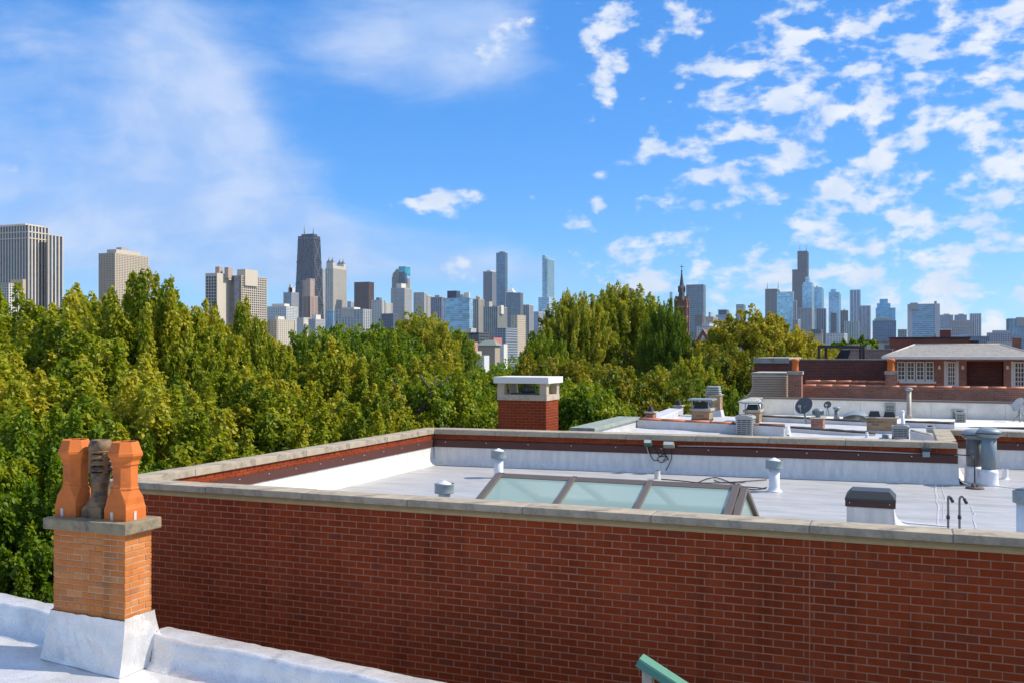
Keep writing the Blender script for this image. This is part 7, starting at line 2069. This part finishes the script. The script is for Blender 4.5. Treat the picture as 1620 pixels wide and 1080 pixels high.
# key, px, ytop, depth, width, label
TREES = [
 ('upC', -20, 446, 34, 1.1, 'dark green tree behind, its crown meeting the foot of the leftmost cream tower'),
 ('upA', 42, 500, 23.5, 0.95, 'tree with upright shoots at the left edge, in front of a darker tree'),
 ('upB', 105, 458, 31, 1.0, 'tree whose loose top reaches up just right of the leftmost cream tower'),
 ('upA', 222, 432, 27, 0.72, 'tallest left tree, its pointed shoots covering the foot of the second beige tower'),
 ('upB', 298, 484, 29, 0.72, 'tree with a slim pointed leader standing between the second tower and the twin slab complex'),
 ('upA', 366, 478, 31, 0.5, 'tree with two pointed shoots in front of the twin slab apartment complex'),
 ('upC', 250, 512, 42, 0.9, 'shaded tree in the second row behind the tallest left tree'),
 ('upB', 440, 532, 33, 0.7, 'tree with one narrow shoot below the cream low-rise block'),
 ('upA', 508, 540, 33, 0.8, 'yellow green tree in front of the wide balcony slab block'),
 ('rnd', 512, 518, 44, 0.7, 'dark leafy crown behind, below the low blue glass block'),
 ('rnd', 575, 514, 50, 1.0, 'round crown below the dark blue grey low block, left of the round yellow green top'),
 ('upC', 622, 526, 42, 0.75, 'dark tree in front of the round yellow green top, left side'),
 ('rndY', 664, 491, 82, 0.86, 'broad round topped yellow green tree below the art deco style tower'),
 ('rnd', 708, 518, 88, 0.75, 'deep green right shoulder of the round topped group, left of the gap'),
 ('rnd', 760, 585, 48, 0.85, 'low bright green tree left of the red brick chimney with the white slab'),
 ('rnd', 690, 590, 38, 0.8, 'low tree right in front of the back left corner of the silver roof'),
 ('upA', 568, 590, 35, 0.85, 'low yellow green tree above the far end of the left coping'),
 ('upB', 455, 600, 28, 0.9, 'nearest tree over the middle of the left coping'),
 ('upA', 330, 590, 23.5, 0.88, 'near tree with drooping bunches over the front half of the left coping'),
 ('upB', 195, 585, 20, 0.85, 'near tree directly behind the orange clay pots'),
 ('upC', 90, 600, 22, 0.9, 'near dark tree left of the orange clay pots'),
 ('upA', -25, 560, 21, 0.95, 'nearest tree at the left edge beside the orange brick chimney'),
 ('upC', 130, 640, 18, 0.7, 'lowest tree directly left of the orange brick chimney'),
 ('upC', 30, 660, 17, 0.65, 'low dark tree at the left edge above the silver parapet'),
 ('upC', 395, 545, 45, 0.9, 'shaded tree in the second row behind the twin pointed shoots'),
 ('upC', 150, 488, 44, 1.2, 'shaded tree in the second row between the first and second towers'),
]
TREES_R = [
 ('sprB', 860, 525, 52, 0.42, 'tree with long branch tips reaching left over the gap, beside the big broad tree'),
 ('spr', 910, 463, 76, 0.70, 'big broad green tree, its left half under the slim silver blue tower'),
 ('spr', 985, 451, 80, 0.98, 'big broad green tree with leaders covering the dark slate glass tower'),
 ('sprB', 1052, 474, 74, 0.5, 'tree whose top stands immediately left of the church spire'),
 ('rndD', 862, 562, 42, 0.62, 'olive tree right above the open stone top of the red brick chimney'),
 ('rndD', 945, 572, 41, 0.8, 'olive brown tree in front of the big broad trees, right of the red brick chimney'),
 ('rndD', 1035, 590, 42, 0.75, 'low olive tree behind the small chimneys of the sloping white parapet'),
 ('rnd', 905, 600, 34, 0.7, 'low dark tree just right of the red brick chimney, behind the patina coping'),
 ('spr', 1088, 565, 52, 0.62, 'yellow green tree right of the church spire foot'),
 ('rndD', 1133, 543, 56, 0.78, 'olive tree with bronze tint below the brick church gable'),
 ('aut', 1192, 486, 72, 0.98, 'yellow autumn tree, the tallest one right of the church'),
 ('aut', 1252, 518, 84, 0.9, 'smaller yellow autumn tree right of the tallest yellow one'),
 ('rndD', 1172, 560, 60, 0.75, 'dark olive tree below the tall yellow tree, left of the beige siding bay'),
 ('rnd', 1100, 600, 50, 0.7, 'bright green low tree behind the louvred yellow chimney'),
 ('rnd', 1165, 618, 44, 0.5, 'small dark tree beside the beige siding bay'),
 ('far', 1368, 532.5, 150, 1.0, 'round green tree top behind the steel pergola'),
 ('far', 1335, 537, 170, 1.0, 'green tree top left of the steel pergola, further back'),
 ('aut', 1300, 545, 110, 0.9, 'yellow green tree seen through the steel pergola posts'),
 ('far', 1481, 531, 190, 0.4, 'little green tree top peeping over the maroon parapet left of its stair head'),
 ('far', 1625, 550, 140, 0.6, 'green tree top at the right edge beyond the brown brick chimney'),
]
for (k_, px, yt_, d, wd, lab) in TREES: tree(k_, px, yt_, d, lab, wd)
for (k_, px, yt_, d, wd, lab) in TREES_R: tree(k_, px, yt_, d, lab, wd, group='trees behind the flat roofs')
# a tree with its dark leaning trunk bared in an opening of the foliage
lt = tree('upB', 668, 560, 41, 'tree whose dark leaning trunk and forked limbs show in an opening of the foliage', 0.8, group='street trees left of the brick building')
base_ = lt.location.copy()
lt.scale = (1, 1, 1); lt.rotation_euler = (0, 0, 0)
for ch_ in list(lt.children):
    if ch_.name.startswith('trunk'): bpy.data.objects.remove(ch_)
    else: ch_.scale = (0.8, 0.8, hz_at(560, 41) / 15.0)
D_ = 36.6
q0 = at_d(640, 690, D_); q1 = at_d(655, 662, D_); q2 = at_d(672, 640, D_ - .2); q3 = at_d(683, 618, D_ - .3); q4 = at_d(690, 596, D_ - .3)
mb = MB(); mb.tube([q0 + Vector((-0.8, 0, -6)), q0, q1, q2, q3, q4], [.22, .18, .15, .12, .08, .04], 8)
mb.tube([q1, at_d(640, 640, D_), at_d(628, 615, D_ - .2), at_d(618, 598, D_)], [.12, .09, .06, .03], 7); mb.tube([q2, at_d(694, 632, D_ - .2), at_d(712, 626, D_)], [.07, .05, .02], 6)
mb.tube([q3, at_d(672, 604, D_), at_d(662, 590, D_)], [.06, .04, .02], 6); mb.tube([q3, at_d(700, 604, D_), at_d(712, 594, D_)], [.05, .035, .015], 6)
mb.build('trunk', M_BARK, lt)

# far woods and gardens between the low houses: too many crowns to count
def far_woods(seed, specs, name, label):
    """one joined mass of leaf clumps"""
    g = np.random.default_rng(seed)
    P = []; S = []
    for (px0, px1, d0, d1, n, h) in specs:
        px = g.uniform(px0, px1, n); d = g.uniform(d0, d1, n)
        u = (px - CX) / FPX; cx_ = (-S_ + C_ * u) * d; cy_ = (C_ + S_ * u) * d
        R_ = g.uniform(3.5, 6.0, n); H_ = h * g.uniform(.72, 1.02, n)
        m_ = 420
        for i in range(n):
            dr = norm(g.normal(size=(m_, 3))); dr[:, 2] = np.abs(dr[:, 2])
            rad = g.uniform(.82, 1.05, m_)[:, None]
            p = dr * rad * np.array([R_[i], R_[i], H_[i] * .55]) + np.array([cx_[i], cy_[i], H_[i] * .45])
            P.append(p); S.append(np.full(m_, 0.55 + d[i] / 1500))
    P = np.concatenate(P); S = np.concatenate(S); n = len(P)
    a = norm(g.normal(size=(n, 3))); b = norm(np.cross(a, g.normal(size=(n, 3))))
    V = np.stack([P - a * S[:, None] * .5, P + b * S[:, None] * .4, P + a * S[:, None] * .5, P - b * S[:, None] * .4], 1).reshape(-1, 3)
    F = (np.arange(n)[:, None] * 4 + np.array([[0, 1, 2, 0, 2, 3]])).reshape(-1)
    me = bpy.data.meshes.new(name)
    me.vertices.add(len(V)); me.vertices.foreach_set('co', V.astype(np.float32).ravel())
    me.loops.add(len(F)); me.loops.foreach_set('vertex_index', F.astype(np.int32)); nf = len(F) // 3
    me.polygons.add(nf); me.polygons.foreach_set('loop_start', np.arange(0, len(F), 3, dtype=np.int32)); me.polygons.foreach_set('loop_total', np.full(nf, 3, np.int32))
    at_ = me.attributes.new('tint', 'FLOAT', 'POINT'); at_.data.foreach_set('value', np.repeat(np.clip(g.normal(.4, .2, n), 0, 1), 4).astype(np.float32))
    me.materials.append(LM_B); me.update(calc_edges=True)
    o = bpy.data.objects.new(name, me); COL.objects.link(o)
    tag(o, label, 'woods', kind='stuff')
far_woods(3, [(-100, 1750, 180, 420, 150, 11.5), (-100, 1750, 420, 900, 170, 12.0), (780, 1150, 90, 160, 25, 11), (1290, 1420, 120, 240, 22, 11.5), (-100, 700, 90, 170, 40, 12)],
          'far_trees', 'distant mass of green garden trees filling the city floor below the skyline')

# ------------------------------------------------------------------ summer haze over the city
HZ = 0.000038
m = bpy.data.materials.new('haze_air'); m.use_nodes = True
t = m.node_tree; t.nodes.clear(); N = NT(t)
v = N.n('ShaderNodeVolumePrincipled', inp={'Density': HZ, 'Color': (0.80, 0.88, 1.0, 1), 'Anisotropy': 0.2})
o_ = N.n('ShaderNodeOutputMaterial'); t.links.new(v.outputs[0], o_.inputs['Volume'])
mb = MB(); mb.box(-5200, 5200, -300, 6200, -1.5, 460)
hz_o = mb.build('haze', m, None, loc=(0, 2000, 0)); hz_o['kind'] = 'stuff'; hz_o['label'] = 'thin bluish haze lying over the whole city'
hz_o.display_type = 'WIRE'
